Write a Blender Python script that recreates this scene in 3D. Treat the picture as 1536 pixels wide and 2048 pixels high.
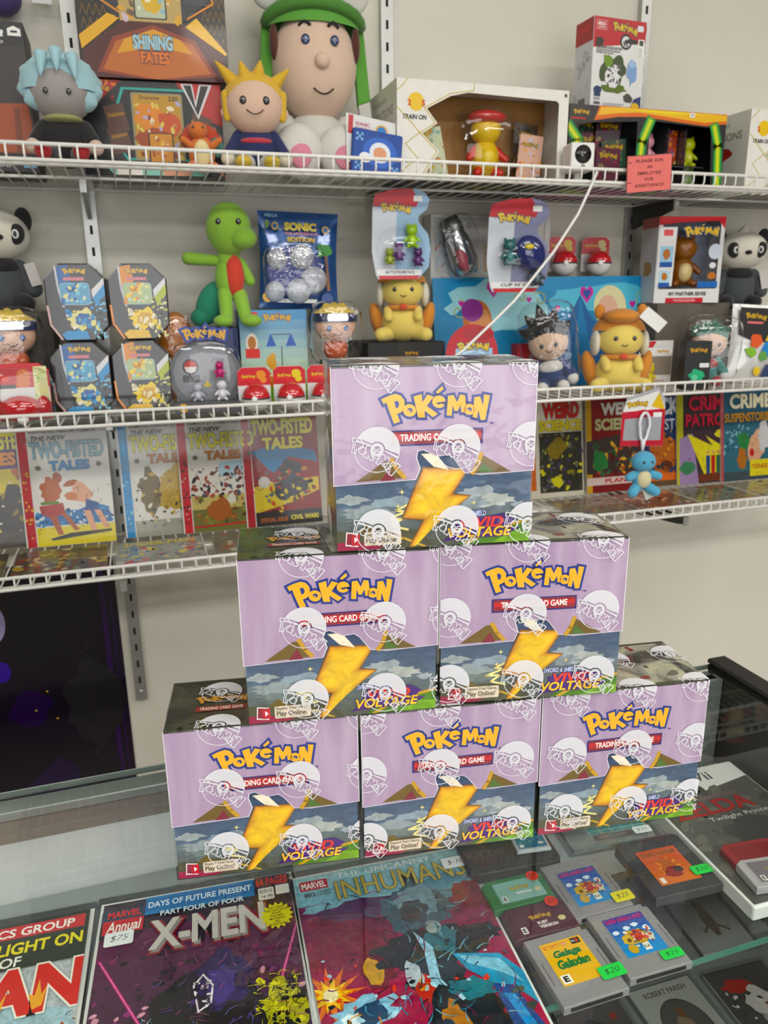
import bpy, bmesh, math, random
from mathutils import Vector, Matrix, Euler
from mathutils.geometry import tessellate_polygon

for _o in list(bpy.data.objects):
    bpy.data.objects.remove(_o)
scene = bpy.context.scene
COL = scene.collection
R = math.radians

# ---------------------------------------------------------------- camera
# world: X runs along the shop wall to the right, Y towards the wall, Z up
CAM_Z = 1.419
PITCH, ROLL, YAW = R(15.46), R(-0.686), R(17.64)
fw = Vector((math.sin(YAW) * math.cos(PITCH), math.cos(YAW) * math.cos(PITCH), -math.sin(PITCH)))
rt0 = Vector((math.cos(YAW), -math.sin(YAW), 0))
dn0 = fw.cross(rt0)
rt = rt0 * math.cos(ROLL) - dn0 * math.sin(ROLL)
dn = rt0 * math.sin(ROLL) + dn0 * math.cos(ROLL)
cam_data = bpy.data.cameras.new('camera')
cam = bpy.data.objects.new('camera', cam_data)
COL.objects.link(cam)
M4 = Matrix.Identity(4)
for i in range(3):
    M4[i][0], M4[i][1], M4[i][2] = rt[i], -dn[i], -fw[i]
M4.translation = Vector((0, 0, CAM_Z))
cam.matrix_world = M4
cam_data.sensor_fit = 'VERTICAL'
cam_data.sensor_height = 36
cam_data.lens = 1517.0 / 2048 * 36
cam_data.clip_start = 0.02
cam_data.dof.use_dof = True
cam_data.dof.focus_distance = 0.58
cam_data.dof.aperture_fstop = 16
scene.camera = cam

# ---------------------------------------------------------------- world, exposure
world = bpy.data.worlds.new('shop_air')
scene.world = world
world.use_nodes = True
world.node_tree.nodes['Background'].inputs[0].default_value = (0.9, 0.95, 1, 1)
world.node_tree.nodes['Background'].inputs[1].default_value = 0.05
scene.view_settings.view_transform = 'Standard'
scene.view_settings.look = 'None'
scene.view_settings.gamma = 1
scene.view_settings.use_curve_mapping = False
scene.view_settings.exposure = 0.20

# ceiling troffers: (x, y, watts)
CEIL = 2.75
TROFFERS = [(-1.3, 0.1, 5), (0.45, 0.1, 5), (2.2, 0.1, 5), (-1.3, -1.5, 28), (0.45, -1.5, 28), (2.2, -1.5, 28)]
for _x, _y, _w in TROFFERS:
    ld = bpy.data.lights.new('troffer_light', 'AREA')
    ld.shape = 'RECTANGLE'; ld.size = 1.15; ld.size_y = 0.55; ld.energy = _w; ld.color = (1.0, 0.985, 0.965)
    lo = bpy.data.objects.new('troffer_light', ld)
    lo.location = (_x, _y, CEIL - 0.055)
    COL.objects.link(lo)

# unseen area light, added as window daylight to brighten the lower wall
ld = bpy.data.lights.new('added_window_light', 'AREA')
ld.shape = 'RECTANGLE'; ld.size = 2.8; ld.size_y = 1.5; ld.energy = 22; ld.color = (0.97, 0.985, 1.0)
lo = bpy.data.objects.new('added_window_light', ld)
lo.location = (0.3, -3.06, 1.35); lo.rotation_euler = (R(90), 0, 0)
COL.objects.link(lo)

# ---------------------------------------------------------------- colour and materials
def lin(c):
    if isinstance(c, str):
        c = c.lstrip('#')
        v = [int(c[i:i + 2], 16) / 255 for i in (0, 2, 4)]
        v = [x / 12.92 if x <= 0.04045 else ((x + 0.055) / 1.055) ** 2.4 for x in v]
        return (v[0], v[1], v[2], 1)
    return (c[0], c[1], c[2], 1)

MATS = {}
def _new(name):
    m = bpy.data.materials.new(name); m.use_nodes = True
    nt = m.node_tree
    return m, nt, nt.nodes, nt.links, nt.nodes['Principled BSDF']

def mat(col, rough=0.5, metal=0.0, kind='', coat=0.0):
    """plain | plush | hair: one procedural material per colour and finish"""
    key = ('m', col, rough, metal, kind, coat)
    if key in MATS: return MATS[key]
    m, nt, N, L, b = _new('surface_%d' % len(MATS))
    b.inputs['Roughness'].default_value = rough
    b.inputs['Metallic'].default_value = metal
    b.inputs['Coat Weight'].default_value = coat
    b.inputs['Coat Roughness'].default_value = 0.08
    c = lin(col)
    tc = N.new('ShaderNodeTexCoord')
    no = N.new('ShaderNodeTexNoise')
    no.inputs['Scale'].default_value = 900 if kind == 'plush' else 60
    no.inputs['Detail'].default_value = 3
    L.new(tc.outputs['Object'], no.inputs['Vector'])
    rp = N.new('ShaderNodeValToRGB')
    k = 0.80 if kind == 'plush' else 0.94
    rp.color_ramp.elements[0].position = 0.3; rp.color_ramp.elements[1].position = 0.7
    rp.color_ramp.elements[0].color = (c[0] * k, c[1] * k, c[2] * k, 1)
    rp.color_ramp.elements[1].color = c
    L.new(no.outputs['Fac'], rp.inputs['Fac'])
    L.new(rp.outputs['Color'], b.inputs['Base Color'])
    if kind == 'plush':
        b.inputs['Sheen Weight'].default_value = 0.25
        bp = N.new('ShaderNodeBump'); bp.inputs['Strength'].default_value = 0.25; bp.inputs['Distance'].default_value = 0.001
        L.new(no.outputs['Fac'], bp.inputs['Height']); L.new(bp.outputs['Normal'], b.inputs['Normal'])
    MATS[key] = m
    return m

def print_mat(rough=0.4, coat=0.0, paint=0.0):
    """flat print: the ink colours are stored per face on the mesh"""
    key = ('p', rough, coat, paint)
    if key in MATS: return MATS[key]
    m, nt, N, L, b = _new('print_%d' % len(MATS))
    a = N.new('ShaderNodeAttribute'); a.attribute_name = 'Col'
    sat = N.new('ShaderNodeHueSaturation'); sat.inputs['Saturation'].default_value = 1.25
    L.new(a.outputs['Color'], sat.inputs['Color'])
    if paint:
        # brushy ink texture of painted covers
        tc = N.new('ShaderNodeTexCoord'); no = N.new('ShaderNodeTexNoise'); mr = N.new('ShaderNodeMapRange'); hs = N.new('ShaderNodeHueSaturation')
        no.inputs['Scale'].default_value = paint; no.inputs['Detail'].default_value = 6; no.inputs['Distortion'].default_value = 1.8
        mr.inputs['From Min'].default_value = 0.32; mr.inputs['From Max'].default_value = 0.68; mr.inputs['To Min'].default_value = 0.72; mr.inputs['To Max'].default_value = 1.22
        L.new(tc.outputs['Object'], no.inputs['Vector']); L.new(no.outputs['Fac'], mr.inputs['Value'])
        L.new(mr.outputs[0], hs.inputs['Value']); L.new(sat.outputs['Color'], hs.inputs['Color']); L.new(hs.outputs['Color'], b.inputs['Base Color'])
    else:
        L.new(sat.outputs['Color'], b.inputs['Base Color'])
    b.inputs['Roughness'].default_value = rough
    b.inputs['Coat Weight'].default_value = coat
    b.inputs['Coat Roughness'].default_value = 0.06
    MATS[key] = m
    return m

def film_mat(name, strength=1.0, scale=40, bump=0.4, rough=0.06, tint=(0.98, 0.98, 0.98)):
    """clear plastic film: passes light, mirrors a little, crinkled"""
    if name in MATS: return MATS[name]
    m, nt, N, L, b = _new(name)
    N.remove(b)
    out = N['Material Output']
    tr = N.new('ShaderNodeBsdfTransparent'); tr.inputs['Color'].default_value = (*tint, 1)
    gl = N.new('ShaderNodeBsdfGlossy'); gl.inputs['Roughness'].default_value = rough
    fr = N.new('ShaderNodeFresnel'); fr.inputs['IOR'].default_value = 1.45
    mx = N.new('ShaderNodeMixShader')
    ml = N.new('ShaderNodeMath'); ml.operation = 'MULTIPLY'; ml.inputs[1].default_value = strength; ml.use_clamp = True
    tc = N.new('ShaderNodeTexCoord'); no = N.new('ShaderNodeTexNoise')
    no.inputs['Scale'].default_value = scale; no.inputs['Detail'].default_value = 3
    bp = N.new('ShaderNodeBump'); bp.inputs['Strength'].default_value = bump; bp.inputs['Distance'].default_value = 0.004
    L.new(tc.outputs['Object'], no.inputs['Vector']); L.new(no.outputs['Fac'], bp.inputs['Height'])
    L.new(bp.outputs['Normal'], gl.inputs['Normal']); L.new(bp.outputs['Normal'], fr.inputs['Normal'])
    ge = N.new('ShaderNodeNewGeometry'); sb = N.new('ShaderNodeMath'); sb.operation = 'SUBTRACT'; sb.inputs[0].default_value = 1
    m2 = N.new('ShaderNodeMath'); m2.operation = 'MULTIPLY'
    L.new(ge.outputs['Backfacing'], sb.inputs[1]); L.new(fr.outputs['Fac'], m2.inputs[0]); L.new(sb.outputs[0], m2.inputs[1])
    L.new(m2.outputs[0], ml.inputs[0]); L.new(ml.outputs[0], mx.inputs['Fac'])
    L.new(tr.outputs[0], mx.inputs[1]); L.new(gl.outputs[0], mx.inputs[2]); L.new(mx.outputs[0], out.inputs['Surface'])
    MATS[name] = m
    return m

def glass_mat(name, tint):
    return film_mat(name, 1.0, 1, 0.0, 0.01, tint)

def noise_mat(name, cols, scale=8, stretch=(1, 1, 1), rough=0.5, coat=0.0, detail=5, rot=(0, 0, 0), metal=0, distort=0.0):
    """ramp of printed or painted colours driven by stretched noise"""
    if name in MATS: return MATS[name]
    m, nt, N, L, b = _new(name)
    b.inputs['Roughness'].default_value = rough; b.inputs['Coat Weight'].default_value = coat; b.inputs['Metallic'].default_value = metal
    b.inputs['Coat Roughness'].default_value = 0.06
    tc = N.new('ShaderNodeTexCoord'); mp = N.new('ShaderNodeMapping'); no = N.new('ShaderNodeTexNoise'); rp = N.new('ShaderNodeValToRGB')
    mp.inputs['Scale'].default_value = stretch; mp.inputs['Rotation'].default_value = rot
    no.inputs['Scale'].default_value = scale; no.inputs['Detail'].default_value = detail; no.inputs['Distortion'].default_value = distort
    e = rp.color_ramp.elements
    while len(e) < len(cols): e.new(0.5)
    for i, c in enumerate(cols):
        e[i].position = 0.28 + 0.44 * i / max(1, len(cols) - 1); e[i].color = lin(c)
    L.new(tc.outputs['Object'], mp.inputs['Vector']); L.new(mp.outputs[0], no.inputs['Vector'])
    L.new(no.outputs['Fac'], rp.inputs['Fac']); L.new(rp.outputs['Color'], b.inputs['Base Color'])
    MATS[name] = m
    return m

def emit_mat(name, col, s):
    if name in MATS: return MATS[name]
    m, nt, N, L, b = _new(name)
    b.inputs['Base Color'].default_value = lin(col)
    b.inputs['Emission Color'].default_value = lin(col); b.inputs['Emission Strength'].default_value = s
    MATS[name] = m
    return m

# ---------------------------------------------------------------- object helpers
def thing(name, label, cat, loc=(0, 0, 0), rot=(0, 0, 0), group=None):
    o = bpy.data.objects.new(name, None)
    o.empty_display_size = 0.02
    COL.objects.link(o)
    o.location = loc
    o.rotation_euler = rot if isinstance(rot, (tuple, list)) else (0, 0, rot)
    o['label'] = label; o['category'] = cat
    if group: o['group'] = group
    return o

def link(name, me, material, parent=None, loc=(0, 0, 0), rot=(0, 0, 0), smooth=False):
    if material and not me.materials: me.materials.append(material)
    if smooth:
        for p in me.polygons: p.use_smooth = True
    o = bpy.data.objects.new(name, me)
    COL.objects.link(o)
    o.location = loc; o.rotation_euler = rot
    if parent: o.parent = parent
    return o

def struct(o, label, cat=None):
    o['kind'] = 'structure'; o['label'] = label
    return o

def box_me(x0, x1, y0, y1, z0, z1, bev=0.0, seg=1):
    bm = bmesh.new()
    vs = [bm.verts.new((x, y, z)) for x in (x0, x1) for y in (y0, y1) for z in (z0, z1)]
    for f in ((0, 1, 3, 2), (4, 6, 7, 5), (0, 4, 5, 1), (2, 3, 7, 6), (0, 2, 6, 4), (1, 5, 7, 3)):
        bm.faces.new([vs[i] for i in f])
    if bev > 0:
        bmesh.ops.bevel(bm, geom=bm.edges[:], offset=bev, segments=seg, affect='EDGES', profile=0.5)
    bmesh.ops.recalc_face_normals(bm, faces=bm.faces[:])
    me = bpy.data.meshes.new('box'); bm.to_mesh(me); bm.free()
    return me

def box(name, x0, x1, y0, y1, z0, z1, m, parent=None, bev=0.0, seg=1, loc=(0, 0, 0), rot=(0, 0, 0)):
    return link(name, box_me(x0, x1, y0, y1, z0, z1, bev, seg), m, parent, loc, rot)

def prism_me(pts, y0, y1, bev=0.0):
    """outline in x,z pushed from y0 (front) to y1 (back)"""
    bm = bmesh.new()
    a = [bm.verts.new((x, y0, z)) for x, z in pts]; b = [bm.verts.new((x, y1, z)) for x, z in pts]
    bm.faces.new(a); bm.faces.new(b[::-1])
    n = len(pts)
    for i in range(n): bm.faces.new((a[i], b[i], b[(i + 1) % n], a[(i + 1) % n]))
    bmesh.ops.recalc_face_normals(bm, faces=bm.faces[:])
    if bev > 0:
        ed = [e for e in bm.edges if abs(e.verts[0].co.y - e.verts[1].co.y) < 1e-7]
        bmesh.ops.bevel(bm, geom=ed, offset=bev, segments=2, affect='EDGES', profile=0.5)
    me = bpy.data.meshes.new('prism'); bm.to_mesh(me); bm.free()
    return me

class CM:
    """mesh collector; every face keeps its own ink or dye colour"""
    def __init__(s): s.v = []; s.f = []; s.c = []
    def add(s, vs, fs, col='#ffffff'):
        o = len(s.v); s.v += [tuple(v) for v in vs]; c = lin(col)
        for f in fs: s.f.append(tuple(i + o for i in f)); s.c.append(c)
    def ell(s, c, r, col='#ffffff', n=20, m=12, rot=None, zmin=-1.0, zmax=1.0, wob=0.0, seed=0):
        rg = random.Random(seed); vs = []; fs = []
        a0, a1 = math.asin(zmin), math.asin(zmax)
        E = Euler(rot).to_matrix() if rot else None
        for j in range(m + 1):
            t = a0 + (a1 - a0) * j / m
            for i in range(n):
                p = 2 * math.pi * i / n; k = 1 + wob * (rg.random() - 0.5)
                v = Vector((r[0] * math.cos(t) * math.cos(p) * k, r[1] * math.cos(t) * math.sin(p) * k, r[2] * math.sin(t) * k))
                if E: v = E @ v
                vs.append(v + Vector(c))
        for j in range(m):
            for i in range(n):
                a = j * n + i; b = j * n + (i + 1) % n
                fs.append((a, b, b + n, a + n))
        s.add(vs, fs, col); return s
    def tube(s, pts, r, col='#ffffff', n=10, caps=True):
        rs = r if isinstance(r, (list, tuple)) else [r] * len(pts)
        P = [Vector(p) for p in pts]; vs = []; fs = []; up = None
        for k, p in enumerate(P):
            d = (P[min(k + 1, len(P) - 1)] - P[max(k - 1, 0)]).normalized()
            if up is None:
                up = Vector((0, 0, 1)) if abs(d.z) < 0.9 else Vector((1, 0, 0))
            u = (up - d * up.dot(d)).normalized(); w = d.cross(u); up = u
            for i in range(n):
                a = 2 * math.pi * i / n
                vs.append(p + (u * math.cos(a) + w * math.sin(a)) * rs[k])
        for k in range(len(P) - 1):
            for i in range(n):
                a = k * n + i; b = k * n + (i + 1) % n
                fs.append((a, b, b + n, a + n))
        if caps:
            fs.append(tuple(range(n))[::-1]); fs.append(tuple(range((len(P) - 1) * n, len(P) * n)))
        s.add(vs, fs, col); return s
    def limb(s, p0, p1, r0, r1, col='#ffffff', bend=(0, 0, 0)):
        p0, p1, bd = Vector(p0), Vector(p1), Vector(bend); pts = []; rs = []
        d = (p1 - p0).normalized()
        for k in range(-3, 12):
            if k < 0:
                a = (k + 3) / 3 * math.pi / 2; pts.append(p0 - d * r0 * math.cos(a)); rs.append(max(r0 * math.sin(a), r0 * 0.05))
            elif k <= 8:
                t = k / 8; pts.append(p0.lerp(p1, t) + bd * math.sin(math.pi * t)); rs.append(r0 + (r1 - r0) * t)
            else:
                a = (k - 8) / 3 * math.pi / 2; pts.append(p1 + d * r1 * math.sin(a)); rs.append(max(r1 * math.cos(a), r1 * 0.05))
        return s.tube(pts, rs, col, 12)
    def cone(s, base, tip, r, col='#ffffff', n=8, bend=(0, 0, 0)):
        b, t, bd = Vector(base), Vector(tip), Vector(bend)
        return s.tube([b.lerp(t, k / 5) + bd * math.sin(math.pi * k / 5 * 0.5) ** 2 for k in range(6)], [r * (1 - k / 5) ** 0.8 + 0.0004 for k in range(6)], col, n)
    def bx(s, x0, x1, y0, y1, z0, z1, col='#ffffff'):
        vs = [(x, y, z) for x in (x0, x1) for y in (y0, y1) for z in (z0, z1)]
        s.add(vs, ((0, 1, 3, 2), (4, 6, 7, 5), (0, 4, 5, 1), (2, 3, 7, 6), (0, 2, 6, 4), (1, 5, 7, 3)), col); return s
    def mesh(s):
        me = bpy.data.meshes.new('form')
        me.from_pydata(s.v, [], s.f)
        at = me.color_attributes.new('Col', 'FLOAT_COLOR', 'CORNER')
        buf = []
        for p, c in zip(me.polygons, s.c): buf += list(c) * p.loop_total
        at.data.foreach_set('color', buf)
        me.update()
        return me
    def build(s, name, m=None, parent=None, loc=(0, 0, 0), rot=(0, 0, 0), smooth=True):
        return link(name, s.mesh(), m or print_mat(0.5), parent, loc, rot, smooth)

# ---------------------------------------------------------------- lettering
_TXT = {}
def text_tris(s, bold=0.0, shear=0.0):
    key = (s, bold, shear)
    if key in _TXT: return _TXT[key]
    cu = bpy.data.curves.new('lettering', 'FONT'); cu.body = s; cu.size = 1; cu.offset = bold; cu.shear = shear; cu.resolution_u = 3
    cu.fill_mode = 'FRONT'
    o = bpy.data.objects.new('lettering', cu); COL.objects.link(o)
    dg = bpy.context.evaluated_depsgraph_get()
    ev = o.evaluated_get(dg); me = ev.to_mesh()
    vs = [(v.co.x, v.co.y) for v in me.vertices]; fs = [tuple(p.vertices) for p in me.polygons]
    ev.to_mesh_clear()
    bpy.data.objects.remove(o); bpy.data.curves.remove(cu)
    _TXT[key] = (vs, fs)
    return vs, fs

def area2(p): return sum(p[i][0] * p[(i + 1) % len(p)][1] - p[(i + 1) % len(p)][0] * p[i][1] for i in range(len(p)))
def offset_poly(p, d):
    if area2(p) < 0: p = p[::-1]
    n = len(p); out = []
    for i in range(n):
        a, b, c = Vector(p[i - 1]), Vector(p[i]), Vector(p[(i + 1) % n])
        e1, e2 = (b - a), (c - b)
        if e1.length < 1e-9 or e2.length < 1e-9: out.append(tuple(b)); continue
        e1.normalize(); e2.normalize()
        n1, n2 = Vector((e1.y, -e1.x)), Vector((e2.y, -e2.x))
        m = n1 + n2
        if m.length < 0.3: m = n1
        m.normalize(); k = min(1 / max(m.dot(n1), 0.45), 1.6)
        out.append(tuple(b + m * d * k))
    return out

def ring(cx, cy, rx, ry, n=20, a0=0, a1=360):
    k = n if abs(a1 - a0) == 360 else n + 1
    return [(cx + rx * math.cos(R(a0 + (a1 - a0) * i / n)), cy + ry * math.sin(R(a0 + (a1 - a0) * i / n))) for i in range(k)]

# the wordmark, letter by letter (drawn units, x right, y up)
def _rc(pts): return [((x - 405) / 745, (590 - (y + 0.055 * (x - 780))) / 745) for x, y in pts]
LOGO = [
    _rc([(430, 412), (470, 392), (520, 374), (556, 384), (580, 414), (582, 452), (564, 488), (532, 503), (552, 552), (512, 566), (478, 476), (464, 432), (446, 442)]),
    _rc(ring(614, 478, 43, 40)),
    _rc([(640, 388), (692, 372), (698, 424), (730, 374), (772, 386), (726, 446), (798, 496), (768, 518), (712, 478), (716, 522), (670, 522)]),
    _rc(ring(806, 418, 44, 40, 16, -8, -330) + ring(806, 418, 19, 17, 10, -330, -190) + [(790, 424), (848, 414)]),
    _rc([(858, 504), (866, 378), (902, 372), (926, 418), (946, 368), (978, 372), (990, 476), (956, 484), (950, 436), (930, 474), (910, 474), (896, 436), (892, 506)]),
    _rc(ring(1008, 462, 38, 36)),
    _rc([(1040, 382), (1078, 376), (1100, 436), (1104, 362), (1144, 368), (1116, 528), (1086, 530), (1068, 462), (1060, 518), (1032, 512)]),
]
LOGO_ACC = _rc([(786, 356), (826, 316), (836, 336), (800, 366)])
LOGO_HOLES = [_rc([(515, 422), (536, 418), (548, 438), (540, 462), (524, 466)]), _rc(ring(617, 476, 17, 15, 12)), _rc(ring(1010, 462, 15, 14, 12))]
LOGO_DOTS = [_rc(ring(612, 482, 8, 7, 8)), _rc(ring(1006, 468, 7, 6, 8))]

def rotpts(p, a, s=1, dx=0, dy=0):
    c, n = math.cos(a), math.sin(a)
    return [((x * c - y * n) * s + dx, (x * n + y * c) * s + dy) for x, y in p]

class Canvas:
    """flat print on a face: x across, z up, seen from -y; u,v are fractions of the face; ink layers 0.02 mm apart"""
    EPS = 2.2e-5
    def __init__(s, w, h, bg=None, clip=True):
        s.w, s.h = w, h; s.cm = CM(); s.k = 0; s.clip = clip
        if bg: s.rect(0, 0, 1, 1, bg)
    def _cl(s, p):
        if not s.clip: return p
        for ax, lim, sg in ((0, 0, 1), (0, s.w, -1), (1, 0, 1), (1, s.h, -1)):
            o = []
            for i in range(len(p)):
                a, b = p[i - 1], p[i]; da, db = (a[ax] - lim) * sg, (b[ax] - lim) * sg
                if (da >= 0) != (db >= 0):
                    t = da / (da - db); o.append((a[0] + (b[0] - a[0]) * t, a[1] + (b[1] - a[1]) * t))
                if db >= 0: o.append(b)
            p = o
            if len(p) < 3: return []
        return p
    def raw(s, polys, col):
        y = -s.k * s.EPS; s.k += 1
        for p in polys:
            if area2(p) < 0: p = p[::-1]
            concave = len(p) > 4
            tris = [p]
            if concave and s.clip and any(x < 0 or x > s.w or z < 0 or z > s.h for x, z in p):
                tris = [[p[i] for i in t] for t in tessellate_polygon([[Vector((x, z, 0)) for x, z in p]])]
            for q in tris:
                if area2(q) < 0: q = q[::-1]
                q = s._cl(q)
                if len(q) >= 3 and abs(area2(q)) > 1e-12:
                    s.cm.add([(x - s.w / 2, y, z) for x, z in q], [tuple(range(len(q)))], col)
        return s
    def P(s, pts): return [(u * s.w, v * s.h) for u, v in pts]
    def poly(s, pts, col): return s.raw([s.P(pts)], col)
    def rect(s, u0, v0, u1, v1, col): return s.poly([(u0, v0), (u1, v0), (u1, v1), (u0, v1)], col)
    def rrect(s, u0, v0, u1, v1, r, col):
        x0, x1, z0, z1 = u0 * s.w, u1 * s.w, v0 * s.h, v1 * s.h; p = []
        for cx, cz, a in ((x1 - r, z0 + r, -90), (x1 - r, z1 - r, 0), (x0 + r, z1 - r, 90), (x0 + r, z0 + r, 180)):
            p += ring(cx, cz, r, r, 4, a, a + 90)
        return s.raw([p], col)
    def ell(s, u, v, ru, rv, col, n=24, a=0):
        p = rotpts(ring(0, 0, ru * s.w, rv * s.h, n), R(a), 1, u * s.w, v * s.h); return s.raw([p], col)
    def circ(s, u, v, r, col, n=24): return s.raw([ring(u * s.w, v * s.h, r, r, n)], col)
    def line(s, pts, wd, col):
        q = s.P(pts); ps = []
        for a, b in zip(q, q[1:]):
            d = Vector((b[0] - a[0], b[1] - a[1]))
            if d.length < 1e-9: continue
            d.normalize(); n = (-d.y * wd / 2, d.x * wd / 2); e = (d.x * wd * 0.3, d.y * wd * 0.3)
            ps.append([(a[0] - n[0] - e[0], a[1] - n[1] - e[1]), (b[0] - n[0] + e[0], b[1] - n[1] + e[1]), (b[0] + n[0] + e[0], b[1] + n[1] + e[1]), (a[0] + n[0] - e[0], a[1] + n[1] - e[1])])
        return s.raw(ps, col)
    def stroke(s, polys, wd, col):
        qs = []
        for p in polys:
            if area2(p) < 0: p = p[::-1]
            o = offset_poly(p, wd); n = len(p)
            for i in range(n): qs.append([p[i], o[i], o[(i + 1) % n], p[(i + 1) % n]])
        return s.raw(qs, col)
    def blob(s, u, v, ru, rv, col, seed=0, jag=0.35, n=18, a=0):
        rg = random.Random(seed); p = []
        for i in range(n):
            t = 2 * math.pi * i / n; k = 1 - jag * rg.random()
            p.append((ru * s.w * k * math.cos(t), rv * s.h * k * math.sin(t)))
        return s.raw([rotpts(p, R(a), 1, u * s.w, v * s.h)], col)
    def splats(s, u0, v0, u1, v1, cols, n, size, seed=0, jag=0.5):
        rg = random.Random(seed); by = {}
        for i in range(n):
            cx, cy = (u0 + (u1 - u0) * rg.random()) * s.w, (v0 + (v1 - v0) * rg.random()) * s.h
            r = size * (0.4 + rg.random()); m = rg.randint(6, 10); a = rg.random() * 6.28
            p = [(r * (1 - jag * rg.random()) * math.cos(6.283 * j / m), 0.6 * r * (1 - jag * rg.random()) * math.sin(6.283 * j / m)) for j in range(m)]
            by.setdefault(rg.randrange(len(cols)), []).append(rotpts(p, a, 1, cx, cy))
        for k in sorted(by):
            for p in (by[k],): s.raw(p, cols[k])
        return s
    def hatch(s, u0, v0, u1, v1, cols, n, ln, wd, seed=0, curl=0.6):
        rg = random.Random(seed); by = {}
        for i in range(n):
            x, z = (u0 + (u1 - u0) * rg.random()) * s.w, (v0 + (v1 - v0) * rg.random()) * s.h
            a = rg.random() * 6.28; l = ln * (0.4 + rg.random()); da = curl * (rg.random() - 0.5) * 2; k = rg.randrange(len(cols))
            for j in range(3):
                x2, z2 = x + l / 3 * math.cos(a), z + l / 3 * math.sin(a); w2 = wd * (1, 0.8, 0.4)[j]
                nx, nz = -math.sin(a) * w2, math.cos(a) * w2
                by.setdefault(k, []).append([(x - nx, z - nz), (x2 - nx * 0.7, z2 - nz * 0.7), (x2 + nx * 0.7, z2 + nz * 0.7), (x + nx, z + nz)])
                x, z, a = x2, z2, a + da
        for k in sorted(by): s.raw(by[k], cols[k])
        return s
    def star(s, u, v, r0, r1, n, col, sq=1.0, a=0):
        p = [((r0 if i % 2 else r1) * math.cos(math.pi * i / n + a) + u * s.w, sq * (r0 if i % 2 else r1) * math.sin(math.pi * i / n + a) + v * s.h) for i in range(2 * n)]
        return s.raw([p], col)
    def grad(s, u0, v0, u1, v1, ca, cb, n=8):
        a, b = lin(ca), lin(cb); y = -s.k * s.EPS; s.k += 1
        for i in range(n):
            t = (i + 0.5) / n; c = [a[k] + (b[k] - a[k]) * t for k in range(3)]
            z0, z1 = (v0 + (v1 - v0) * i / n) * s.h, (v0 + (v1 - v0) * (i + 1) / n) * s.h
            x0, x1 = u0 * s.w - s.w / 2, u1 * s.w - s.w / 2
            s.cm.add([(x0, y, z0), (x1, y, z0), (x1, y, z1), (x0, y, z1)], [(0, 1, 2, 3)], c)
        return s
    def txt(s, t, u0, v0, u1, v1, col, out=None, ow=0.05, bold=0.01, shear=0.0, warp=None, a=0):
        vs, fs = text_tris(t, bold, shear)
        if not vs: return s
        xs = [v[0] for v in vs]; ys = [v[1] for v in vs]
        x0, x1, y0, y1 = min(xs), max(xs), min(ys), max(ys)
        X0, X1, Z0, Z1 = u0 * s.w, u1 * s.w, v0 * s.h, v1 * s.h
        cx, cz = (X0 + X1) / 2, (Z0 + Z1) / 2
        def T(p):
            fx, fy = (p[0] - x0) / max(x1 - x0, 1e-6), (p[1] - y0) / max(y1 - y0, 1e-6)
            if warp: fx, fy = warp(fx, fy)
            x, z = X0 + (X1 - X0) * fx, Z0 + (Z1 - Z0) * fy
            if a:
                c, n = math.cos(R(a)), math.sin(R(a)); x, z = cx + (x - cx) * c - (z - cz) * n, cz + (x - cx) * n + (z - cz) * c
            return (x, z)
        if out:
            ov, of = text_tris(t, bold + ow, shear); q = [T(p) for p in ov]
            s.raw([[q[i] for i in f] for f in of], out)
        q = [T(p) for p in vs]
        return s.raw([[q[i] for i in f] for f in fs], col)
    def logo(s, u, v, wd, a=0, fill='#f2b21a', edge='#2b3c86', ew=0.022, hollow=None):
        """wordmark with its lower left at u,v and width wd (fraction)"""
        k = wd * s.w; T = lambda p: rotpts(p, R(a), k, u * s.w, v * s.h)
        L = [T(p) for p in LOGO + [LOGO_ACC]]
        if hollow:
            return s.stroke(L, hollow, fill)
        s.raw([offset_poly(p, ew * k) for p in L], edge)
        s.raw(L, fill)
        s.raw([T(p) for p in LOGO_HOLES], edge)
        return s.raw([T(p) for p in LOGO_DOTS], fill)
    def build(s, name, parent=None, loc=(0, 0, 0), rot=(0, 0, 0), m=None):
        return s.cm.build(name, m or print_mat(0.4), parent, loc, rot, False)

# ---------------------------------------------------------------- the room
WALL_Y = 1.67
wall_m = noise_mat('wall_paint', ['#d6d1c3', '#dcd8cb', '#e0dcd0'], 3, rough=0.7)
wall_g = noise_mat('wall_paint_grey', ['#5c5a57', '#64625f', '#6a6865'], 3, rough=0.7)
struct(box('floor', -2.6, 3.6, -3.2, WALL_Y + 0.1, -0.05, 0, noise_mat('floor_tile', ['#a8a195', '#b4ada1', '#bcb6aa'], 12, rough=0.35)), 'grey vinyl floor of the shop')
struct(box('ceiling', -2.6, 3.6, -3.2, WALL_Y + 0.1, CEIL, CEIL + 0.05, noise_mat('ceiling_tile', ['#d8d8d4', '#e2e2de'], 40, rough=0.8)), 'white tiled ceiling above the shop')
struct(box('wall_back', -2.6, 3.6, WALL_Y, WALL_Y + 0.1, 0, CEIL, wall_m), 'plain off-white wall behind the wire shelves')
struct(box('wall_left', -2.6, -2.5, -3.2, WALL_Y, 0, CEIL, wall_g), 'grey side wall on the left')
struct(box('wall_right', 3.5, 3.6, -3.2, WALL_Y, 0, CEIL, wall_g), 'grey side wall on the right')
struct(box('wall_front', -2.6, 3.6, -3.2, -3.1, 0, CEIL, wall_g), 'grey wall behind the camera')
struct(box('added_window_1', -1.15, 1.75, -3.1, -3.07, 0.55, 2.15, emit_mat('added_glow_pane', '#eef3f7', 0.35)), 'glowing shop window added unseen behind the camera')  # added glowing pane out of view, goes with the added area light
struct(box('trim_1', -1.2, 1.8, -3.1, -3.075, 0.5, 2.2, mat('#4a4a4a', 0.4)), 'dark frame of the added unseen window behind the camera')
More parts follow.
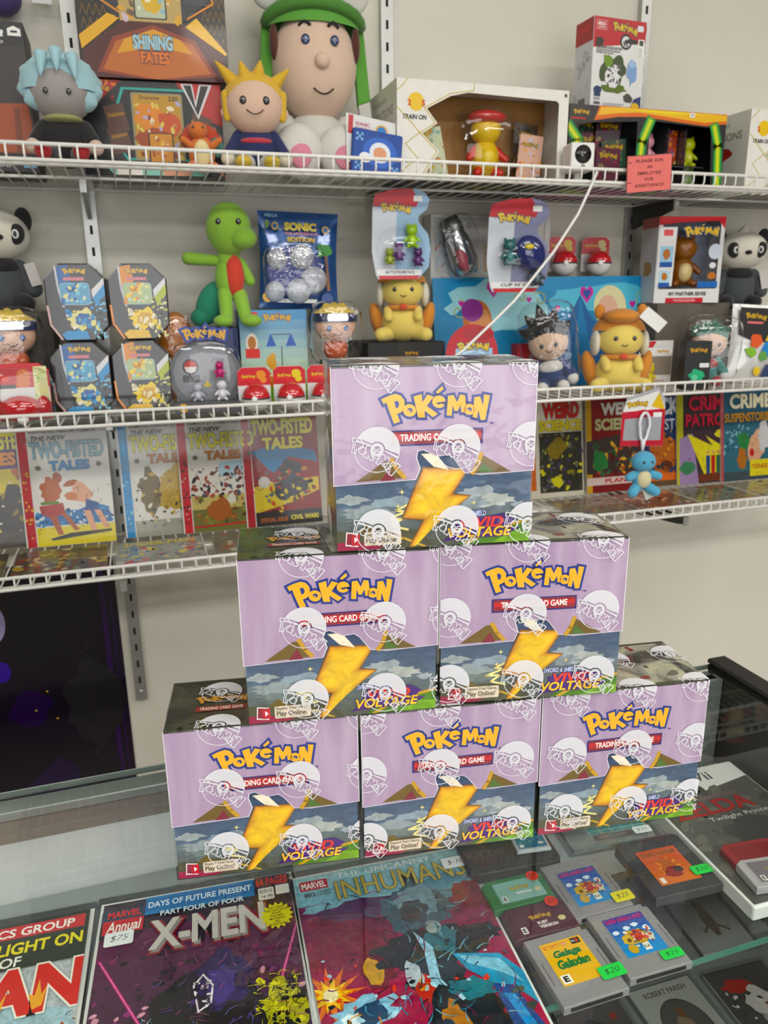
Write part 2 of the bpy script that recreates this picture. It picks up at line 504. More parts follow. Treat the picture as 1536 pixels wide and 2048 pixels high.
for i, (x, y, w) in enumerate(TROFFERS):
    t = thing('ceiling_light', 'rectangular white ceiling light panel, %s of the %s row' % (('left', 'middle', 'right')[i % 3], ('near', 'rear')[i // 3]), 'ceiling light', (x, y, CEIL), 0, 'ceiling light panels')
    box('frame', -0.6, 0.6, -0.3, 0.3, -0.04, 0, mat('#e8e8e8', 0.4), t, 0.004)
    box('diffuser', -0.575, 0.575, -0.275, 0.275, -0.046, -0.04, emit_mat('lamp_diffuser', '#fff8ea', 2.0), t)

# wall standards with slots
steel = mat('#b9bab6', 0.35, 0.7)
UPX = (-0.06, 0.545, 1.155)
UPL = ('slotted steel shelf upright beside the purple poster', 'slotted steel shelf upright behind the big green hooded doll', 'slotted steel shelf upright behind the tall toy carton on the right')
slot_me = box_me(-0.0025, 0.0025, -0.0006, 0.0006, -0.008, 0.008)
slot_me.materials.append(mat('#1c1c1c', 0.8))
for x, lb in zip(UPX, UPL):
    t = thing('shelf_upright', lb, 'shelf upright', (x, WALL_Y, 0.55), 0, 'shelf uprights')
    cm = CM().bx(-0.0125, 0.0125, -0.016, -0.0145, 0, 1.75).bx(-0.0125, -0.0108, -0.0145, 0, 0, 1.75).bx(0.0108, 0.0125, -0.0145, 0, 0, 1.75)
    cm.build('channel', steel, t, smooth=False)
    for k in range(43):
        link('slot', slot_me, None, t, (0, -0.0163, 0.05 + k * 0.04))
    for k in (0.02, 0.66, 1.1):
        CM().ell((0, -0.0165, k), (0.005, 0.0015, 0.005), n=12, m=6).build('screw', mat('#d7d7d2', 0.3, 0.9), t)

# wire shelves
wire_m = mat('#eceae4', 0.35)
SH_F, SH_B = 1.362, 1.655
SHELF_X0, SHELF_X1 = -0.62, 1.95
DECKS = (1.638, 1.226, 0.952)
LIP = (0.020, 0.020, 0.018)
SHL = ('top white wire shelf packed with plush dolls and large toy cartons', 'middle white wire shelf crowded with tins and blister packs', 'lowest white wire shelf holding the row of comic books')
for z, lip, lb in zip(DECKS, LIP, SHL):
    t = thing('wire_shelf', lb, 'shelf', (0, 0, z), 0, 'white wire shelves')
    rr = 0.0026
    CM().tube([(SHELF_X0, SH_F, lip), (SHELF_X1, SH_F, lip)], 0.0033, n=8).build('lip_rail', wire_m, t)
    CM().tube([(SHELF_X0, SH_F, -0.003), (SHELF_X1, SH_F, -0.003)], 0.0033, n=8).build('front_rail', wire_m, t)
    for y in (SH_F + 0.02, SH_F + 0.15, SH_B):
        CM().tube([(SHELF_X0, y, -0.0058), (SHELF_X1, y, -0.0058)], 0.0028, n=8).build('long_rail', wire_m, t)
    cw = CM().tube([(0, SH_F - 0.002, lip), (0, SH_F - 0.002, 0.004), (0, SH_F + 0.003, -0.0018), (0, SH_F + 0.05, -0.0018), (0, SH_B, -0.0018)], 0.0017, n=6).mesh()
    cw.materials.append(wire_m)
    n = int((SHELF_X1 - SHELF_X0) / 0.0254)
    for k in range(n + 1):
        link('cross_wire', cw, None, t, (SHELF_X0 + 0.004 + k * 0.0254, 0, 0))

# arms that carry the shelves
BL = [('under the top shelf', 1.638), ('under the middle shelf', 1.226), ('under the lowest shelf', 0.952)]
for wh, z in BL:
    for x, who in zip(UPX, ('left', 'middle', 'right')):
        dark = (who == 'right')
        t = thing('shelf_bracket', '%s steel shelf arm %s, %s of the three' % ('dark' if dark else 'grey', wh, {'left': 'leftmost', 'middle': 'middle', 'right': 'rightmost'}[who]), 'shelf bracket', (x, 0, z - 0.009), 0, 'shelf brackets')
        e = 1.372 if z < 1 else 1.50
        me = prism_me([(-1.648, -0.05), (-1.648, 0), (-e, 0), (-e, -0.020), (-e - 0.02, -0.024)], -0.004, 0.004)
        am = link('arm', me, mat('#23231f', 0.5) if dark else steel, t, (0, 0, 0), (0, 0, -math.pi / 2))
        box('end_plate', -0.0055, 0.0055, e - 0.006, e - 0.001, -0.022, -0.001, steel, t)

# ---------------------------------------------------------------- glass counter
TOP = 1.0
CX0, CX1, CYF, CYB = -0.95, 0.63, 0.20, 0.665
case = thing('display_case', 'glass shop counter with black end frame under the card boxes', 'display case', (0, 0, 0))
clear = glass_mat('counter_glass', (0.955, 0.975, 0.965))
alu = mat('#9aa09c', 0.3, 0.6)
black = mat('#161616', 0.35)
link('glass_top', box_me(CX0, CX1 - 0.016, CYF, CYB - 0.001, TOP - 0.006, TOP - 0.0003), clear, case)
box('glass_top_edge', CX0, CX1 - 0.016, CYB - 0.001, CYB + 0.0006, TOP - 0.006, TOP - 0.0003, mat('#8d9a96', 0.2, coat=1.0), case)
box('rear_rail', CX0, CX1 - 0.02, CYB - 0.022, CYB - 0.002, TOP - 0.016, TOP - 0.007, alu, case, 0.001)
box('door_track', CX0, CX1 - 0.02, CYB - 0.012, CYB - 0.002, TOP - 0.046, TOP - 0.016, mat('#8d857d', 0.35, 0.3), case, 0.001)
box('back_panel', CX0, CX1 - 0.02, CYB - 0.010, CYB - 0.003, 0.12, TOP - 0.046, mat('#c9cbca', 0.35), case)
box('end_panel', CX1 - 0.016, CX1 + 0.004, CYF, CYB, 0.1, TOP, black, case)
box('end_trim', CX1 - 0.016, CX1 + 0.010, CYF - 0.005, CYB + 0.004, TOP, TOP + 0.006, black, case, 0.002)
box('corner_post', CX1 - 0.034, CX1 - 0.017, CYB - 0.026, CYB - 0.012, 0.12, TOP - 0.007, alu, case)
box('plinth', CX0, CX1, CYF + 0.01, CYB, 0, 0.12, black, case)
box('front_glass', CX0, CX1 - 0.016, CYF, CYF + 0.005, 0.12, TOP - 0.006, clear, case)
box('lower_shelf', CX0, CX1 - 0.017, CYF + 0.03, CYB - 0.012, 0.733, 0.742, mat('#6f716e', 0.3), case)
SHZ = 0.892
SHY0 = 0.405
link('glass_shelf', box_me(CX0, CX1 - 0.018, SHY0, CYB - 0.012, SHZ - 0.006, SHZ), clear, case)
box('glass_shelf_edge', CX0, CX1 - 0.018, SHY0 - 0.0008, SHY0, SHZ - 0.006, SHZ, mat('#3f7d6a', 0.15, coat=1.0), case)
box('shelf_rest', CX1 - 0.03, CX1 - 0.0165, SHY0 + 0.04, CYB - 0.03, SHZ - 0.016, SHZ - 0.0065, alu, case)

# ---------------------------------------------------------------- six sealed card boxes
BW, BH, BD = 0.1388, 0.1261, 0.0735
lilac_m = noise_mat('lilac_card', ['#97799f', '#ad93b2', '#c6b2c8'], 34, (1.0, 1.0, 0.14), 0.35, 0.3, 4, (0, R(32), 0))
dark_m = noise_mat('dark_card', ['#14160f', '#24281c', '#3a3d2c', '#1b1d16'], 30, (1, 1, 1), 0.3, 0.4, 5)
smoke_m = noise_mat('smoky_art', ['#1e1e1b', '#3a3a35', '#8e8f80', '#b4b296', '#6a6b60', '#2a2a27'], 26, (1, 1, 1), 0.3, 0.4, 4, distort=1.2)
side_m = dark_m
wrap_m = film_mat('shrink_wrap', 1.0, 24, 0.8, 0.10)
seal_m = None
def seal_material():
    m, nt, N, L, b = _new('wrap_ink')
    b.inputs['Base Color'].default_value = lin('#e9e9ee'); b.inputs['Roughness'].default_value = 0.35
    b.inputs['Alpha'].default_value = 0.74
    return m
seal_m = seal_material()

def draw_seal(c, u, v, r=0.0156):
    cx, cz = u * c.w, v * c.h
    a = R(-24)
    T = lambda p: rotpts(p, a, 1, cx, cz)
    c.stroke([T(ring(0, 0, r, r, 40))], -0.0006, '#ffffff')
    c.raw([T(ring(0, 0, r, r, 24, 10, 170) + [(-0.0050, 0.0026)] + ring(0, 0, 0.0056, 0.0056, 8, 153, 27) + [(0.0050, 0.0026)])], '#ffffff')
    c.stroke([T(ring(0, 0, 0.0046, 0.0046, 20))], -0.0021, '#ffffff')
    c.raw([T([(-r * 0.98, -0.0004), (-0.0050, 0.0010), (-0.0050, 0.0018), (-r * 0.98, 0.0012)]), T([(0.0050, 0.0010), (r * 0.98, -0.0004), (r * 0.98, 0.0012), (0.0050, 0.0018)])], '#ffffff')
    k = 0.0385
    L = [rotpts(p, R(-33), k, cx - 0.0225, cz + 0.0005) for p in LOGO + [LOGO_ACC]]
    c.stroke(L, 0.00072, '#ffffff')

def seals(t, name, face_w, face_h, us, vs, loc, rot=(0, 0, 0)):
    """one printed emblem per object, clipped where the face ends"""
    for v in vs:
        for u in us:
            c = Canvas(face_w, face_h); draw_seal(c, u, v)
            if len(c.cm.f) > 12: c.build(name, t, loc, rot, seal_m)

def card_box(loc, yaw, label, us, vs, swap):
    t = thing('trading_card_box', label, 'card box', loc, R(yaw), 'sealed card boxes stacked in a pyramid')
    W2 = BW / 2
    fl = 0.0010                                       # lid flap stands proud of the tray
    box('tray', -W2 + 0.001, W2 - 0.001, fl, BD - 0.001, 0.0002, BH - 0.0016, side_m, t)
    # lid: top plate and front flap, its lower edge cut around the printed burst
    box('lid_top', -W2, W2, 0, BD, BH - 0.0016, BH - 0.0004, dark_m, t)
    art = link('lid_art', prism_me([(-0.005, 0.006), (W2 - 0.001, 0.003), (W2 - 0.001, BD - 0.004), (-0.012, BD - 0.004)], 0, 0.0003), smoke_m, t, (0, 0, BH - 0.0001), (R(-90), 0, 0))
    vcut = 0.366
    z0 = vcut * BH
    flap = [(-W2, BH - 0.0012), (-W2, z0 + 0.0008), (-0.014, z0 + 0.0030), (-0.0110, z0 + 0.010), (-0.0135, z0 + 0.018), (-0.0125, z0 + 0.0225), (-0.0085, z0 + 0.0235), (0.001, z0 + 0.0185),
            (0.009, z0 + 0.0195), (0.013, z0 + 0.0165), (0.0205, z0 + 0.0062), (0.032, z0 + 0.0045), (W2, z0 + 0.0060), (W2, BH - 0.0012)]
    link('lid_flap_edge', prism_me(offset_poly(flap, 0.0006), fl * 0.25, fl), mat('#f1eef2', 0.5), t)
    link('lid_flap', prism_me(flap, 0, fl * 0.9), lilac_m, t)
    # tray front print: stormy sky, meadow, golden burst (the creature of the photo is left out)
    c = Canvas(BW - 0.002, z0 + 0.026)
    H = c.h
    f = lambda z: z / H
    c.grad(0, 0.0, 1, f(0.030), '#4c4f40', '#66737a', 6)
    c.grad(0, f(0.030), 1, 1, '#5b6c80', '#24355a', 8)
    for k, (u, v, ru, rv, col) in enumerate([(0.15, 0.026, 0.16, 0.006, '#8f9a9c'), (0.28, 0.033, 0.12, 0.005, '#8f9fa9'), (0.08, 0.036, 0.11, 0.004, '#a4adae'), (0.72, 0.036, 0.13, 0.007, '#9fa9ad'), (0.80, 0.031, 0.13, 0.006, '#b4bab4'), (0.70, 0.030, 0.10, 0.005, '#8b979c'), (0.94, 0.027, 0.05, 0.003, '#a7b2ba'), (0.2, 0.020, 0.2, 0.004, '#6f7b78')]):
        c.blob(u, f(v), ru, f(rv), col, k + 3, 0.45, 22)
    c.poly([(0.0, 0), (0.5, 0), (0.42, f(0.012)), (0.25, f(0.015)), (0.12, f(0.013)), (0, f(0.014))], '#4b4c38')
    c.poly([(0.62, 0), (1, 0), (1, f(0.014)), (0.86, f(0.013)), (0.72, f(0.010))], '#4f7a2e')
    c.poly([(0.80, 0), (1, 0), (1, f(0.007)), (0.9, f(0.0075))], '#79a83a')
    c.poly([(0.10, f(0.012)), (0.155, f(0.0185)), (0.21, f(0.012))], '#6b5b30')
    c.poly([(0, 0), (0.2, 0), (0.28, f(0.004)), (0, f(0.006))], '#9a2448')
    c.line([(0.66, 0), (0.80, f(0.010)), (1, f(0.016))], 0.0022, '#c3a25a')
    c.line([(0.45, 0), (0.34, f(0.007)), (0.16, f(0.005))], 0.0016, '#bda25c')
    for zz in ([(0.36, 0.031), (0.30, 0.027), (0.35, 0.026), (0.25, 0.021), (0.33, 0.021), (0.28, 0.016), (0.36, 0.013)],):
        c.line([(u, f(v)) for u, v in zz], 0.0016, '#f2e9a9')
    # golden bolt where the photo shows the boxed creature
    def smooth(p, k=6):
        o = []; n = len(p)
        for i in range(n):
            p0, p1, p2, p3 = p[i - 1], p[i], p[(i + 1) % n], p[(i + 2) % n]
            for j in range(k):
                q = j / k
                o.append(tuple(0.5 * (2 * p1[m] + (p2[m] - p0[m]) * q + (2 * p0[m] - 5 * p1[m] + 4 * p2[m] - p3[m]) * q * q + (3 * p1[m] - p0[m] - 3 * p2[m] + p3[m]) * q ** 3) for m in (0, 1)))
        return o
    T = lambda p: [(u, f(max(z, 0.0))) for u, z in smooth(p)]
    bolt = [(0.445, 0.055), (0.655, 0.0535), (0.575, 0.036), (0.665, 0.0345), (0.375, -0.004), (0.455, 0.0205), (0.345, 0.0225)]
    ctr = (0.50, 0.030)
    for gr, col in ((0.0020, '#7a5a3a'), (0.0010, '#c4822a'), (0.0, '#dca032'), (-0.0012, '#e6b03c'), (-0.0024, '#ecbc4a'), (-0.0036, '#f1c860')):
        c.raw([[(x, max(z, 0.0)) for x, z in offset_poly(c.P([(u, f(z)) for u, z in bolt]), gr)]], col)
    c.poly([(0.425, f(0.066)), (0.50, f(0.066)), (0.57, f(0.054)), (0.49, f(0.057))], '#efe6d2')
    for u, v in ((0.33, 0.040), (0.70, 0.030), (0.64, 0.056), (0.31, 0.030)): c.star(u, f(v), 0.0006, 0.0022, 4, '#f6e7a8')
    # titles
    c.poly([(0.54, f(0.003)), (0.61, f(0.010)), (0.60, f(0.017)), (0.86, f(0.0215)), (0.92, f(0.0165)), (0.88, f(0.0105)), (0.95, f(0.011)), (0.86, f(0.0045)), (0.66, f(0.0045))], '#4a2a74')
    c.txt('VIVID', 0.63, f(0.0118), 0.86, f(0.0195), '#e8564a', '#4a2a74', 0.03, 0.03, 0.2)
    c.txt('VOLTAGE', 0.565, f(0.0050), 0.905, f(0.0125), '#f6c52c', '#3a1f52', 0.035, 0.03, 0.2)
    c.txt('SWORD & SHIELD', 0.575, f(0.0205), 0.765, f(0.0242), '#dfe6f5', '#4b4fa8', 0.05, 0.02, 0.1)
    c.poly([(0.04, f(0.0035)), (0.105, f(0.0025)), (0.105, f(0.0125)), (0.045, f(0.0135))], '#f3eded')
    c.poly([(0.045, f(0.0045)), (0.075, f(0.004)), (0.08, f(0.012)), (0.05, f(0.0125))], '#8e1a34')
    c.poly([(0.072, f(0.0035)), (0.112, f(0.0035)), (0.112, f(0.0118)), (0.072, f(0.0118))], '#c2222e')
    c.poly([(0.086, f(0.0055)), (0.086, f(0.0098)), (0.102, f(0.0076))], '#ffffff')
    c.rrect(0.135, f(0.0030), 0.325, f(0.0128), 0.0012, '#d9cdbb')
    c.txt('Expand Your Game.', 0.145, f(0.0092), 0.315, f(0.0122), '#2b2622', bold=0.02)
    c.txt('Play Online!', 0.145, f(0.0038), 0.305, f(0.0088), '#2b2622', bold=0.02)
    c.build('tray_print', t, (0, fl - 0.0001, 0.0004), m=print_mat(0.35, 0.2, 55))
    # lid print: tents, wordmark, ribbon
    c = Canvas(BW, BH - z0 - 0.001)
    H = c.h; g = lambda z: (z - z0) / H
    for cx in (0.285, 0.745):
        c.poly([(cx - 0.18, g(z0 + 0.0028)), (cx - 0.035, g(z0 + 0.0165)), (cx + 0.005, g(z0 + 0.0165)), (cx + 0.05, g(z0 + 0.0040))] if cx < 0.5 else [(cx - 0.055, g(z0 + 0.0055)), (cx - 0.02, g(z0 + 0.019)), (cx + 0.14, g(z0 + 0.0055))], '#6a5730')
        c.line([(cx - 0.005, g(z0 + 0.0175)), (cx + 0.025, g(z0 + 0.010)), (cx + 0.06, g(z0 + 0.0045))] if cx < 0.5 else [(cx - 0.015, g(z0 + 0.019)), (cx - 0.035, g(z0 + 0.011)), (cx - 0.06, g(z0 + 0.0055))], 0.0030, '#c8a25c')
        c.poly([(cx - 0.06, g(z0 + 0.0028)), (cx - 0.015, g(z0 + 0.011)), (cx + 0.015, g(z0 + 0.0030))] if cx < 0.5 else [(cx - 0.03, g(z0 + 0.0055)), (cx - 0.008, g(z0 + 0.013)), (cx + 0.05, g(z0 + 0.0055))], '#7e3a46' if cx < 0.5 else '#4e6b38')
    c.logo(0.215, g(z0 + 0.0375), 0.555)
    c.txt('TM', 0.765, g(z0 + 0.039), 0.785, g(z0 + 0.0405), '#2b3c86', bold=0.02)
    c.poly([(0.275, g(z0 + 0.0262)), (0.735, g(z0 + 0.0262)), (0.735, g(z0 + 0.0368)), (0.275, g(z0 + 0.0368))], '#33306c')
    c.poly([(0.284, g(z0 + 0.0274)), (0.722, g(z0 + 0.0274)), (0.728, g(z0 + 0.0290)), (0.728, g(z0 + 0.0358)), (0.284, g(z0 + 0.0358))], '#8e1f2a')
    c.rect(0.284, g(z0 + 0.0305), 0.728, g(z0 + 0.0340), '#c42a30')
    c.txt('TRADING CARD GAME', 0.325, g(z0 + 0.0293), 0.685, g(z0 + 0.0342), '#f6f3f0', bold=0.02)
    c.build('lid_print', t, (0, -0.00012, z0), m=print_mat(0.35, 0.2))
    # lid top print
    c = Canvas(BW, BD)
    c.logo(0.13, 0.46, 0.30, fill='#c98f2c', edge='#2a2312', ew=0.015)
    c.rect(0.15, 0.33, 0.42, 0.42, '#8c2a2c')
    c.txt('TRADING CARD GAME', 0.17, 0.345, 0.40, 0.405, '#e9dfd0', bold=0.02)
    c.splats(0.02, 0.02, 0.3, 0.25, ['#6d6a3e', '#3f4030'], 14, 0.004, 4)
    c.splats(0.5, 0.1, 0.98, 0.92, ['#14140f', '#55564a', '#7c2a22'], 9, 0.006, 9)
    c.build('lid_top_print', t, (0, 0, BH + 0.0001), (R(-90), 0, 0), print_mat(0.35, 0.2))
    # printed film around it
    seals(t, 'wrap_emblem', BW, BH, us, vs, (0, -0.0011, 0))
    tv = (vs[0] - 1) * BH / BD
    seals(t, 'wrap_emblem', BW, BD, us, (tv, tv + 0.68), (0, 0, BH + 0.0007), (R(-90), 0, 0))
    seals(t, 'wrap_emblem', BD, BH, (0.45,), [v - 0.05 for v in vs], (-W2 - 0.0007, BD / 2, 0), (0, 0, R(-90)))
    wm = box_me(-W2 - 0.0005, W2 + 0.0005, -0.0009, BD + 0.0004, 0.0001, BH + 0.0005, 0.0012, 2)
    link('shrink_wrap', wm, wrap_m, t)
    return t

GT = TOP
card_box((0.0620, 0.4935, GT), -8.9, 'sealed lilac card box, left in the bottom row of the pyramid', (0.28, 0.68, 1.06), (1.01, 0.61, 0.18), 0)
card_box((0.2022, 0.4710, GT), -8.4, 'sealed lilac card box, middle of the bottom row of the pyramid', (0.02, 0.43, 0.86), (1.0, 0.60, 0.14), 0)
card_box((0.3424, 0.4520, GT), -7.9, 'sealed lilac card box, right in the bottom row of the pyramid', (0.16, 0.56, 0.95), (0.98, 0.58, 0.17), 0)
card_box((0.1206, 0.4816, GT + BH + 0.0006), -9.1, 'sealed lilac card box, left in the second row of the pyramid', (0.31, 0.72, 1.08), (1.0, 0.58, 0.14), 0)
card_box((0.2608, 0.4610, GT + BH + 0.0006), -11.5, 'sealed lilac card box, right in the second row of the pyramid', (0.05, 0.46, 0.86), (1.0, 0.56, 0.14), 0)
card_box((0.1872, 0.4715, GT + 2 * BH + 0.0012), -9.4, 'sealed lilac card box on its own at the top of the pyramid', (0.21, 0.61, 0.98), (1.0, 0.56, 0.11), 0)

# ---------------------------------------------------------------- contents of the case
bag_m = film_mat('comic_bag', 0.4, 18, 0.25, 0.05)
gloss = print_mat(0.3, 0.25)
FLAT = (R(-90), 0, 0)

def sticker(parent, name, w, h, col, text, ink, loc, rot=(0, 0, 0), rnd=0.002, round_=False):
    c = Canvas(w, h, clip=False)
    if round_: c.ell(0.5, 0.5, 0.5, 0.5, col)
    else: c.rrect(0, 0, 1, 1, rnd, col)
    c.txt(text, 0.2, 0.28, 0.82, 0.74, ink, bold=-0.012, shear=0.25)
    return c.build(name, parent, loc, rot, print_mat(0.6))

def flat_comic(label, x, y_top, yaw, w, h, draw, letters, price=None, z=SHZ, th=0.003):
    """lies face up; local z runs away from the viewer, local -y is up"""
    t = thing('comic_book', label, 'comic book', (x, y_top - h, z), (R(-90), 0, R(yaw)), 'bagged comic books lying in the counter')
    box('backing_board', -w / 2 - 0.003, w / 2 + 0.003, -0.0012, -0.0002, -0.004, h + 0.004, mat('#e6e6e2', 0.5), t)
    box('pages', -w / 2, w / 2, -th, -0.0012, 0, h, mat('#d9d4c8', 0.7), t)
    c = Canvas(w, h); draw(c); c.build('cover_art', t, (0, -th - 0.0001, 0), m=print_mat(0.3, 0.25, 90))
    c = Canvas(w, h); letters(c); c.build('title_lettering', t, (0, -th - 0.0016, 0), m=gloss)
    if price: sticker(t, 'price_sticker', price[2], price[3], '#eef1f2', price[4], '#30343a', (price[0], -th - 0.0026, price[1]))
    link('plastic_bag', box_me(-w / 2 - 0.005, w / 2 + 0.005, -th - 0.0034, -0.0001, -0.006, h + 0.007, 0.001), bag_m, t)
    return t

def rays(c, cols, n, cx, cy, r, wd, seed=0):
    rg = random.Random(seed)
    for i in range(n):
        a = rg.random() * 6.28; L_ = r * (0.6 + 0.5 * rg.random())
        c.poly([(cx, cy), (cx + L_ * math.cos(a), cy + L_ * math.sin(a)), (cx + L_ * math.cos(a + wd), cy + L_ * math.sin(a + wd))], cols[i % len(cols)])

def art_annual(c):
    c.rect(0, 0, 1, 1, '#2b1a2b')
    c.grad(0, 0.45, 1, 0.86, '#3a2238', '#5d2c4c', 6)
    c.splats(0, 0.3, 1, 0.84, ['#1a0f1c', '#0f0b12', '#7d3a62', '#4a2442'], 150, 0.0045, 3)
    c.splats(0, 0.15, 0.35, 0.6, ['#d9a7b5', '#0d0a10', '#8d4a78'], 70, 0.004, 5)
    c.splats(0.62, 0.2, 1, 0.6, ['#d9a7b5', '#0d0a10', '#6d3a68'], 60, 0.004, 6)
    c.blob(0.52, 0.42, 0.30, 0.30, '#0e0c12', 4, 0.25, 22)
    c.blob(0.62, 0.60, 0.16, 0.13, '#2f2a52', 14, 0.35, 18)
    c.blob(0.60, 0.58, 0.09, 0.08, '#4b4379', 15, 0.35, 14)
    c.blob(0.42, 0.55, 0.08, 0.07, '#16141c', 8, 0.25, 14)
    c.stroke([c.P([(0.50, 0.50), (0.55, 0.52), (0.56, 0.58), (0.52, 0.62), (0.48, 0.59)])], 0.0015, '#e9e2e4')
    c.splats(0.48, 0.50, 0.55, 0.60, ['#d9cfd4', '#15121a'], 22, 0.003, 17)
    c.poly([(0.35, 0.28), (0.5, 0.34), (0.72, 0.33), (0.83, 0.28), (0.80, 0.25), (0.66, 0.29), (0.5, 0.29), (0.37, 0.25)], '#b92a3c')
    c.blob(0.58, 0.20, 0.22, 0.09, '#5b4a86', 21, 0.3, 20)
    for p in ([(0.02, 0.75), (0.42, 0.27)], [(1.0, 0.76), (0.74, 0.27)], [(0.0, 0.36), (0.5, 0.17)], [(1.0, 0.16), (0.7, 0.20)]):
        c.line(p, 0.0026, '#c23a7c'); c.line(p, 0.0008, '#f0a0c4')
    c.star(0.56, 0.15, 0.020, 0.042, 14, '#d13f86', 0.7); c.star(0.56, 0.15, 0.016, 0.032, 12, '#f3d9e4', 0.7); c.ell(0.57, 0.15, 0.10, 0.04, '#e8c53a')
    c.blob(0.88, 0.44, 0.12, 0.13, '#a7a42c', 31, 0.45, 18); c.splats(0.76, 0.34, 0.99, 0.56, ['#14140c', '#d9d23c', '#0f0f0a'], 50, 0.0045, 33)
    c.blob(0.90, 0.27, 0.12, 0.08, '#d8b62c', 41, 0.3, 16); c.blob(0.80, 0.30, 0.06, 0.07, '#2a4e8c', 42, 0.3, 14); c.blob(0.90, 0.33, 0.05, 0.045, '#b8693a', 43, 0.3, 12); c.blob(0.82, 0.19, 0.07, 0.05, '#e6e6ea', 44, 0.3, 12); c.blob(0.91, 0.19, 0.07, 0.05, '#b86c30', 45, 0.3, 12)
    c.blob(0.20, 0.40, 0.13, 0.09, '#0d1016', 51, 0.35, 18); c.line([(0.10, 0.42), (0.22, 0.40), (0.32, 0.46)], 0.004, '#2f7fae'); c.blob(0.18, 0.37, 0.04, 0.04, '#c99a84', 52, 0.3, 12)
    c.blob(0.12, 0.22, 0.11, 0.09, '#d6d8da', 53, 0.4, 18); c.splats(0.02, 0.14, 0.24, 0.3, ['#101014', '#9aa0a6'], 30, 0.0035, 54)
    c.splats(0, 0.0, 1, 0.13, ['#3a2b55', '#15101c', '#b92a5c'], 60, 0.006, 57)
    c.hatch(0.02, 0.14, 0.98, 0.82, ['#0c0a10', '#6c3a5c', '#a8688c'], 120, 0.010, 0.0004, 71)
    c.hatch(0.30, 0.20, 0.78, 0.66, ['#5b4f8c', '#2b2548', '#6a6496', '#0c0a10'], 90, 0.010, 0.0005, 72)
    c.hatch(0.75, 0.32, 1.0, 0.58, ['#e0da4a', '#12120a'], 90, 0.009, 0.0004, 73)
    c.hatch(0.02, 0.15, 0.3, 0.5, ['#e2e2e6', '#12121a', '#3f8fbe'], 90, 0.009, 0.0004, 74)
def let_annual(c):
    c.rect(0, 0.84, 0.21, 0.96, '#1c1622'); c.rect(0.22, 0.915, 0.80, 0.995, '#2f7fb9'); c.rect(0.0, 0.90, 0.22, 0.96, '#27384f')
    c.rect(0.22, 0.93, 0.80, 0.985, '#2b6fae')
    c.txt('DAYS OF FUTURE PRESENT', 0.235, 0.945, 0.785, 0.972, '#e7f1f6', bold=0.02)
    c.txt('PART FOUR OF FOUR', 0.30, 0.90, 0.74, 0.923, '#e7f1f6', '#27384f', 0.03, 0.02)
    c.txt('MARVEL', 0.03, 0.925, 0.20, 0.955, '#e23a3a', bold=0.03)
    c.rect(0.01, 0.855, 0.215, 0.915, '#c8323a'); c.txt('Annual', 0.03, 0.862, 0.205, 0.908, '#f3efe8', bold=0.02, shear=0.2)
    c.rect(0.805, 0.945, 0.99, 0.998, '#3a2a42'); c.txt('64 PAGES', 0.812, 0.952, 0.985, 0.993, '#d9483c', bold=0.03)
    c.txt('X-MEN', 0.26, 0.745, 0.85, 0.872, '#8f8a86', '#8c2a34', 0.05, 0.04, 0)
    c.txt('X-MEN', 0.25, 0.757, 0.84, 0.882, '#cfcac4', None, 0, 0.03, 0)
    c.rrect(0.82, 0.885, 0.905, 0.942, 0.001, '#e7e3dc'); c.rrect(0.915, 0.90, 0.99, 0.945, 0.001, '#e7e3dc')
    c.txt('$2.00 US', 0.828, 0.915, 0.897, 0.935, '#222222', bold=0.01); c.txt('14', 0.835, 0.892, 0.855, 0.908, '#222222'); c.txt('1990', 0.865, 0.892, 0.897, 0.908, '#222222')
    c.star(0.905, 0.805, 0.0115, 0.0150, 16, '#e3dc2c', 1.05)
    for i, s_ in enumerate(('FEATURING', 'THE FANTASTIC', 'FOUR!', 'THE NEW', 'MUTANTS!', 'AND', 'X-FACTOR!')):
        wd = 0.010 * len(s_); c.txt(s_, 0.905 - wd / 2, 0.836 - i * 0.0125, 0.905 + wd / 2, 0.845 - i * 0.0125, '#1d1d10', bold=0.02)
flat_comic('bagged comic with dark purple cover and grey three-dimensional title in the counter', -0.0105, 0.613, -4.5, 0.1665, 0.258, art_annual, let_annual, (-0.0665, 0.2065, 0.024, 0.015, '$75'))

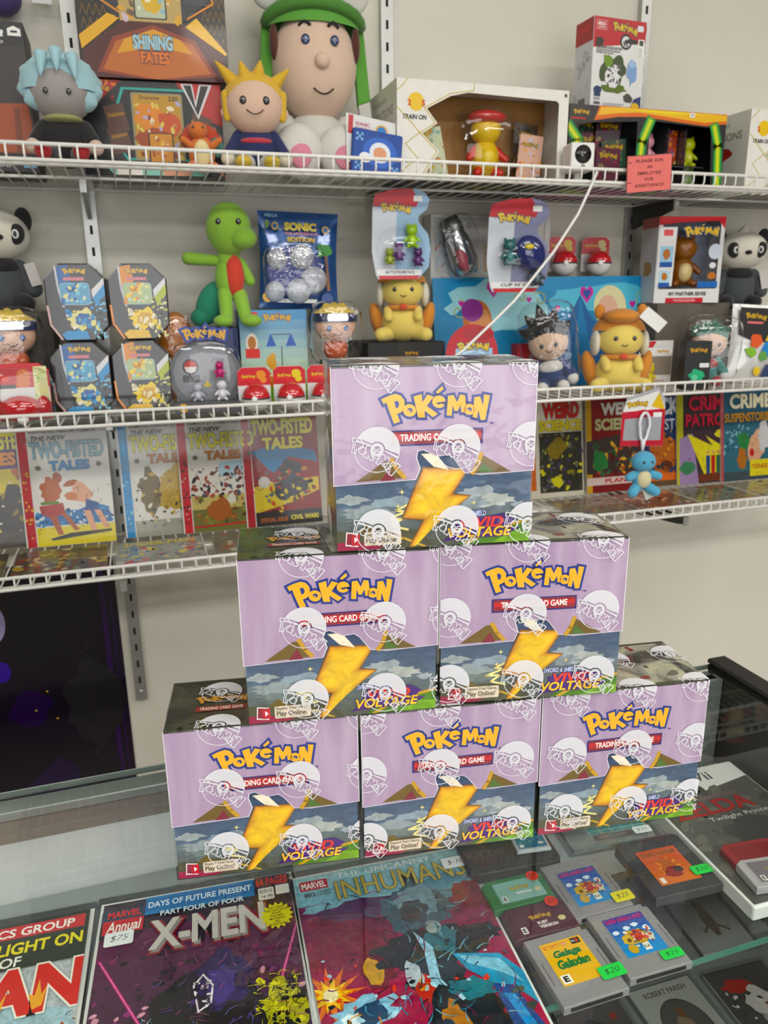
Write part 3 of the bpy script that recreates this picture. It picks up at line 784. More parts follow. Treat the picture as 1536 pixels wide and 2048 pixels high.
def art_blue(c):
    c.grad(0, 0, 1, 1, '#c42f4a', '#54204e', 10)
    c.grad(0, 0.86, 1, 1, '#7fb2c4', '#a9cdd2', 4)
    c.blob(0.5, 0.83, 0.55, 0.055, '#8cb7c4', 2, 0.3, 26); c.blob(0.35, 0.80, 0.32, 0.05, '#4d2a55', 3, 0.3, 20); c.blob(0.75, 0.82, 0.25, 0.08, '#5f8fa4', 4, 0.4, 22)
    c.blob(0.62, 0.76, 0.22, 0.13, '#47606e', 5, 0.3, 26); c.blob(0.63, 0.78, 0.15, 0.09, '#7f98a4', 6, 0.35, 22); c.blob(0.60, 0.74, 0.09, 0.06, '#2a3740', 7, 0.35, 18)
    c.blob(0.93, 0.77, 0.10, 0.09, '#7c2436', 71, 0.35, 16); c.blob(0.2, 0.66, 0.24, 0.12, '#7a2340', 72, 0.3, 20)
    c.star(0.07, 0.49, 0.012, 0.030, 12, '#e0721f', 0.9); c.star(0.07, 0.49, 0.008, 0.018, 10, '#f6c84a', 0.9); c.circ(0.07, 0.49, 0.006, '#fff3c8')
    c.blob(0.32, 0.56, 0.11, 0.10, '#6b2330', 12, 0.3, 18); c.blob(0.30, 0.54, 0.055, 0.06, '#c99a3a', 13, 0.3, 14)
    c.blob(0.60, 0.58, 0.34, 0.10, '#16242a', 14, 0.35, 28); c.blob(0.67, 0.60, 0.12, 0.07, '#2f6a75', 15, 0.35, 18); c.blob(0.66, 0.66, 0.05, 0.03, '#a9b5b2', 16, 0.3, 12); c.blob(0.90, 0.60, 0.14, 0.05, '#141c24', 17, 0.45, 18, -10)
    c.blob(0.58, 0.47, 0.17, 0.12, '#1d3038', 18, 0.35, 22); c.blob(0.52, 0.44, 0.06, 0.06, '#c43a34', 19, 0.3, 14); c.blob(0.48, 0.50, 0.06, 0.06, '#b6c3c9', 20, 0.4, 14)
    c.poly([(0.55, 0.66), (0.62, 0.58), (0.60, 0.46), (0.66, 0.36), (0.62, 0.22), (0.58, 0.24), (0.61, 0.36), (0.55, 0.46), (0.57, 0.57)], '#a7d0e2')
    c.blob(0.20, 0.40, 0.20, 0.07, '#9cc8de', 22, 0.4, 22, 6); c.blob(0.24, 0.40, 0.10, 0.045, '#274a6a', 23, 0.4, 18, 6); c.blob(0.14, 0.39, 0.06, 0.03, '#dff0f6', 24, 0.4, 14)
    c.blob(0.68, 0.33, 0.22, 0.14, '#101a1e', 25, 0.35, 24); c.blob(0.72, 0.40, 0.14, 0.05, '#2f7684', 26, 0.4, 18, -12); c.blob(0.60, 0.30, 0.08, 0.09, '#b8772a', 27, 0.4, 16); c.blob(0.55, 0.22, 0.08, 0.11, '#14353f', 28, 0.3, 16)
    c.poly([(0.70, 0.54), (0.93, 0.50), (1, 0.42), (1, 0.30), (0.92, 0.38), (0.84, 0.40), (0.74, 0.47)], '#4f9cc0'); c.poly([(0.72, 0.53), (0.92, 0.48), (0.98, 0.38), (0.90, 0.43), (0.76, 0.49)], '#96cbe0'); c.poly([(0.83, 0.40), (0.92, 0.38), (0.99, 0.20), (0.99, 0.06), (0.90, 0.12), (0.84, 0.26)], '#2b4f8c'); c.poly([(0.86, 0.36), (0.91, 0.35), (0.96, 0.18), (0.91, 0.18)], '#5f9bd0')
    c.blob(0.25, 0.24, 0.20, 0.10, '#c8502c', 29, 0.35, 20); c.blob(0.22, 0.27, 0.12, 0.05, '#e8b23c', 30, 0.4, 16); c.blob(0.40, 0.20, 0.12, 0.12, '#6b1f2a', 31, 0.3, 18); c.blob(0.10, 0.16, 0.10, 0.08, '#3a6a94', 36, 0.4, 16)
    c.line([(0.42, 0.10), (0.70, 0.20)], 0.006, '#5b9ec4'); c.blob(0.92, 0.20, 0.06, 0.03, '#5a6a58', 32, 0.5, 10, -25); c.blob(0.96, 0.30, 0.04, 0.018, '#33403a', 33, 0.5, 10, 20); c.blob(0.93, 0.36, 0.05, 0.018, '#46524a', 34, 0.5, 9, 10)
    c.splats(0.05, 0.05, 0.95, 0.7, ['#0f1a20', '#b7dbe8', '#e2564a'], 60, 0.0035, 40)
    c.hatch(0.0, 0.0, 1, 0.88, ['#1a1420', '#7c2f50'], 60, 0.016, 0.0006, 81)
    c.hatch(0.38, 0.25, 0.98, 0.80, ['#0f1a20', '#3f7c8c', '#84aebc'], 70, 0.014, 0.0006, 82)
    c.hatch(0.05, 0.05, 0.5, 0.48, ['#e8a03a', '#2a1418', '#6fa4c4'], 40, 0.012, 0.0006, 83)
def let_blue(c):
    c.rect(0.03, 0.925, 0.185, 0.97, '#b8282e'); c.txt('MARVEL', 0.04, 0.932, 0.175, 0.963, '#f2eeea', bold=0.03)
    c.txt('003', 0.045, 0.893, 0.105, 0.913, '#2a2f35', bold=0.02); c.rect(0.118, 0.890, 0.121, 0.914, '#2a2f35'); c.txt('VARIANT', 0.13, 0.905, 0.195, 0.914, '#2a2f35'); c.txt('EDITION', 0.13, 0.892, 0.19, 0.901, '#2a2f35')
    c.txt('THE UNCANNY', 0.24, 0.955, 0.80, 0.982, '#e9eff0', bold=0.005)
    c.txt('INHUMANS', 0.22, 0.855, 0.965, 0.945, '#bfae6a', '#3d3a2a', 0.018, 0.004)
flat_comic('bagged comic with crimson and blue cover and gold title in the counter', 0.1635, 0.592, -3.2, 0.1665, 0.258, art_blue, let_blue, (0.0715, 0.2305, 0.026, 0.014, '$-10'))

def art_red(c):
    c.rect(0, 0, 1, 1, '#b9bfc2')
    c.blob(0.6, 0.55, 0.5, 0.16, '#a9c3cc', 3, 0.4, 24); c.blob(0.62, 0.50, 0.12, 0.10, '#4a2f28', 4, 0.35, 18); c.blob(0.75, 0.46, 0.18, 0.12, '#7a4634', 5, 0.35, 20); c.blob(0.90, 0.42, 0.14, 0.16, '#b5624a', 6, 0.4, 20)
    c.blob(0.55, 0.34, 0.3, 0.12, '#5b3f22', 7, 0.4, 20); c.splats(0.3, 0.2, 1, 0.5, ['#c89a3a', '#4c3020', '#8fae9a', '#d9744a'], 90, 0.006, 8)
    c.hatch(0.2, 0.1, 1, 0.6, ['#2a1c18', '#d8b07a', '#8a4a34', '#c2b8a8'], 90, 0.012, 0.0005, 84)
def let_red(c):
    c.rect(0, 0.80, 1, 1, '#1e2a20'); c.rect(0, 0.93, 0.98, 0.985, '#c8282e'); c.txt('MARVEL COMICS GROUP', 0.05, 0.938, 0.93, 0.975, '#f2eee8', bold=0.025)
    c.txt('MARVEL SPOTLIGHT ON', 0.02, 0.86, 0.98, 0.91, '#e8d92c', '#15180f', 0.02, 0.03)
    c.txt('SON', 0.34, 0.80, 0.56, 0.845, '#d8402c', '#f0ece0', 0.02, 0.03); c.txt('OF', 0.60, 0.81, 0.70, 0.85, '#f0ece0', bold=0.02)
    c.txt('SATAN', 0.02, 0.615, 1.02, 0.80, '#d8302c', '#f0ece0', 0.03, 0.05)
    for u in (0.36, 0.62, 0.8):
        c.poly([(u, 0.63), (u - 0.03, 0.69), (u, 0.68), (u + 0.01, 0.74), (u + 0.03, 0.68), (u + 0.05, 0.71), (u + 0.04, 0.64)], '#f0a830')
flat_comic('bagged comic with red banner and black masthead at the left edge of the counter', -0.1815, 0.622, -3.0, 0.1665, 0.258, art_red, let_red)

grey_p = '#8d8a8b'
def cart(label, x, y, z, yaw, w, h, th, col, draw, lab, price=None, notch=True, cat='game cartridge', grp='loose game cartridges in the counter', lm=None):
    t = thing('game_cartridge', label, cat, (x, y, z), (R(-90), 0, R(yaw)), grp)
    nt = 0.004 if notch else 0.0
    link('shell', prism_me([(-w / 2, 0), (w / 2, 0), (w / 2, h - nt), (w / 2 - nt, h - nt), (w / 2 - nt, h), (-w / 2, h)] if notch else [(-w / 2, 0), (w / 2, 0), (w / 2, h - 0.004), (w / 2 - 0.006, h), (-w / 2 + 0.006, h), (-w / 2, h - 0.004)], -th, -0.0002, 0.0008), mat(col, 0.42), t)
    u0, v0, u1, v1 = lab
    x0, x1, z0, z1 = (u0 - 0.5) * w, (u1 - 0.5) * w, v0 * h, v1 * h
    link('label_recess', box_me(x0 - 0.0012, x1 + 0.0012, -th - 0.0003, -th, z0 - 0.0012, z1 + 0.0012), mat(col, 0.6), t)
    c = Canvas(x1 - x0, z1 - z0); draw(c); c.build('label_print', t, ((x0 + x1) / 2, -th - 0.0004, z0), m=gloss)
    if notch:
        for sx in (-1, 1): box('grip_groove', sx * (w / 2 - 0.0035) - 0.0006, sx * (w / 2 - 0.0035) + 0.0006, -th - 0.0003, -th, h * 0.30, h * 0.62, mat('#6f6c6d', 0.6), t)
        box('connector_slot', -w / 2 + 0.006, w / 2 - 0.006, -th * 0.75, -th * 0.3, -0.0004, 0.0, mat('#1a1a1a', 0.6), t)
    if price:
        px, pz, pw, ph, pc, pt, rd = price
        sticker(t, 'price_sticker', pw, ph, pc, pt, '#23271f', (px, -th - 0.0018, pz), round_=rd)
    return t

def lab_yellow(c):
    c.rect(0, 0, 1, 1, '#e8b21c'); c.rect(0.06, 0.86, 0.60, 0.94, '#d9642a'); c.txt('ARCADE', 0.08, 0.865, 0.50, 0.93, '#e8d04a', bold=0.03); c.txt('CLASSIC', 0.50, 0.87, 0.59, 0.925, '#f6f0e0')
    c.rect(0.72, 0.83, 0.94, 0.97, '#1c1c1c'); c.txt('3', 0.83, 0.86, 0.90, 0.95, '#d84a2a', bold=0.04); c.txt('No.', 0.74, 0.88, 0.82, 0.93, '#e8e8e0', bold=0.02)
    c.txt('Galaga', 0.18, 0.58, 0.82, 0.78, '#2f7a3a', '#1a4a6a', 0.02, 0.03, 0.2); c.txt('Galaxian', 0.14, 0.36, 0.88, 0.56, '#2f7a3a', '#1a4a6a', 0.02, 0.03, 0.2)
    c.rect(0.03, 0.04, 0.25, 0.24, '#f2efe4'); c.txt('E', 0.08, 0.08, 0.20, 0.21, '#1a1a1a', bold=0.05)
def lab_land(title):
    def f(c):
        c.grad(0, 0, 1, 1, '#5f9fd4', '#2f3f94', 6); c.txt(title, 0.04, 0.86, 0.96, 0.97, '#c04a7a', '#2a2a72', 0.02, 0.04)
        for i, (u, v) in enumerate(((0.12, 0.62), (0.42, 0.68), (0.85, 0.60), (0.65, 0.72))): c.blob(u, v, 0.10, 0.06, '#dfe9f2', i, 0.3, 12)
        c.blob(0.5, 0.42, 0.36, 0.22, '#c9a24a', 7, 0.4, 18); c.blob(0.55, 0.46, 0.20, 0.16, '#b8382e', 8, 0.4, 16); c.blob(0.25, 0.40, 0.14, 0.12, '#d8b23c', 9, 0.4, 12); c.blob(0.80, 0.38, 0.14, 0.14, '#d8d0c0', 10, 0.4, 12)
        c.splats(0.1, 0.2, 0.9, 0.6, ['#2a3a5a', '#f0e6d0', '#d85a3a', '#6a4a2a'], 36, 0.0022, 12)
        c.blob(0.25, 0.17, 0.12, 0.12, '#c9a44a', 13, 0.2, 14); c.rect(0.50, 0.07, 0.66, 0.25, '#f0ede4'); c.txt('K-A', 0.52, 0.12, 0.64, 0.21, '#1a1a1a', bold=0.03)
    return f
def lab_gba(title, sub, bg, ink, ink2, badge=True):
    def f(c):
        c.rect(0, 0, 1, 1, bg)
        c.logo(0.28, 0.46, 0.44, fill=ink, edge='#5a5a3c', ew=0.012)
        for i, s_ in enumerate(sub): c.txt(s_, 0.40, 0.30 - 0.16 * i, 0.40 + 0.05 * len(s_), 0.42 - 0.16 * i, ink2, bold=0.04)
        c.rect(0.06, 0.06, 0.16, 0.32, '#f0eee8'); c.txt('E', 0.08, 0.10, 0.14, 0.28, '#1a1a1a', bold=0.05)
        if badge: c.ell(0.87, 0.36, 0.07, 0.10, '#cfc89a')
    return f
EX = 'grey game cartridge with '
cart(EX + 'bright yellow label and green price tag in the counter', 0.2930, 0.393, SHZ, 0.0, 0.058, 0.0660, 0.008, grey_p, lab_yellow, (0.17, 0.24, 0.83, 0.87), (0.024, 0.0105, 0.022, 0.012, '#3fd05a', '$20', False))
cart(EX + 'blue picture label near the lower green price tag', 0.3560, 0.3985, SHZ, -1.5, 0.058, 0.0660, 0.008, grey_p, lab_land('SUPER MARIO LAND'), (0.17, 0.26, 0.83, 0.88), (0.017, 0.006, 0.020, 0.009, '#3fd05a', '$25', False))
cart(EX + 'blue picture label and yellow price tag', 0.3480, 0.4655, SHZ, -1.0, 0.058, 0.0660, 0.008, grey_p, lab_land('SUPER MARIO LAND'), (0.17, 0.16, 0.83, 0.80), (0.024, 0.004, 0.020, 0.012, '#e8dc3a', '$25', False))
cart('dark maroon half-size game cartridge with red round price dot', 0.2890, 0.4605, SHZ, -2.0, 0.060, 0.0335, 0.008, '#4a2630', lab_gba('', ('RUBY', 'VERSION'), '#4c2832', '#c99a4a', '#e9e2dc'), (0.10, 0.06, 0.92, 0.86), (0.018, 0.024, 0.012, 0.012, '#e8584a', '$20', True), False)
cart('translucent green half-size game cartridge with red round price dot', 0.2860, 0.4955, SHZ, -2.0, 0.060, 0.0345, 0.008, '#2a7a3e', lab_gba('', ('EMERALD',), '#8fb9ae', '#c9b86a', '#e9f2ee'), (0.16, 0.14, 0.90, 0.84), (0.020, 0.022, 0.012, 0.012, '#e8584a', '$50', True), False)
def lab_orange(c):
    c.grad(0, 0, 1, 1, '#d8742a', '#c8482a', 5); c.txt('DUKE NUKEM', 0.08, 0.80, 0.92, 0.93, '#7a3a1a', '#e8a03a', 0.02, 0.04); c.star(0.5, 0.45, 0.006, 0.014, 10, '#e89a3a'); c.blob(0.5, 0.42, 0.22, 0.34, '#b8602e', 3, 0.35, 16); c.blob(0.5, 0.30, 0.28, 0.16, '#8c2a22', 4, 0.35, 16); c.blob(0.66, 0.34, 0.16, 0.10, '#3a2c28', 6, 0.4, 12)
    c.rect(0.06, 0.05, 0.17, 0.20, '#efe8dc')
cart('black wide game cartridge with fiery orange label and green price tag', 0.4330, 0.4600, SHZ, -3.0, 0.070, 0.072, 0.010, '#3b3b3c', lab_orange, (0.20, 0.16, 0.80, 0.78), (0.026, 0.014, 0.020, 0.011, '#3fd05a', '$20', False), False)

# black soft case carrying a small grey game card
t = thing('game_case', 'black plastic game case lying below the middle card box', 'game case', (0.299, 0.5345, SHZ), (R(-90), 0, R(-4)))
link('case_shell', prism_me([(-0.045, 0.004), (-0.041, 0), (0.041, 0), (0.045, 0.004), (0.045, 0.052), (0.041, 0.056), (-0.041, 0.056), (-0.045, 0.052)], -0.012, -0.0002, 0.001), mat('#2c2c28', 0.4), t)
box('hinge', -0.046, -0.043, -0.010, -0.002, 0.012, 0.044, mat('#1c1c1a', 0.5), t)
def lab_teal(c):
    c.grad(0, 0, 1, 1, '#3f6f8c', '#5f96a6', 5); c.txt('Pokémon', 0.15, 0.62, 0.85, 0.80, '#2a3f5a', bold=0.03); c.rect(0.05, 0.06, 0.20, 0.22, '#e9ece8'); c.ell(0.82, 0.22, 0.10, 0.08, '#c9d2cc'); c.splats(0.1, 0.3, 0.9, 0.6, ['#7fb0bc', '#33566e'], 14, 0.002, 3)
t2 = cart('small grey game card with teal label on the black case', 0.322, 0.546, SHZ + 0.0125, -8, 0.034, 0.034, 0.004, '#b6bcc0', lab_teal, (0.08, 0.08, 0.92, 0.80), None, False)

# clear box holding a teal grid card
t = thing('clear_case', 'clear plastic case with teal grid insert and price tag below the right card box', 'plastic case', (0.408, 0.5365, SHZ), (R(-90), 0, R(-5)))
box('insert', -0.044, 0.046, -0.006, -0.001, 0.004, 0.048, mat('#7d8583', 0.5), t)
c = Canvas(0.088, 0.044)
c.rect(0.28, 0.36, 0.98, 0.96, '#5f8f90')
for k in range(6): c.line([(0.28 + k * 0.14, 0.36), (0.28 + k * 0.14, 0.96)], 0.0005, '#c9dcd8')
for k in range(3): c.line([(0.28, 0.45 + k * 0.24), (0.98, 0.45 + k * 0.24)], 0.0005, '#c9dcd8')
c.rect(0.30, 0.14, 0.76, 0.32, '#4f4a48'); c.txt('MEMORY CARD', 0.36, 0.19, 0.70, 0.27, '#7f7a76')
c.blob(0.12, 0.4, 0.14, 0.3, '#6d7371', 3, 0.3, 14)
c.build('insert_print', t, (0.001, -0.0062, 0.004), m=gloss)
sticker(t, 'price_sticker', 0.019, 0.010, '#d8dedd', '$20', '#5a6264', (0.034, -0.0105, 0.006))
link('case_lid', box_me(-0.050, 0.050, -0.0095, -0.0002, 0, 0.052, 0.001), film_mat('clear_case_plastic', 1.4, 30, 0.15, 0.08, (0.93, 0.95, 0.95)), t)

# disc game case, white, with dark sleeve
t = thing('disc_game_case', 'white disc game case with dark sleeve and red title beside the end panel', 'game case', (0.5345, 0.4195, SHZ), (R(-90), 0, R(-1.5)))
box('case_shell', -0.0665, 0.0665, -0.015, -0.0002, 0, 0.190, mat('#e4e4e0', 0.35), t, 0.002, 2)
c = Canvas(0.128, 0.184)
c.rect(0, 0, 1, 0.86, '#4a4a47'); c.rect(0, 0.86, 1, 1, '#e2e2de'); c.poly([(0, 0.86), (0.5, 0.80), (1, 0.86), (1, 0.9), (0, 0.9)], '#e2e2de')
c.splats(0.03, 0.1, 0.97, 0.8, ['#3c3c3a', '#565450', '#62605a'], 60, 0.010, 6)
c.blob(0.6, 0.40, 0.36, 0.20, '#39393a', 3, 0.4, 20); c.blob(0.8, 0.2, 0.2, 0.1, '#5a2426', 4, 0.4, 16)
c.txt('Wii', 0.44, 0.885, 0.70, 0.960, '#4f5356', bold=0.015)
c.txt('THE LEGEND OF', 0.22, 0.735, 0.74, 0.758, '#8a6a6a', bold=0.01)
c.txt('ZELDA', 0.06, 0.61, 0.80, 0.72, '#a01c22', '#3a0f12', 0.015, 0.02)
c.txt('Twilight Princess', 0.30, 0.545, 0.92, 0.585, '#c9c9c4', bold=0.0)
c.build('sleeve_print', t, (0, -0.0154, 0.003), m=gloss)
c = Canvas(0.184, 0.013); c.rect(0, 0, 1, 1, '#d9d9d4'); c.txt('TWILIGHT PRINCESS', 0.25, 0.25, 0.80, 0.75, '#6a6a68'); c.ell(0.90, 0.5, 0.05, 0.45, '#bfc6d8'); c.txt('$20', 0.865, 0.3, 0.93, 0.75, '#3a4a9a')
c.build('spine_print', t, (-0.0668, -0.0145, 0.095), (R(90), R(90), R(180)), gloss)
WT = SHZ + 0.0155
cart('red half-size game cartridge lying on the white disc case', 0.512, 0.452, WT, -6, 0.058, 0.034, 0.007, '#8e1f28', lambda c: c.rect(0, 0, 1, 1, '#7a1a24'), (0.15, 0.15, 0.85, 0.85), None, False)
cart('grey clear half-size game cartridge leaning on the red one', 0.508, 0.4275, WT + 0.0005, -8, 0.058, 0.034, 0.0085, '#a9a6a8', lab_gba('', ('VERSION',), '#6d676c', '#8a7f62', '#c9c4c8'), (0.14, 0.14, 0.90, 0.86), None, False)

# graded and sleeved cards on the lower shelf
def slab(label, x, y, yaw, w, h, draw):
    t = thing('trading_card', label, 'trading card', (x, y, 0.7425), (R(-90), 0, R(yaw)), 'cased cards on the lower case shelf')
    box('card', -w / 2 + 0.004, w / 2 - 0.004, -0.0035, -0.001, 0.004, h - 0.004, mat('#b9b9b4', 0.5), t)
    c = Canvas(w - 0.008, h - 0.008); draw(c); c.build('card_print', t, (0, -0.0037, 0.004), m=gloss)
    link('card_holder', box_me(-w / 2, w / 2, -0.0062, -0.0002, 0, h, 0.0008), film_mat('card_holder_plastic', 1.0, 10, 0.05, 0.05, (0.95, 0.96, 0.96)), t)
def d_player(c):
    c.rect(0, 0, 1, 1, '#9a9a94'); c.txt('ROBERT PARISH', 0.18, 0.88, 0.86, 0.94, '#2a2a28', bold=0.01); c.ell(0.5, 0.48, 0.36, 0.34, '#3a3a38'); c.ell(0.5, 0.48, 0.34, 0.32, '#4a4844'); c.blob(0.5, 0.40, 0.16, 0.26, '#7a6a58', 3, 0.3, 16); c.blob(0.52, 0.66, 0.06, 0.06, '#6a4a38', 4, 0.2, 12)
def d_dark(c): c.rect(0, 0, 1, 1, '#4a4644'); c.blob(0.5, 0.5, 0.4, 0.4, '#2a2a2c', 3, 0.3, 18); c.blob(0.42, 0.75, 0.10, 0.08, '#7a4a44', 5, 0.3, 12); c.circ(0.8, 0.85, 0.004, '#8a4a44')
def d_red(c): c.rect(0, 0, 1, 1, '#3c3a3a'); c.blob(0.35, 0.80, 0.28, 0.10, '#9a4a48', 3, 0.4, 18); c.blob(0.5, 0.62, 0.24, 0.18, '#b9b2ac', 4, 0.4, 18); c.blob(0.5, 0.35, 0.2, 0.16, '#8f8a84', 5, 0.4, 18); c.splats(0.1, 0.1, 0.9, 0.9, ['#6a4a48', '#c4beb8', '#2c2a2a'], 30, 0.004, 6)
def d_pale(c): c.rect(0, 0, 1, 1, '#a3a39e'); c.blob(0.5, 0.5, 0.12, 0.36, '#5a4238', 3, 0.3, 16); c.line([(0.3, 0.3), (0.5, 0.45), (0.75, 0.28)], 0.003, '#5a4238'); c.line([(0.25, 0.36), (0.8, 0.34)], 0.0012, '#6a6660')
slab('cased card with a round portrait window and printed player name', 0.445, 0.400, -1, 0.078, 0.108, d_player)
slab('dark cased card at the bottom edge beside the portrait card', 0.360, 0.402, -2, 0.075, 0.105, d_dark)
slab('dark cased card with red and white picture by the end panel', 0.527, 0.392, -3, 0.078, 0.108, d_red)
slab('pale cased card with a thin brown shape under the glass shelf', 0.548, 0.512, -6, 0.072, 0.094, d_pale)

# ---------------------------------------------------------------- shared builders for the wall stock
Z1, Z2, Z3 = DECKS
pm = print_mat(0.35, 0.15)
pouch_film = film_mat('clear_bag', 2.4, 45, 0.7, 0.05)
blister_film = film_mat('blister_plastic', 1.7, 25, 0.25, 0.05)
def PL(col): return mat(col, 0.85, kind='plush')

def carton(name, label, cat, x, y, z, w, d, h, yaw, col, draw, group=None, tilt=0, under=None, side=None):
    """closed printed carton: front face centre at x,y; base at z"""
    t = thing(name, label, cat, (x, y, z), (R(tilt), 0, R(yaw)), group)
    box('carton', -w / 2, w / 2, 0, d, 0.0003, h, mat(col, 0.45), t, 0.0008)
    c = Canvas(w - 0.001, h - 0.001); draw(c); c.build('front_print', t, (0, -0.0002, 0.0008), m=pm)
    if side:
        c = Canvas(d - 0.001, h - 0.001); side(c); c.build('side_print', t, (-w / 2 - 0.0002, d / 2, 0.0008), (0, 0, R(-90)), pm)
    if under:
        c = Canvas(w - 0.001, d - 0.001); under(c); c.build('base_print', t, (0, d, 0.0001), (R(90), 0, 0), pm)
    return t

def plate_me(outer, holes, y):
    tr = tessellate_polygon([[Vector((p[0], p[1], 0)) for p in outer]] + [[Vector((p[0], p[1], 0)) for p in h] for h in holes])
    pts = [p for l in [outer] + holes for p in l]
    me = bpy.data.meshes.new('plate')
    fs = []
    for t in tr:
        q = [pts[i] for i in t]
        fs.append(tuple(t) if area2(q) > 0 else tuple(t)[::-1])
    me.from_pydata([(x, y, z) for x, z in pts], [], fs)
    return me

def window_carton(name, label, cat, x, y, z, w, d, h, yaw, col, inner, holes, draw, group=None, under=None, side=None):
    """carton whose front has real openings; holes are lists of (u,v)"""
    t = thing(name, label, cat, (x, y, z), (0, 0, R(yaw)), group)
    H = [[((u - 0.5) * w, v * h) for u, v in q] for q in holes]
    cm = CM()
    cm.bx(-w / 2, -w / 2 + 0.001, 0, d, 0.0003, h).bx(w / 2 - 0.001, w / 2, 0, d, 0.0003, h).bx(-w / 2, w / 2, d - 0.001, d, 0.0003, h).bx(-w / 2, w / 2, 0, d, 0.0003, 0.0012).bx(-w / 2, w / 2, 0, d, h - 0.001, h)
    cm.build('carton', mat(col, 0.45), t, smooth=False)
    link('front_panel', plate_me([(-w / 2, 0.0003), (w / 2, 0.0003), (w / 2, h), (-w / 2, h)], H, -0.0001), mat(col, 0.45), t)
    CM().bx(-w / 2 + 0.002, w / 2 - 0.002, min(d * 0.8, 0.092), min(d * 0.8, 0.092) + 0.001, 0.002, h - 0.002).build('inner_tray', mat(inner, 0.5), t, smooth=False)
    for q in H:
        xs = [p[0] for p in q]; zs = [p[1] for p in q]
        cm = CM(); cm.add([(p[0], 0.0012, p[1]) for p in q], [tuple(range(len(q)))])
        cm.build('window', blister_film, t, smooth=False)
    c = Canvas(w, h); draw(c)
    if c.cm.f: c.build('front_print', t, (0, -0.0004, 0), m=pm)
    if under:
        c = Canvas(w - 0.001, d - 0.001); under(c); c.build('base_print', t, (0, d, 0.0001), (R(90), 0, 0), pm)
    if side:
        c = Canvas(d - 0.001, h - 0.001); side(c); c.build('side_print', t, (-w / 2 - 0.0002, d / 2, 0.0008), (0, 0, R(-90)), pm)
    return t

def toy(t, x, y, z, s, body, belly, limbs=None, name='toy_figure', ears=True):
    """plain rounded toy, no face: s is its height"""
    limbs = limbs or body
    cm = CM()
    cm.ell((x, y, z + s * 0.32), (s * 0.24, s * 0.22, s * 0.30), body, 14, 9)
    cm.ell((x, y - s * 0.12, z + s * 0.30), (s * 0.16, s * 0.13, s * 0.20), belly, 12, 8)
    cm.ell((x, y - s * 0.02, z + s * 0.74), (s * 0.26, s * 0.23, s * 0.24), body, 14, 9)
    for k in (-1, 1):
        if ears: cm.ell((x + k * s * 0.17, y, z + s * 0.96), (s * 0.07, s * 0.05, s * 0.08), limbs, 10, 6)
        cm.limb((x + k * s * 0.18, y, z + s * 0.45), (x + k * s * 0.32, y - s * 0.10, z + s * 0.30), s * 0.07, s * 0.06, limbs)
        cm.limb((x + k * s * 0.12, y - s * 0.04, z + s * 0.12), (x + k * s * 0.20, y - s * 0.16, z + s * 0.07), s * 0.09, s * 0.07, limbs)
    return cm.build(name, print_mat(0.35, 0.3), t)

def ellp(t, name, c, r, m, rot=None, n=24, k=16, **kw):
    cm = CM().ell((0, 0, 0), r, n=n, m=k, rot=rot, **kw)
    return cm.build(name, m, t, c)
def limbp(t, name, p0, p1, r0, r1, m, bend=(0, 0, 0)):
    return CM().limb(p0, p1, r0, r1, bend=bend).build(name, m, t)
def eyes(t, x, y, z, dx, r, m=None):
    for k in (-1, 1): ellp(t, 'eye', (x + k * dx, y, z), (r, r * 0.45, r * 1.1), m or mat('#141414', 0.2, coat=1.0), n=14, k=8)
def smile(t, x, y, z, w, m=None, r=0.0009):
    CM().tube([(x + w * (k / 6 - 0.5) * 2, y + 0.0035 * abs(k / 3 - 1) ** 2, z + w * 0.55 * (k / 3 - 1) ** 2) for k in range(7)], r, n=6).build('mouth', m or mat('#3a2420', 0.7), t)
def spiky(base, r, dirs, L_, th, col='#ffffff', shell=True, zmin=-0.1, rot=None, n=24):
    """hair cap with tufts"""
    cm = CM()
    if shell: cm.ell(base, r, n=n, m=10, zmin=zmin, rot=rot)
    for dx, dy, dz, l in dirs:
        d = Vector((dx, dy, dz)).normalized()
        p = Vector(base) + Vector((d.x * r[0], d.y * r[1], d.z * r[2])) * 0.86
        cm.cone(p, p + d * L_ * l, th)
    return cm

def bag(t, c, r, seed=0, name='clear_bag', sq=0.5, m=None):
    """crumpled clear bag: squared pillow with a gathered top"""
    rg = random.Random(seed); n, mm = 28, 16; vs = []; fs = []
    for j in range(mm + 1):
        tt = -math.pi / 2 + math.pi * j / mm
        for i in range(n):
            p = 2 * math.pi * i / n
            f = lambda a: math.copysign(abs(a) ** sq, a)
            k = 1 + 0.10 * (rg.random() - 0.5)
            vs.append((c[0] + r[0] * f(math.cos(tt)) * f(math.cos(p)) * k, c[1] + r[1] * f(math.cos(tt)) * f(math.sin(p)) * k, c[2] + r[2] * f(math.sin(tt))))
    for j in range(mm):
        for i in range(n):
            a, b = j * n + i, j * n + (i + 1) % n; fs.append((a, b, b + n, a + n))
    cm = CM(); cm.add(vs, fs)
    return cm.build(name, m or pouch_film, t)

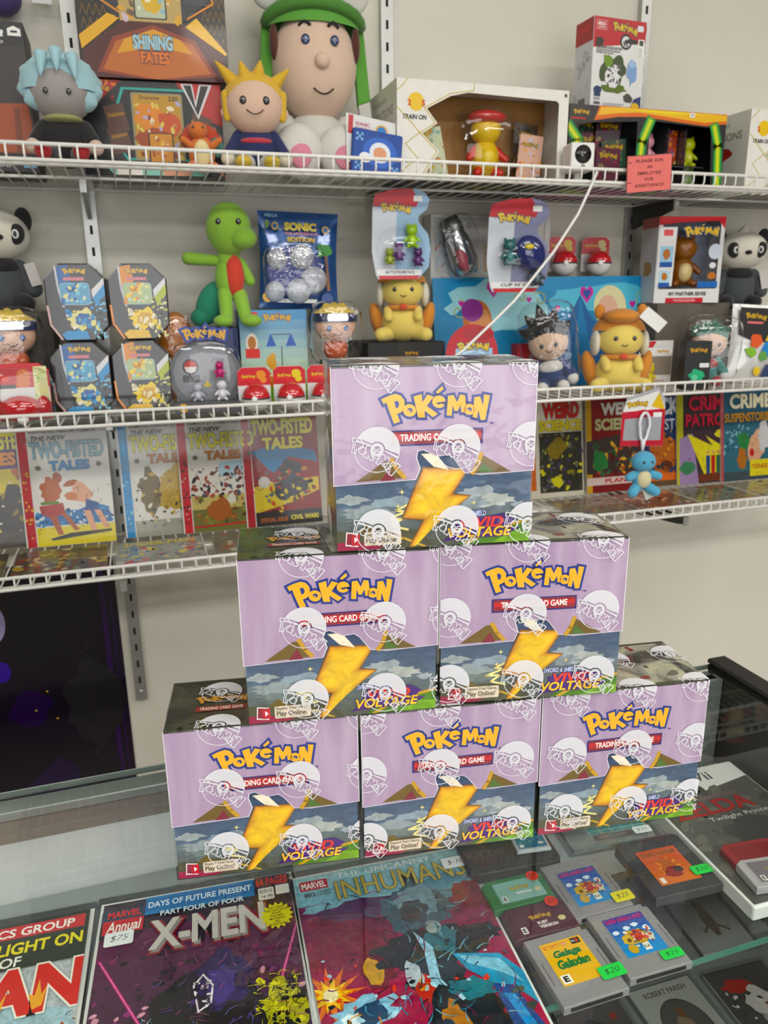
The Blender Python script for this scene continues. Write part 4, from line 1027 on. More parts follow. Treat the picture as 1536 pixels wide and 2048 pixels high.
def capsule_pack(label, x, y, z, s=1.0, yaw=0, char='#e8902c', group='red capsule toy packs'):
    t = thing('capsule_toy_pack', label, 'toy pack', (x, y, z), R(yaw), group)
    w, h = 0.060 * s, 0.080 * s
    link('backing_card', prism_me([(-w / 2, 0.012), (w / 2, 0.012), (w / 2, h * 0.9), (w * 0.36, h), (-w * 0.36, h), (-w / 2, h * 0.9)], 0.030 * s, 0.031 * s), mat('#e2e2e0', 0.5), t)
    c = Canvas(w, h * 0.98); c.poly([(0, 0.58), (1, 0.58), (1, 0.9), (0.86, 1), (0.14, 1), (0, 0.9)], '#cf2430'); c.rect(0.05, 0.70, 0.55, 0.80, '#e04a48'); c.logo(0.10, 0.72, 0.45, fill='#e8c04a', edge='#8c1820', ew=0.01)
    c.blob(0.72, 0.82, 0.16, 0.12, char, 3, 0.2, 14); c.blob(0.78, 0.70, 0.12, 0.08, char, 4, 0.2, 12); c.rect(0, 0.22, 1, 0.56, '#dedede')
    c.build('card_print', t, (0, 0.0298 * s, 0.001), m=pm)
    r = 0.0255 * s
    CM().ell((0, 0, 0), (r, r, r), n=28, m=10, zmin=0.06).build('upper_shell', mat('#c81e28', 0.15, coat=1.0), t, (0, 0.006 * s, r + 0.0006))
    CM().ell((0, 0, 0), (r, r, r), n=28, m=10, zmax=-0.06).build('lower_shell', mat('#e8e8e6', 0.2, coat=1.0), t, (0, 0.006 * s, r + 0.0006))
    CM().tube([(r * 0.985 * math.cos(a * math.pi / 14), r * 0.985 * math.sin(a * math.pi / 14), 0) for a in range(29)], 0.0016 * s, n=6, caps=False).build('seam', mat('#3a3a3a', 0.4), t, (0, 0.006 * s, r + 0.0006))
    ellp(t, 'clasp', (-0.2 * r, 0.006 * s - r, r + 0.0006), (0.0055 * s, 0.002, 0.0055 * s), mat('#ecece8', 0.3), n=14, k=6)
    return t

def hang_blister(label, x, y, z, w, h, header, accent, toys, foot, yaw=0):
    """keyhole blister pack hung from the shelf above"""
    t = thing('blister_pack', label, 'blister pack', (x, y, z), R(yaw), 'blister packs hung below the top shelf')
    pts = [(-0.40, 0.05), (-0.36, 0.0), (0.30, 0.0), (0.36, 0.05), (0.47, 0.14), (0.50, 0.34), (0.46, 0.50), (0.30, 0.64), (0.30, 0.70), (0.44, 0.78), (0.48, 0.88), (0.40, 0.96), (0.20, 1.0), (-0.10, 0.99), (-0.40, 0.93), (-0.44, 0.80), (-0.45, 0.6), (-0.46, 0.3)]
    P = [(u * w, v * h) for u, v in pts]
    link('backing_card', prism_me(P, 0.018, 0.0192), mat(accent, 0.4), t)
    c = Canvas(w, h, clip=False)
    Q = lambda L_: [(u + 0.5, v) for u, v in L_]
    c.poly(Q([(-0.45, 0.6), (-0.46, 0.3), (-0.40, 0.05), (-0.36, 0.0), (-0.1, 0.0), (-0.05, 0.75), (-0.44, 0.80)]), '#c9ced6')
    c.poly(Q([(-0.44, 0.80), (-0.40, 0.93), (-0.10, 0.99), (0.20, 1.0), (0.30, 0.86), (0.26, 0.80)]), header)
    c.rrect(0.72, 0.86, 0.86, 0.92, 0.001, '#e4e4e2')
    c.logo(0.16, 0.725, 0.52, a=-4, fill='#e2c24a', edge='#4a4a66', ew=0.02)
    c.poly(Q([(-0.38, 0.045), (0.34, 0.045), (0.36, 0.11), (-0.39, 0.11)]), '#e6e6e6'); c.txt(foot, 0.26, 0.062, 0.74, 0.095, '#2a2a33', bold=0.03)
    c.poly(Q([(-0.34, 0.0), (0.28, 0.0), (0.33, 0.04), (-0.36, 0.04)]), '#c9242e')
    c.build('card_print', t, (0, 0.0178, 0), m=pm)
    for (u, v, s_, b, be) in toys: toy(t, u * w, 0.004, v * h, s_, b, be)
    # domed bubble
    cm = CM(); cm.ell((0, 0, 0), (w * 0.40, 0.026, h * 0.25), n=26, m=14)
    cm.build('bubble', blister_film, t, (0, 0.0165, h * 0.34))
    CM().tube([(0.02 * w, 0.019, h * 0.975), (0.02 * w, 0.022, h + 0.004), (0.02 * w, 0.030, Z1 - z + 0.002 - 0.0105)], 0.0011, n=6).build('hang_hook', mat('#c9c9c9', 0.3, 0.8), t)
    return t

# ================================================================ top shelf
G1 = 'stock on the top wire shelf'
def d_black(c):
    c.rect(0, 0, 1, 1, '#2e2826'); c.rect(0, 0.84, 1, 1, '#17171a'); c.rect(0, 0.0, 1, 0.13, '#17171a')
    c.txt('Maria', 0.45, 0.90, 0.85, 0.965, '#e9e9e4', bold=0.01, shear=0.3); c.txt('Retro', 0.62, 0.855, 0.84, 0.885, '#c9c9c4', shear=0.3)
    c.poly([(0.88, 0.91), (0.98, 0.91), (0.98, 0.955), (0.93, 0.975), (0.88, 0.955)], '#e9e9e4'); c.rect(0.905, 0.93, 0.955, 0.945, '#17171a')
    c.poly([(0.70, 0.13), (0.72, 0.46), (0.97, 0.47), (1.0, 0.13)], '#a34c22'); c.poly([(0.84, 0.13), (0.86, 0.44), (0.90, 0.44), (0.90, 0.13)], '#7c3818')
    c.txt('Maria', 0.45, 0.06, 0.80, 0.11, '#e9e9e4', bold=0.01, shear=0.3); c.txt('Retro', 0.60, 0.03, 0.78, 0.052, '#c9c9c4', shear=0.3); c.rect(0.88, 0.03, 0.98, 0.10, '#8fb9d8')
carton('figure_carton', 'black figure carton with orange print at the far left of the top shelf', 'toy box', -0.2265, 1.512, Z1, 0.20, 0.11, 0.226, 0, '#1c1a1b', d_black)

t = thing('plush_doll', 'plush doll with pale blue hair and black shirt on the top shelf', 'plush toy', (-0.076, 1.442, Z1), R(-4), 'plush dolls on the top shelf')
bh = (0, 0, 0.113)
ellp(t, 'head', bh, (0.050, 0.045, 0.046), PL('#a29c98'))
spiky((0, 0.008, 0.118), (0.062, 0.050, 0.052), [(-1, -0.2, -0.1, 1), (1, -0.2, -0.1, 1), (-0.9, -0.4, -0.5, 1), (0.9, -0.4, -0.5, 1), (-0.7, -0.6, 0.7, 0.7), (0.8, -0.3, 0.6, 0.8), (-1, -0.2, 0.5, 0.9), (1, 0, 0.2, 0.9)], 0.013, 0.019, zmin=-0.15).build('hair', PL('#a9d3dd'), t)
CM().cone((-0.018, -0.042, 0.155), (-0.020, -0.050, 0.120), 0.010).build('fringe_lock', PL('#a9d3dd'), t)
CM().cone((0.004, -0.044, 0.160), (0.004, -0.052, 0.128), 0.010).build('fringe_lock', PL('#a9d3dd'), t)
CM().cone((0.026, -0.040, 0.155), (0.030, -0.047, 0.118), 0.010).build('fringe_lock', PL('#a9d3dd'), t)
eyes(t, 0, -0.043, 0.103, 0.017, 0.004)
ellp(t, 'collar', (0, -0.004, 0.070), (0.030, 0.026, 0.008), PL('#9a9a5c'))
ellp(t, 'body', (0, 0.004, 0.040), (0.037, 0.028, 0.042), PL('#17171a'))
for k in (-1, 1):
    limbp(t, 'arm', (k * 0.030, 0, 0.058), (k * 0.044, -0.016, 0.034), 0.013, 0.012, PL('#17171a'))
    ellp(t, 'hand', (k * 0.047, -0.022, 0.027), (0.012, 0.011, 0.012), PL('#dcbfae'))
    limbp(t, 'leg', (k * 0.018, -0.010, 0.016), (k * 0.026, -0.050, 0.013), 0.014, 0.012, PL('#2a2a30'))
    ellp(t, 'shoe', (k * 0.028, -0.060, 0.014), (0.013, 0.013, 0.013), PL('#b92a2c'))

gold = '#c9912c'
def d_vbox(c):
    c.rect(0, 0, 1, 1, '#1b1b1e'); c.poly([(0, 1), (0.30, 1), (0.16, 0.80), (0, 0.70)], '#a8281f'); c.poly([(0.68, 1), (1, 1), (1, 0.55), (0.88, 0.62)], '#b9281f'); c.splats(0.02, 0.75, 0.28, 0.98, ['#d8742c', '#8c1c1a'], 16, 0.006, 3)
    c.logo(0.06, 0.86, 0.16, a=0, fill='#c99a3a', edge='#5a1a14', ew=0.02)
    hx = [(0.18, 0.45), (0.30, 0.93), (0.75, 0.93), (0.93, 0.45), (0.86, 0.16), (0.30, 0.16)]
    c.poly(hx, '#4f9f96'); c.poly([(0.20, 0.45), (0.315, 0.905), (0.74, 0.905), (0.905, 0.45), (0.84, 0.185), (0.31, 0.185)], '#141416')
    for (u, v, a) in ((0.25, 0.60, 12), (0.26, 0.38, 14), (0.83, 0.52, -20)):
        c.raw([rotpts([(-0.015, -0.02), (0.015, -0.02), (0.015, 0.02), (-0.015, 0.02)], R(a), 1.1, u * c.w, v * c.h)], '#5a4238'); c.txt('Pokémon', u - 0.055, v + 0.02, u + 0.055, v + 0.07, '#b98a3a', bold=0.02, a=a)
    c.rrect(0.36, 0.16, 0.72, 0.88, 0.004, '#8f8a70'); c.rrect(0.375, 0.19, 0.705, 0.86, 0.003, '#b8924a')
    c.txt('Dragonite', 0.42, 0.80, 0.56, 0.85, '#3a3a2a', bold=0.02); c.txt('230', 0.62, 0.80, 0.69, 0.85, '#2a2a2a', bold=0.03)
    c.blob(0.48, 0.62, 0.12, 0.17, '#d8862c', 3, 0.3, 16); c.blob(0.62, 0.56, 0.10, 0.16, '#c2501f', 5, 0.3, 16); c.blob(0.50, 0.40, 0.16, 0.12, '#9c4a24', 6, 0.3, 16); c.splats(0.38, 0.2, 0.70, 0.78, ['#d8c27a', '#b4acc8', '#e8dcc4', '#8a3a1c'], 40, 0.006, 9)
    c.rrect(0.46, 0.14, 0.64, 0.46, 0.002, '#2a2018'); c.rrect(0.47, 0.15, 0.63, 0.45, 0.002, '#c98a3a'); c.splats(0.48, 0.18, 0.62, 0.42, ['#e8d8b0', '#a3481f', '#d9a24a'], 18, 0.005, 12)
    c.poly([(0.715, 0.99), (0.80, 0.99), (0.815, 0.80), (0.85, 0.99), (0.94, 0.99), (0.83, 0.62)], '#d9d9d9'); c.poly([(0.735, 0.975), (0.79, 0.975), (0.815, 0.74), (0.86, 0.975), (0.915, 0.975), (0.828, 0.66)], '#17171a')
    c.txt('INCLUDES', 0.34, 0.08, 0.52, 0.13, '#e9e4dc', bold=0.03); c.poly([(0.2, 0), (0.86, 0), (0.9, 0.07), (0.16, 0.07)], '#8fc2b4'); c.rect(0.22, 0.0, 0.40, 0.065, '#e9e4dc'); c.rect(0.55, 0.0, 0.75, 0.06, '#d8a890')
    c.line([(0.93, 0.45), (0.86, 0.16), (1, 0.0)], 0.003, '#d85a2c')
def u_vbox(c):
    c.rect(0, 0, 1, 1, '#2a2a2c'); c.txt('DRAGONITE', 0.42, 0.55, 0.66, 0.85, '#a9a9a4', bold=0.02, shear=0.2); c.poly([(0.6, 0.1), (0.9, 0.1), (0.95, 0.4), (0.55, 0.4)], '#4a4a4c')
carton('card_gift_carton', 'black and red card gift box with a big letter V beside the blue-haired doll', 'toy box', 0.0645, 1.500, Z1, 0.238, 0.110, 0.150, -5, '#2a1a18', d_vbox, under=u_vbox)
def d_shining(c):
    c.rect(0, 0, 1, 1, '#1d1812')
    for i in range(7):
        for j in range(4):
            for uu in (0.02 + j * 0.045, 0.84 + j * 0.04): c.line([(uu, 0.25 + i * 0.10), (uu + 0.02, 0.33 + i * 0.10), (uu + 0.04, 0.25 + i * 0.10)], 0.0009, '#8a6a34')
    c.poly([(0, 0.0), (0.02, 0.20), (0.30, 0.42), (0.70, 0.42), (0.98, 0.20), (1, 0.0)], '#4a1a16'); c.poly([(0.01, 0.20), (0.28, 0.44), (0.20, 0.47), (0.0, 0.30)], '#e0a81f'); c.poly([(0.99, 0.20), (0.72, 0.40), (0.80, 0.47), (1.0, 0.22)], '#e6b422')
    c.poly([(0.10, 0.04), (0.22, 0.30), (0.50, 0.40), (0.78, 0.30), (0.92, 0.04), (0.5, -0.01)], '#8c3a1c'); c.poly([(0.14, 0.06), (0.24, 0.27), (0.50, 0.37), (0.76, 0.27), (0.88, 0.06), (0.5, 0.0)], '#b8641f'); c.poly([(0.24, 0.18), (0.30, 0.29), (0.50, 0.37), (0.68, 0.30), (0.76, 0.20), (0.5, 0.24)], '#d89a2c')
    c.poly([(0.08, 0.62), (0.16, 1.0), (0.84, 1.0), (0.92, 0.62), (0.80, 0.52), (0.74, 0.44), (0.26, 0.44), (0.18, 0.52)], '#2b2d31'); c.line([(0.16, 1.0), (0.08, 0.62), (0.28, 0.48)], 0.003, '#d88a2c'); c.line([(0.84, 1.0), (0.92, 0.58), (0.74, 0.46)], 0.003, '#d88a2c')
    c.rect(0.28, 0.42, 0.70, 1, '#b9a274'); c.splats(0.29, 0.44, 0.69, 0.98, ['#e8dcc0', '#8c6a34', '#d8a43c', '#c9b8c4', '#6a5a4a'], 60, 0.009, 3)
    c.rrect(0.38, 0.44, 0.60, 0.86, 0.003, '#2a2a28'); c.rrect(0.39, 0.45, 0.59, 0.85, 0.003, '#b9bfa9'); c.blob(0.50, 0.62, 0.08, 0.15, '#d8b03a', 8, 0.2, 18); c.splats(0.40, 0.5, 0.58, 0.82, ['#8fb6c2', '#e8e4d0'], 14, 0.005, 9)
    for u0, u1 in ((0.13, 0.27), (0.72, 0.87)):
        c.rect(u0, 0.56, u1, 1, '#3a3d47'); c.splats(u0, 0.58, u1, 0.98, ['#5a5a78', '#22242a', '#6c6650'], 26, 0.007, 11)
    c.txt('SHINING', 0.355, 0.215, 0.625, 0.325, '#a9c6cf', '#1c2c44', 0.045, 0.05); c.txt('FATES', 0.40, 0.115, 0.595, 0.205, '#d8742c', '#1c2c44', 0.045, 0.05)
carton('card_gift_carton', 'black and gold gift box stacked on the box with the big letter V', 'toy box', 0.078, 1.492, Z1 + 0.1506, 0.240, 0.080, 0.205, -5, '#17130e', d_shining)

t = thing('plush_toy', 'small orange plush with cream belly and teal wing before the gift boxes', 'plush toy', (0.139, 1.440, Z1), R(-4), 'plush dolls on the top shelf')
ellp(t, 'body', (0, 0.010, 0.030), (0.022, 0.018, 0.030), PL('#d9762c')); ellp(t, 'belly', (0, -0.004, 0.028), (0.014, 0.009, 0.023), PL('#e8d49c')); ellp(t, 'head', (-0.004, 0.004, 0.066), (0.016, 0.015, 0.014), PL('#d9762c')); eyes(t, -0.004, -0.010, 0.069, 0.008, 0.002)
ellp(t, 'hood', (0.0, 0.020, 0.056), (0.034, 0.008, 0.024), PL('#c44a2c'), wob=0.25, seed=3); ellp(t, 'wing', (0.026, 0.012, 0.042), (0.012, 0.004, 0.016), PL('#4a7f74'))
for k in (-1, 1): limbp(t, 'arm', (k * 0.018, 0, 0.042), (k * 0.030, -0.006, 0.050), 0.006, 0.005, PL('#d9762c')); limbp(t, 'leg', (k * 0.014, 0, 0.010), (k * 0.020, -0.014, 0.007), 0.009, 0.007, PL('#d9762c'))

t = thing('plush_doll', 'plush doll with yellow hair and navy suit beside the giant hooded doll', 'plush toy', (0.234, 1.446, Z1), R(-8), 'plush dolls on the top shelf')
ellp(t, 'head', (0, 0, 0.108), (0.050, 0.042, 0.046), PL('#e3c0a8'))
spiky((0, 0.010, 0.115), (0.055, 0.045, 0.050), [(-0.75, -0.3, 0.75, 1.5), (0.8, -0.3, 0.7, 1.3), (-0.3, -0.5, 0.9, 0.9), (0.2, -0.5, 0.95, 0.9)], 0.030, 0.013, zmin=0.12).build('hair', PL('#e0b42c'), t)
for k in (-1, 1): limbp(t, 'hair_side', (k * 0.048, -0.004, 0.125), (k * 0.047, -0.008, 0.088), 0.008, 0.006, PL('#e0b42c')); ellp(t, 'ear', (k * 0.052, 0, 0.098), (0.006, 0.005, 0.009), PL('#e3c0a8'))
eyes(t, 0, -0.039, 0.110, 0.019, 0.006); smile(t, 0, -0.043, 0.088, 0.014)
ellp(t, 'body', (0, 0.006, 0.044), (0.036, 0.026, 0.036), PL('#1f2a5c')); ellp(t, 'chest_stripe', (0, -0.012, 0.052), (0.027, 0.0105, 0.006), PL('#c43a4a'))
for k in (-1, 1):
    limbp(t, 'arm', (k * 0.030, 0.004, 0.062), (k * 0.047, -0.006, 0.034), 0.011, 0.010, PL('#1f2a5c')); ellp(t, 'hand', (k * 0.050, -0.010, 0.024), (0.012, 0.011, 0.012), PL('#e6dcc0'))
    limbp(t, 'leg', (k * 0.016, -0.006, 0.018), (k * 0.022, -0.036, 0.014), 0.014, 0.013, PL('#d9d6d0')); ellp(t, 'shoe', (k * 0.024, -0.046, 0.013), (0.014, 0.014, 0.0125), PL('#d8b93a'))

t = thing('plush_doll', 'giant plush doll with green hood, peach face and white body on the top shelf', 'plush toy', (0.366, 1.548, Z1), R(-6), 'plush dolls on the top shelf')
GR, WH, PE = PL('#5fa63a'), PL('#dddad2'), PL('#e6c7b0')
ellp(t, 'head', (0, 0, 0.206), (0.079, 0.068, 0.096), PE, n=32, k=22)
ellp(t, 'nose', (0.006, -0.069, 0.198), (0.014, 0.012, 0.013), PE)
eyes(t, 0.004, -0.064, 0.232, 0.026, 0.008, mat('#2a3f66', 0.2, coat=1.0))
for k in (-1, 1): CM().tube([(0.004 + k * 0.016 + 0.020 * k * i / 4, -0.058 + 0.002 * i, 0.256 + 0.008 * math.sin(math.pi * i / 4)) for i in range(5)], 0.0028, n=6).build('eyebrow', PL('#1c1a1a'), t)
smile(t, 0.008, -0.066, 0.145, 0.018, r=0.0016)
hood = CM(); hood.ell((0, 0.016, 0.248), (0.096, 0.076, 0.090), n=32, m=14, zmin=0.18); hood.build('hood', GR, t)
CM().tube([(0.088 * math.sin(a), -0.050 * math.cos(a) - 0.006, 0.270 + 0.024 * math.cos(a)) for a in [R(-88 + 16 * i) for i in range(12)]], 0.010, n=8).build('hood_brim', PL('#4d8a30'), t)
for k in (-1, 1):
    link('hood_flap', prism_me([(k * 0.070, 0.290), (k * 0.094, 0.275), (k * 0.106, 0.150), (k * 0.082, 0.142)], -0.002, 0.016, 0.003), GR, t)
    link('flap_hem', prism_me([(k * 0.106, 0.152), (k * 0.109, 0.122), (k * 0.086, 0.118), (k * 0.082, 0.144)], -0.001, 0.015, 0.003), WH, t)
    ellp(t, 'hood_ear', (k * 0.080, 0.02, 0.335), (0.030, 0.014, 0.034), WH)
    ellp(t, 'sideburn', (k * 0.075, -0.022, 0.238), (0.008, 0.014, 0.030), PL('#5a2c1c'))
ellp(t, 'body', (0, 0.005, 0.065), (0.066, 0.055, 0.066), WH, n=28); ellp(t, 'shell_pack', (0.050, 0.045, 0.075), (0.045, 0.030, 0.050), PL('#5fa63a'))
for k, fx, fy in ((-1, -0.045, -0.085), (1, 0.036, -0.082)):
    limbp(t, 'leg', (k * 0.034, -0.03, 0.030), (fx, fy + 0.03, 0.034), 0.028, 0.028, WH)
    ellp(t, 'foot', (fx, fy, 0.046), (0.044, 0.028, 0.046), WH, n=26); ellp(t, 'foot_pad', (fx + 0.002, fy - 0.0235, 0.036), (0.020, 0.006, 0.023), PL('#e08aa0'))
    limbp(t, 'arm', (k * 0.058, 0, 0.105), (k * 0.074, -0.030, 0.060), 0.020, 0.018, WH)

t = thing('wallet_on_card', 'blue fold wallet on a white hang card leaning on the giant doll', 'wallet', (0.439, 1.418, Z1), (R(-9), R(7), 0))
link('hang_card', prism_me([(-0.050, 0.02), (0.042, 0.02), (0.038, 0.102), (-0.056, 0.104)], 0.006, 0.0072), mat('#dcdcda', 0.5), t)
c = Canvas(0.09, 0.10); c.poly([(0.0, 0.68), (0.10, 0.68), (0.10, 1), (0.0, 1)], '#b92a34'); c.txt('SONIC', 0.15, 0.84, 0.45, 0.90, '#b03a5a', bold=0.03); c.txt('THE HEDGEHOG', 0.15, 0.78, 0.50, 0.815, '#b03a5a', bold=0.02); c.circ(0.70, 0.80, 0.012, '#d8a43c'); c.circ(0.70, 0.80, 0.009, '#3f7fc4')
c.build('card_print', t, (-0.006, 0.0058, 0.002), m=pm)
box('wallet', -0.044, 0.050, -0.006, 0.006, 0.0005, 0.078, mat('#1f4a9c', 0.6), t, 0.003, 2)
c = Canvas(0.090, 0.074)
for i in range(3):
    for j in range(3):
        if (i + j) % 2 == 0: c.rect(0.04 + i * 0.05, 0.74 + j * 0.06, 0.09 + i * 0.05, 0.80 + j * 0.06, '#8fb6dc'); c.rect(0.80 + i * 0.05, 0.06 + j * 0.06, 0.85 + i * 0.05, 0.12 + j * 0.06, '#8fb6dc'); c.rect(0.04 + i * 0.05, 0.06 + j * 0.06, 0.09 + i * 0.05, 0.12 + j * 0.06, '#8fb6dc')
c.ell(0.55, 0.52, 0.36, 0.36, '#2f63c0'); c.ell(0.55, 0.52, 0.22, 0.24, '#dfe3ea'); c.ell(0.55, 0.50, 0.14, 0.15, '#d8a286'); c.ell(0.25, 0.36, 0.13, 0.12, '#e6e6ea')
c.build('wallet_print', t, (0.003, -0.0062, 0.002), m=pm)

def zigzag(c, pts, wd=0.0014): c.line(pts, wd, '#c9b25c')
WIN = [(0.155, 0.06), (0.235, 0.30), (0.14, 0.47), (0.225, 0.58), (0.165, 0.72), (0.30, 0.86), (0.40, 0.905), (0.925, 0.885), (0.94, 0.86), (0.94, 0.06)]
def d_train(c):
    c.circ(0.105, 0.78, 0.0155, '#e8bf1f', 28)
    c.poly([(0.065, 0.84), (0.045, 0.94), (0.03, 0.97), (0.055, 0.955), (0.085, 0.86)], '#e8e4d8')
    c.txt('2', 0.058, 0.74, 0.078, 0.80, '#c43a2a', bold=0.04); c.txt('5', 0.135, 0.74, 0.155, 0.80, '#c43a2a', bold=0.04)
    c.txt('TRAIN ON', 0.03, 0.605, 0.165, 0.655, '#1d1d1d', bold=0.04, shear=0.2)
    zigzag(c, [(0.06, 1.0), (0.03, 0.93), (0.0, 0.88)]); zigzag(c, [(0, 0.72), (0.065, 0.60), (0.125, 0.48), (0.045, 0.36), (0.115, 0.22), (0.02, 0.08), (0.06, 0)])
    zigzag(c, [(0.145, 0.07), (0.222, 0.30), (0.125, 0.475), (0.212, 0.58), (0.15, 0.725), (0.30, 0.885), (0.43, 0.93), (0.432, 1.0)])
    c.rrect(0.972, 0.93, 0.988, 0.965, 0.0008, '#2a2a2a')
def u_train(c):
    c.rect(0, 0, 1, 1, '#1c1b19'); c.logo(0.30, 0.66, 0.12, fill='#b9923c', edge='#2a241a', ew=0.01); c.txt('CELEBRATIONS', 0.45, 0.58, 0.72, 0.80, '#cdb96a', bold=0.03); c.rect(0.30, 0.55, 0.42, 0.62, '#b07a86'); c.txt('FIGURE COLLECTION', 0.76, 0.62, 0.92, 0.74, '#a89a4a')
def s_train(c): c.rect(0, 0, 1, 1, '#d8d7ce'); c.txt('Pokémon', 0.3, 0.84, 0.7, 0.92, '#9a9a90', bold=0.02); c.txt('CELEBRATIONS', 0.1, 0.68, 0.9, 0.78, '#8f8f7e', bold=0.03); c.blob(0.6, 0.52, 0.2, 0.10, '#a8322c', 3, 0.3, 14)
def train_box(label, x, y, w, yaw):
    t = window_carton('figure_gift_carton', label, 'toy box', x, y, Z1, w, 0.205, 0.168, yaw, '#e6e4dc', '#a9793a', [WIN], d_train, 'white figure gift boxes', u_train, s_train)
    toy(t, 0.06 * w, 0.045, 0.012, 0.118, '#e6bf22', '#e9c93a', '#c9342c')
    ellp(t, 'toy_cap', (0.06 * w, 0.038, 0.120), (0.040, 0.030, 0.014), mat('#c2302c', 0.2, coat=1.0))
    c = Canvas(0.055, 0.090); c.rect(0, 0, 1, 1, '#c9cfb4'); c.splats(0, 0, 1, 1, ['#8fb4a2', '#d8b84a', '#e6e2c8', '#c98a3a'], 34, 0.008, 3); c.build('promo_card', t, (-0.25 * w, 0.030, 0.006), (0, R(-12), 0), gloss)
    for i, (cx, cz, cols) in enumerate(((0.33 * w, 0.030, ['#4a3f34', '#6a5a34', '#2a2622']), (0.32 * w, 0.004, ['#d8b4a2', '#e8a24a', '#c9c4d8', '#c25a2c']))):
        c = Canvas(0.052, 0.092); c.rect(0, 0, 1, 1, cols[0]); c.splats(0, 0, 1, 1, cols, 30, 0.008, 5 + i); c.logo(0.12, 0.72, 0.7, fill='#b99a4a', edge='#3a3024', ew=0.015); c.build('card_packet', t, (cx, 0.070 - 0.03 * i, cz), (0, R(5), 0), gloss)
    bag(t, (0.06 * w, 0.042, 0.078), (0.070, 0.032, 0.064), 4, 'inner_bubble', 0.8, blister_film)
    return t
train_box('white figure gift box lettered TRAIN ON with red-capped yellow toy, beside the blue wallet', 0.664, 1.432, 0.350, 0)
train_box('white figure gift box lettered TRAIN ON at the right end of the top shelf', 1.466, 1.452, 0.350, 0)

t = thing('security_camera', 'small white cube security camera standing at the top shelf edge', 'security camera', (0.841, 1.372, Z1), R(-8))
box('body', -0.024, 0.024, 0.002, 0.048, 0.018, 0.068, mat('#e9e8e4', 0.35), t, 0.004, 3)
CM().tube([(0, 0.025, 0.001), (0, 0.025, 0.019)], 0.006, n=14).build('stand', mat('#e2e1dd', 0.35), t); box('foot', -0.018, 0.018, 0.008, 0.042, 0.0002, 0.004, mat('#e2e1dd', 0.35), t, 0.0015)
CM().tube([(0, 0.0015, 0.047), (0, 0.004, 0.047)], [0.0165, 0.0165], n=28).build('lens_ring', mat('#141416', 0.2, coat=1.0), t)
ellp(t, 'lens', (0, 0.0015, 0.047), (0.0075, 0.003, 0.0075), mat('#26262a', 0.05, coat=1.0)); ellp(t, 'sensor', (0.001, 0.0018, 0.025), (0.0042, 0.0012, 0.0042), mat('#1a1a1c', 0.2, coat=1.0))
CM().tube([(0.861, 1.3535, 1.652), (0.845, 1.351, 1.62), (0.822, 1.350, 1.575), (0.772, 1.347, 1.507), (0.726, 1.345, 1.456), (0.690, 1.343, 1.418), (0.650, 1.340, 1.384), (0.585, 1.335, 1.331), (0.52, 1.335, 1.29), (0.47, 1.343, 1.2625), (0.40, 1.352, 1.2530), (0.34, 1.356, 1.2530)], 0.0028, n=8).build('power_cord', mat('#e9e8e4', 0.4), None)
o = bpy.data.objects['power_cord']; o['label'] = 'white cord hanging from the security camera down past the blue board'; o['category'] = 'cord'

def d_myth(c):
    c.poly([(0, 1), (0.20, 1), (0.16, 0.80), (0, 0.78)], '#2a2622'); c.logo(0.02, 0.865, 0.10, fill='#c9a03a', edge='#3a2c1a', ew=0.012); c.rect(0.01, 0.825, 0.10, 0.845, '#b8322c')
    c.poly([(0.18, 1), (1, 1), (1, 0.88), (0.86, 0.84), (0.70, 0.86), (0.45, 0.90), (0.30, 0.88), (0.15, 0.82)], '#d86a22'); c.poly([(0.19, 0.985), (1, 0.985), (1, 0.92), (0.85, 0.88), (0.66, 0.91), (0.42, 0.95), (0.28, 0.92), (0.17, 0.88)], '#e8b422'); c.poly([(0.2, 0.99), (0.98, 0.99), (0.6, 0.955), (0.4, 0.975)], '#e8d63a')
    def band(pts, w_, col): c.line(pts, w_, col)
    for pts in ([(0.0, 0.74), (0.06, 0.58), (0.02, 0.40)], [(0.50, 0.86), (0.455, 0.60), (0.445, 0.05)], [(0.92, 0.84), (0.955, 0.60), (0.975, 0.05)]):
        band(pts, 0.022, '#2f8a4a'); band(pts, 0.013, '#8fbf2a'); band(pts, 0.005, '#d8d83a')
def u_myth(c):
    c.rect(0, 0, 1, 1, '#232023'); c.poly([(0.0, 0.1), (0.6, 0.3), (0.62, 0.9), (0.1, 0.95)], '#c0408a'); c.poly([(0.5, 0.2), (0.75, 0.3), (0.72, 0.9), (0.55, 0.9)], '#7fae3a'); c.blob(0.12, 0.6, 0.12, 0.3, '#c9d27a', 3, 0.4, 16); c.poly([(0.62, 0.5), (0.80, 0.5), (0.8, 0.95), (0.62, 0.95)], '#c46a9c'); c.txt('STRIKING COLLECTION', 0.74, 0.62, 0.97, 0.82, '#d8c4c4', bold=0.03)
WL = [(0.06, 0.05), (0.06, 0.76), (0.16, 0.80), (0.42, 0.84), (0.42, 0.05)]
WR = [(0.50, 0.05), (0.50, 0.86), (0.70, 0.84), (0.90, 0.82), (0.93, 0.05)]
t = window_carton('card_collection_carton', 'rainbow-banded card collection box with two windows behind the pink notice', 'toy box', 1.041, 1.452, Z1, 0.376, 0.190, 0.152, 0, '#1d1b1c', '#201f20', [WL, WR], d_myth, None, u_myth)
k = 0
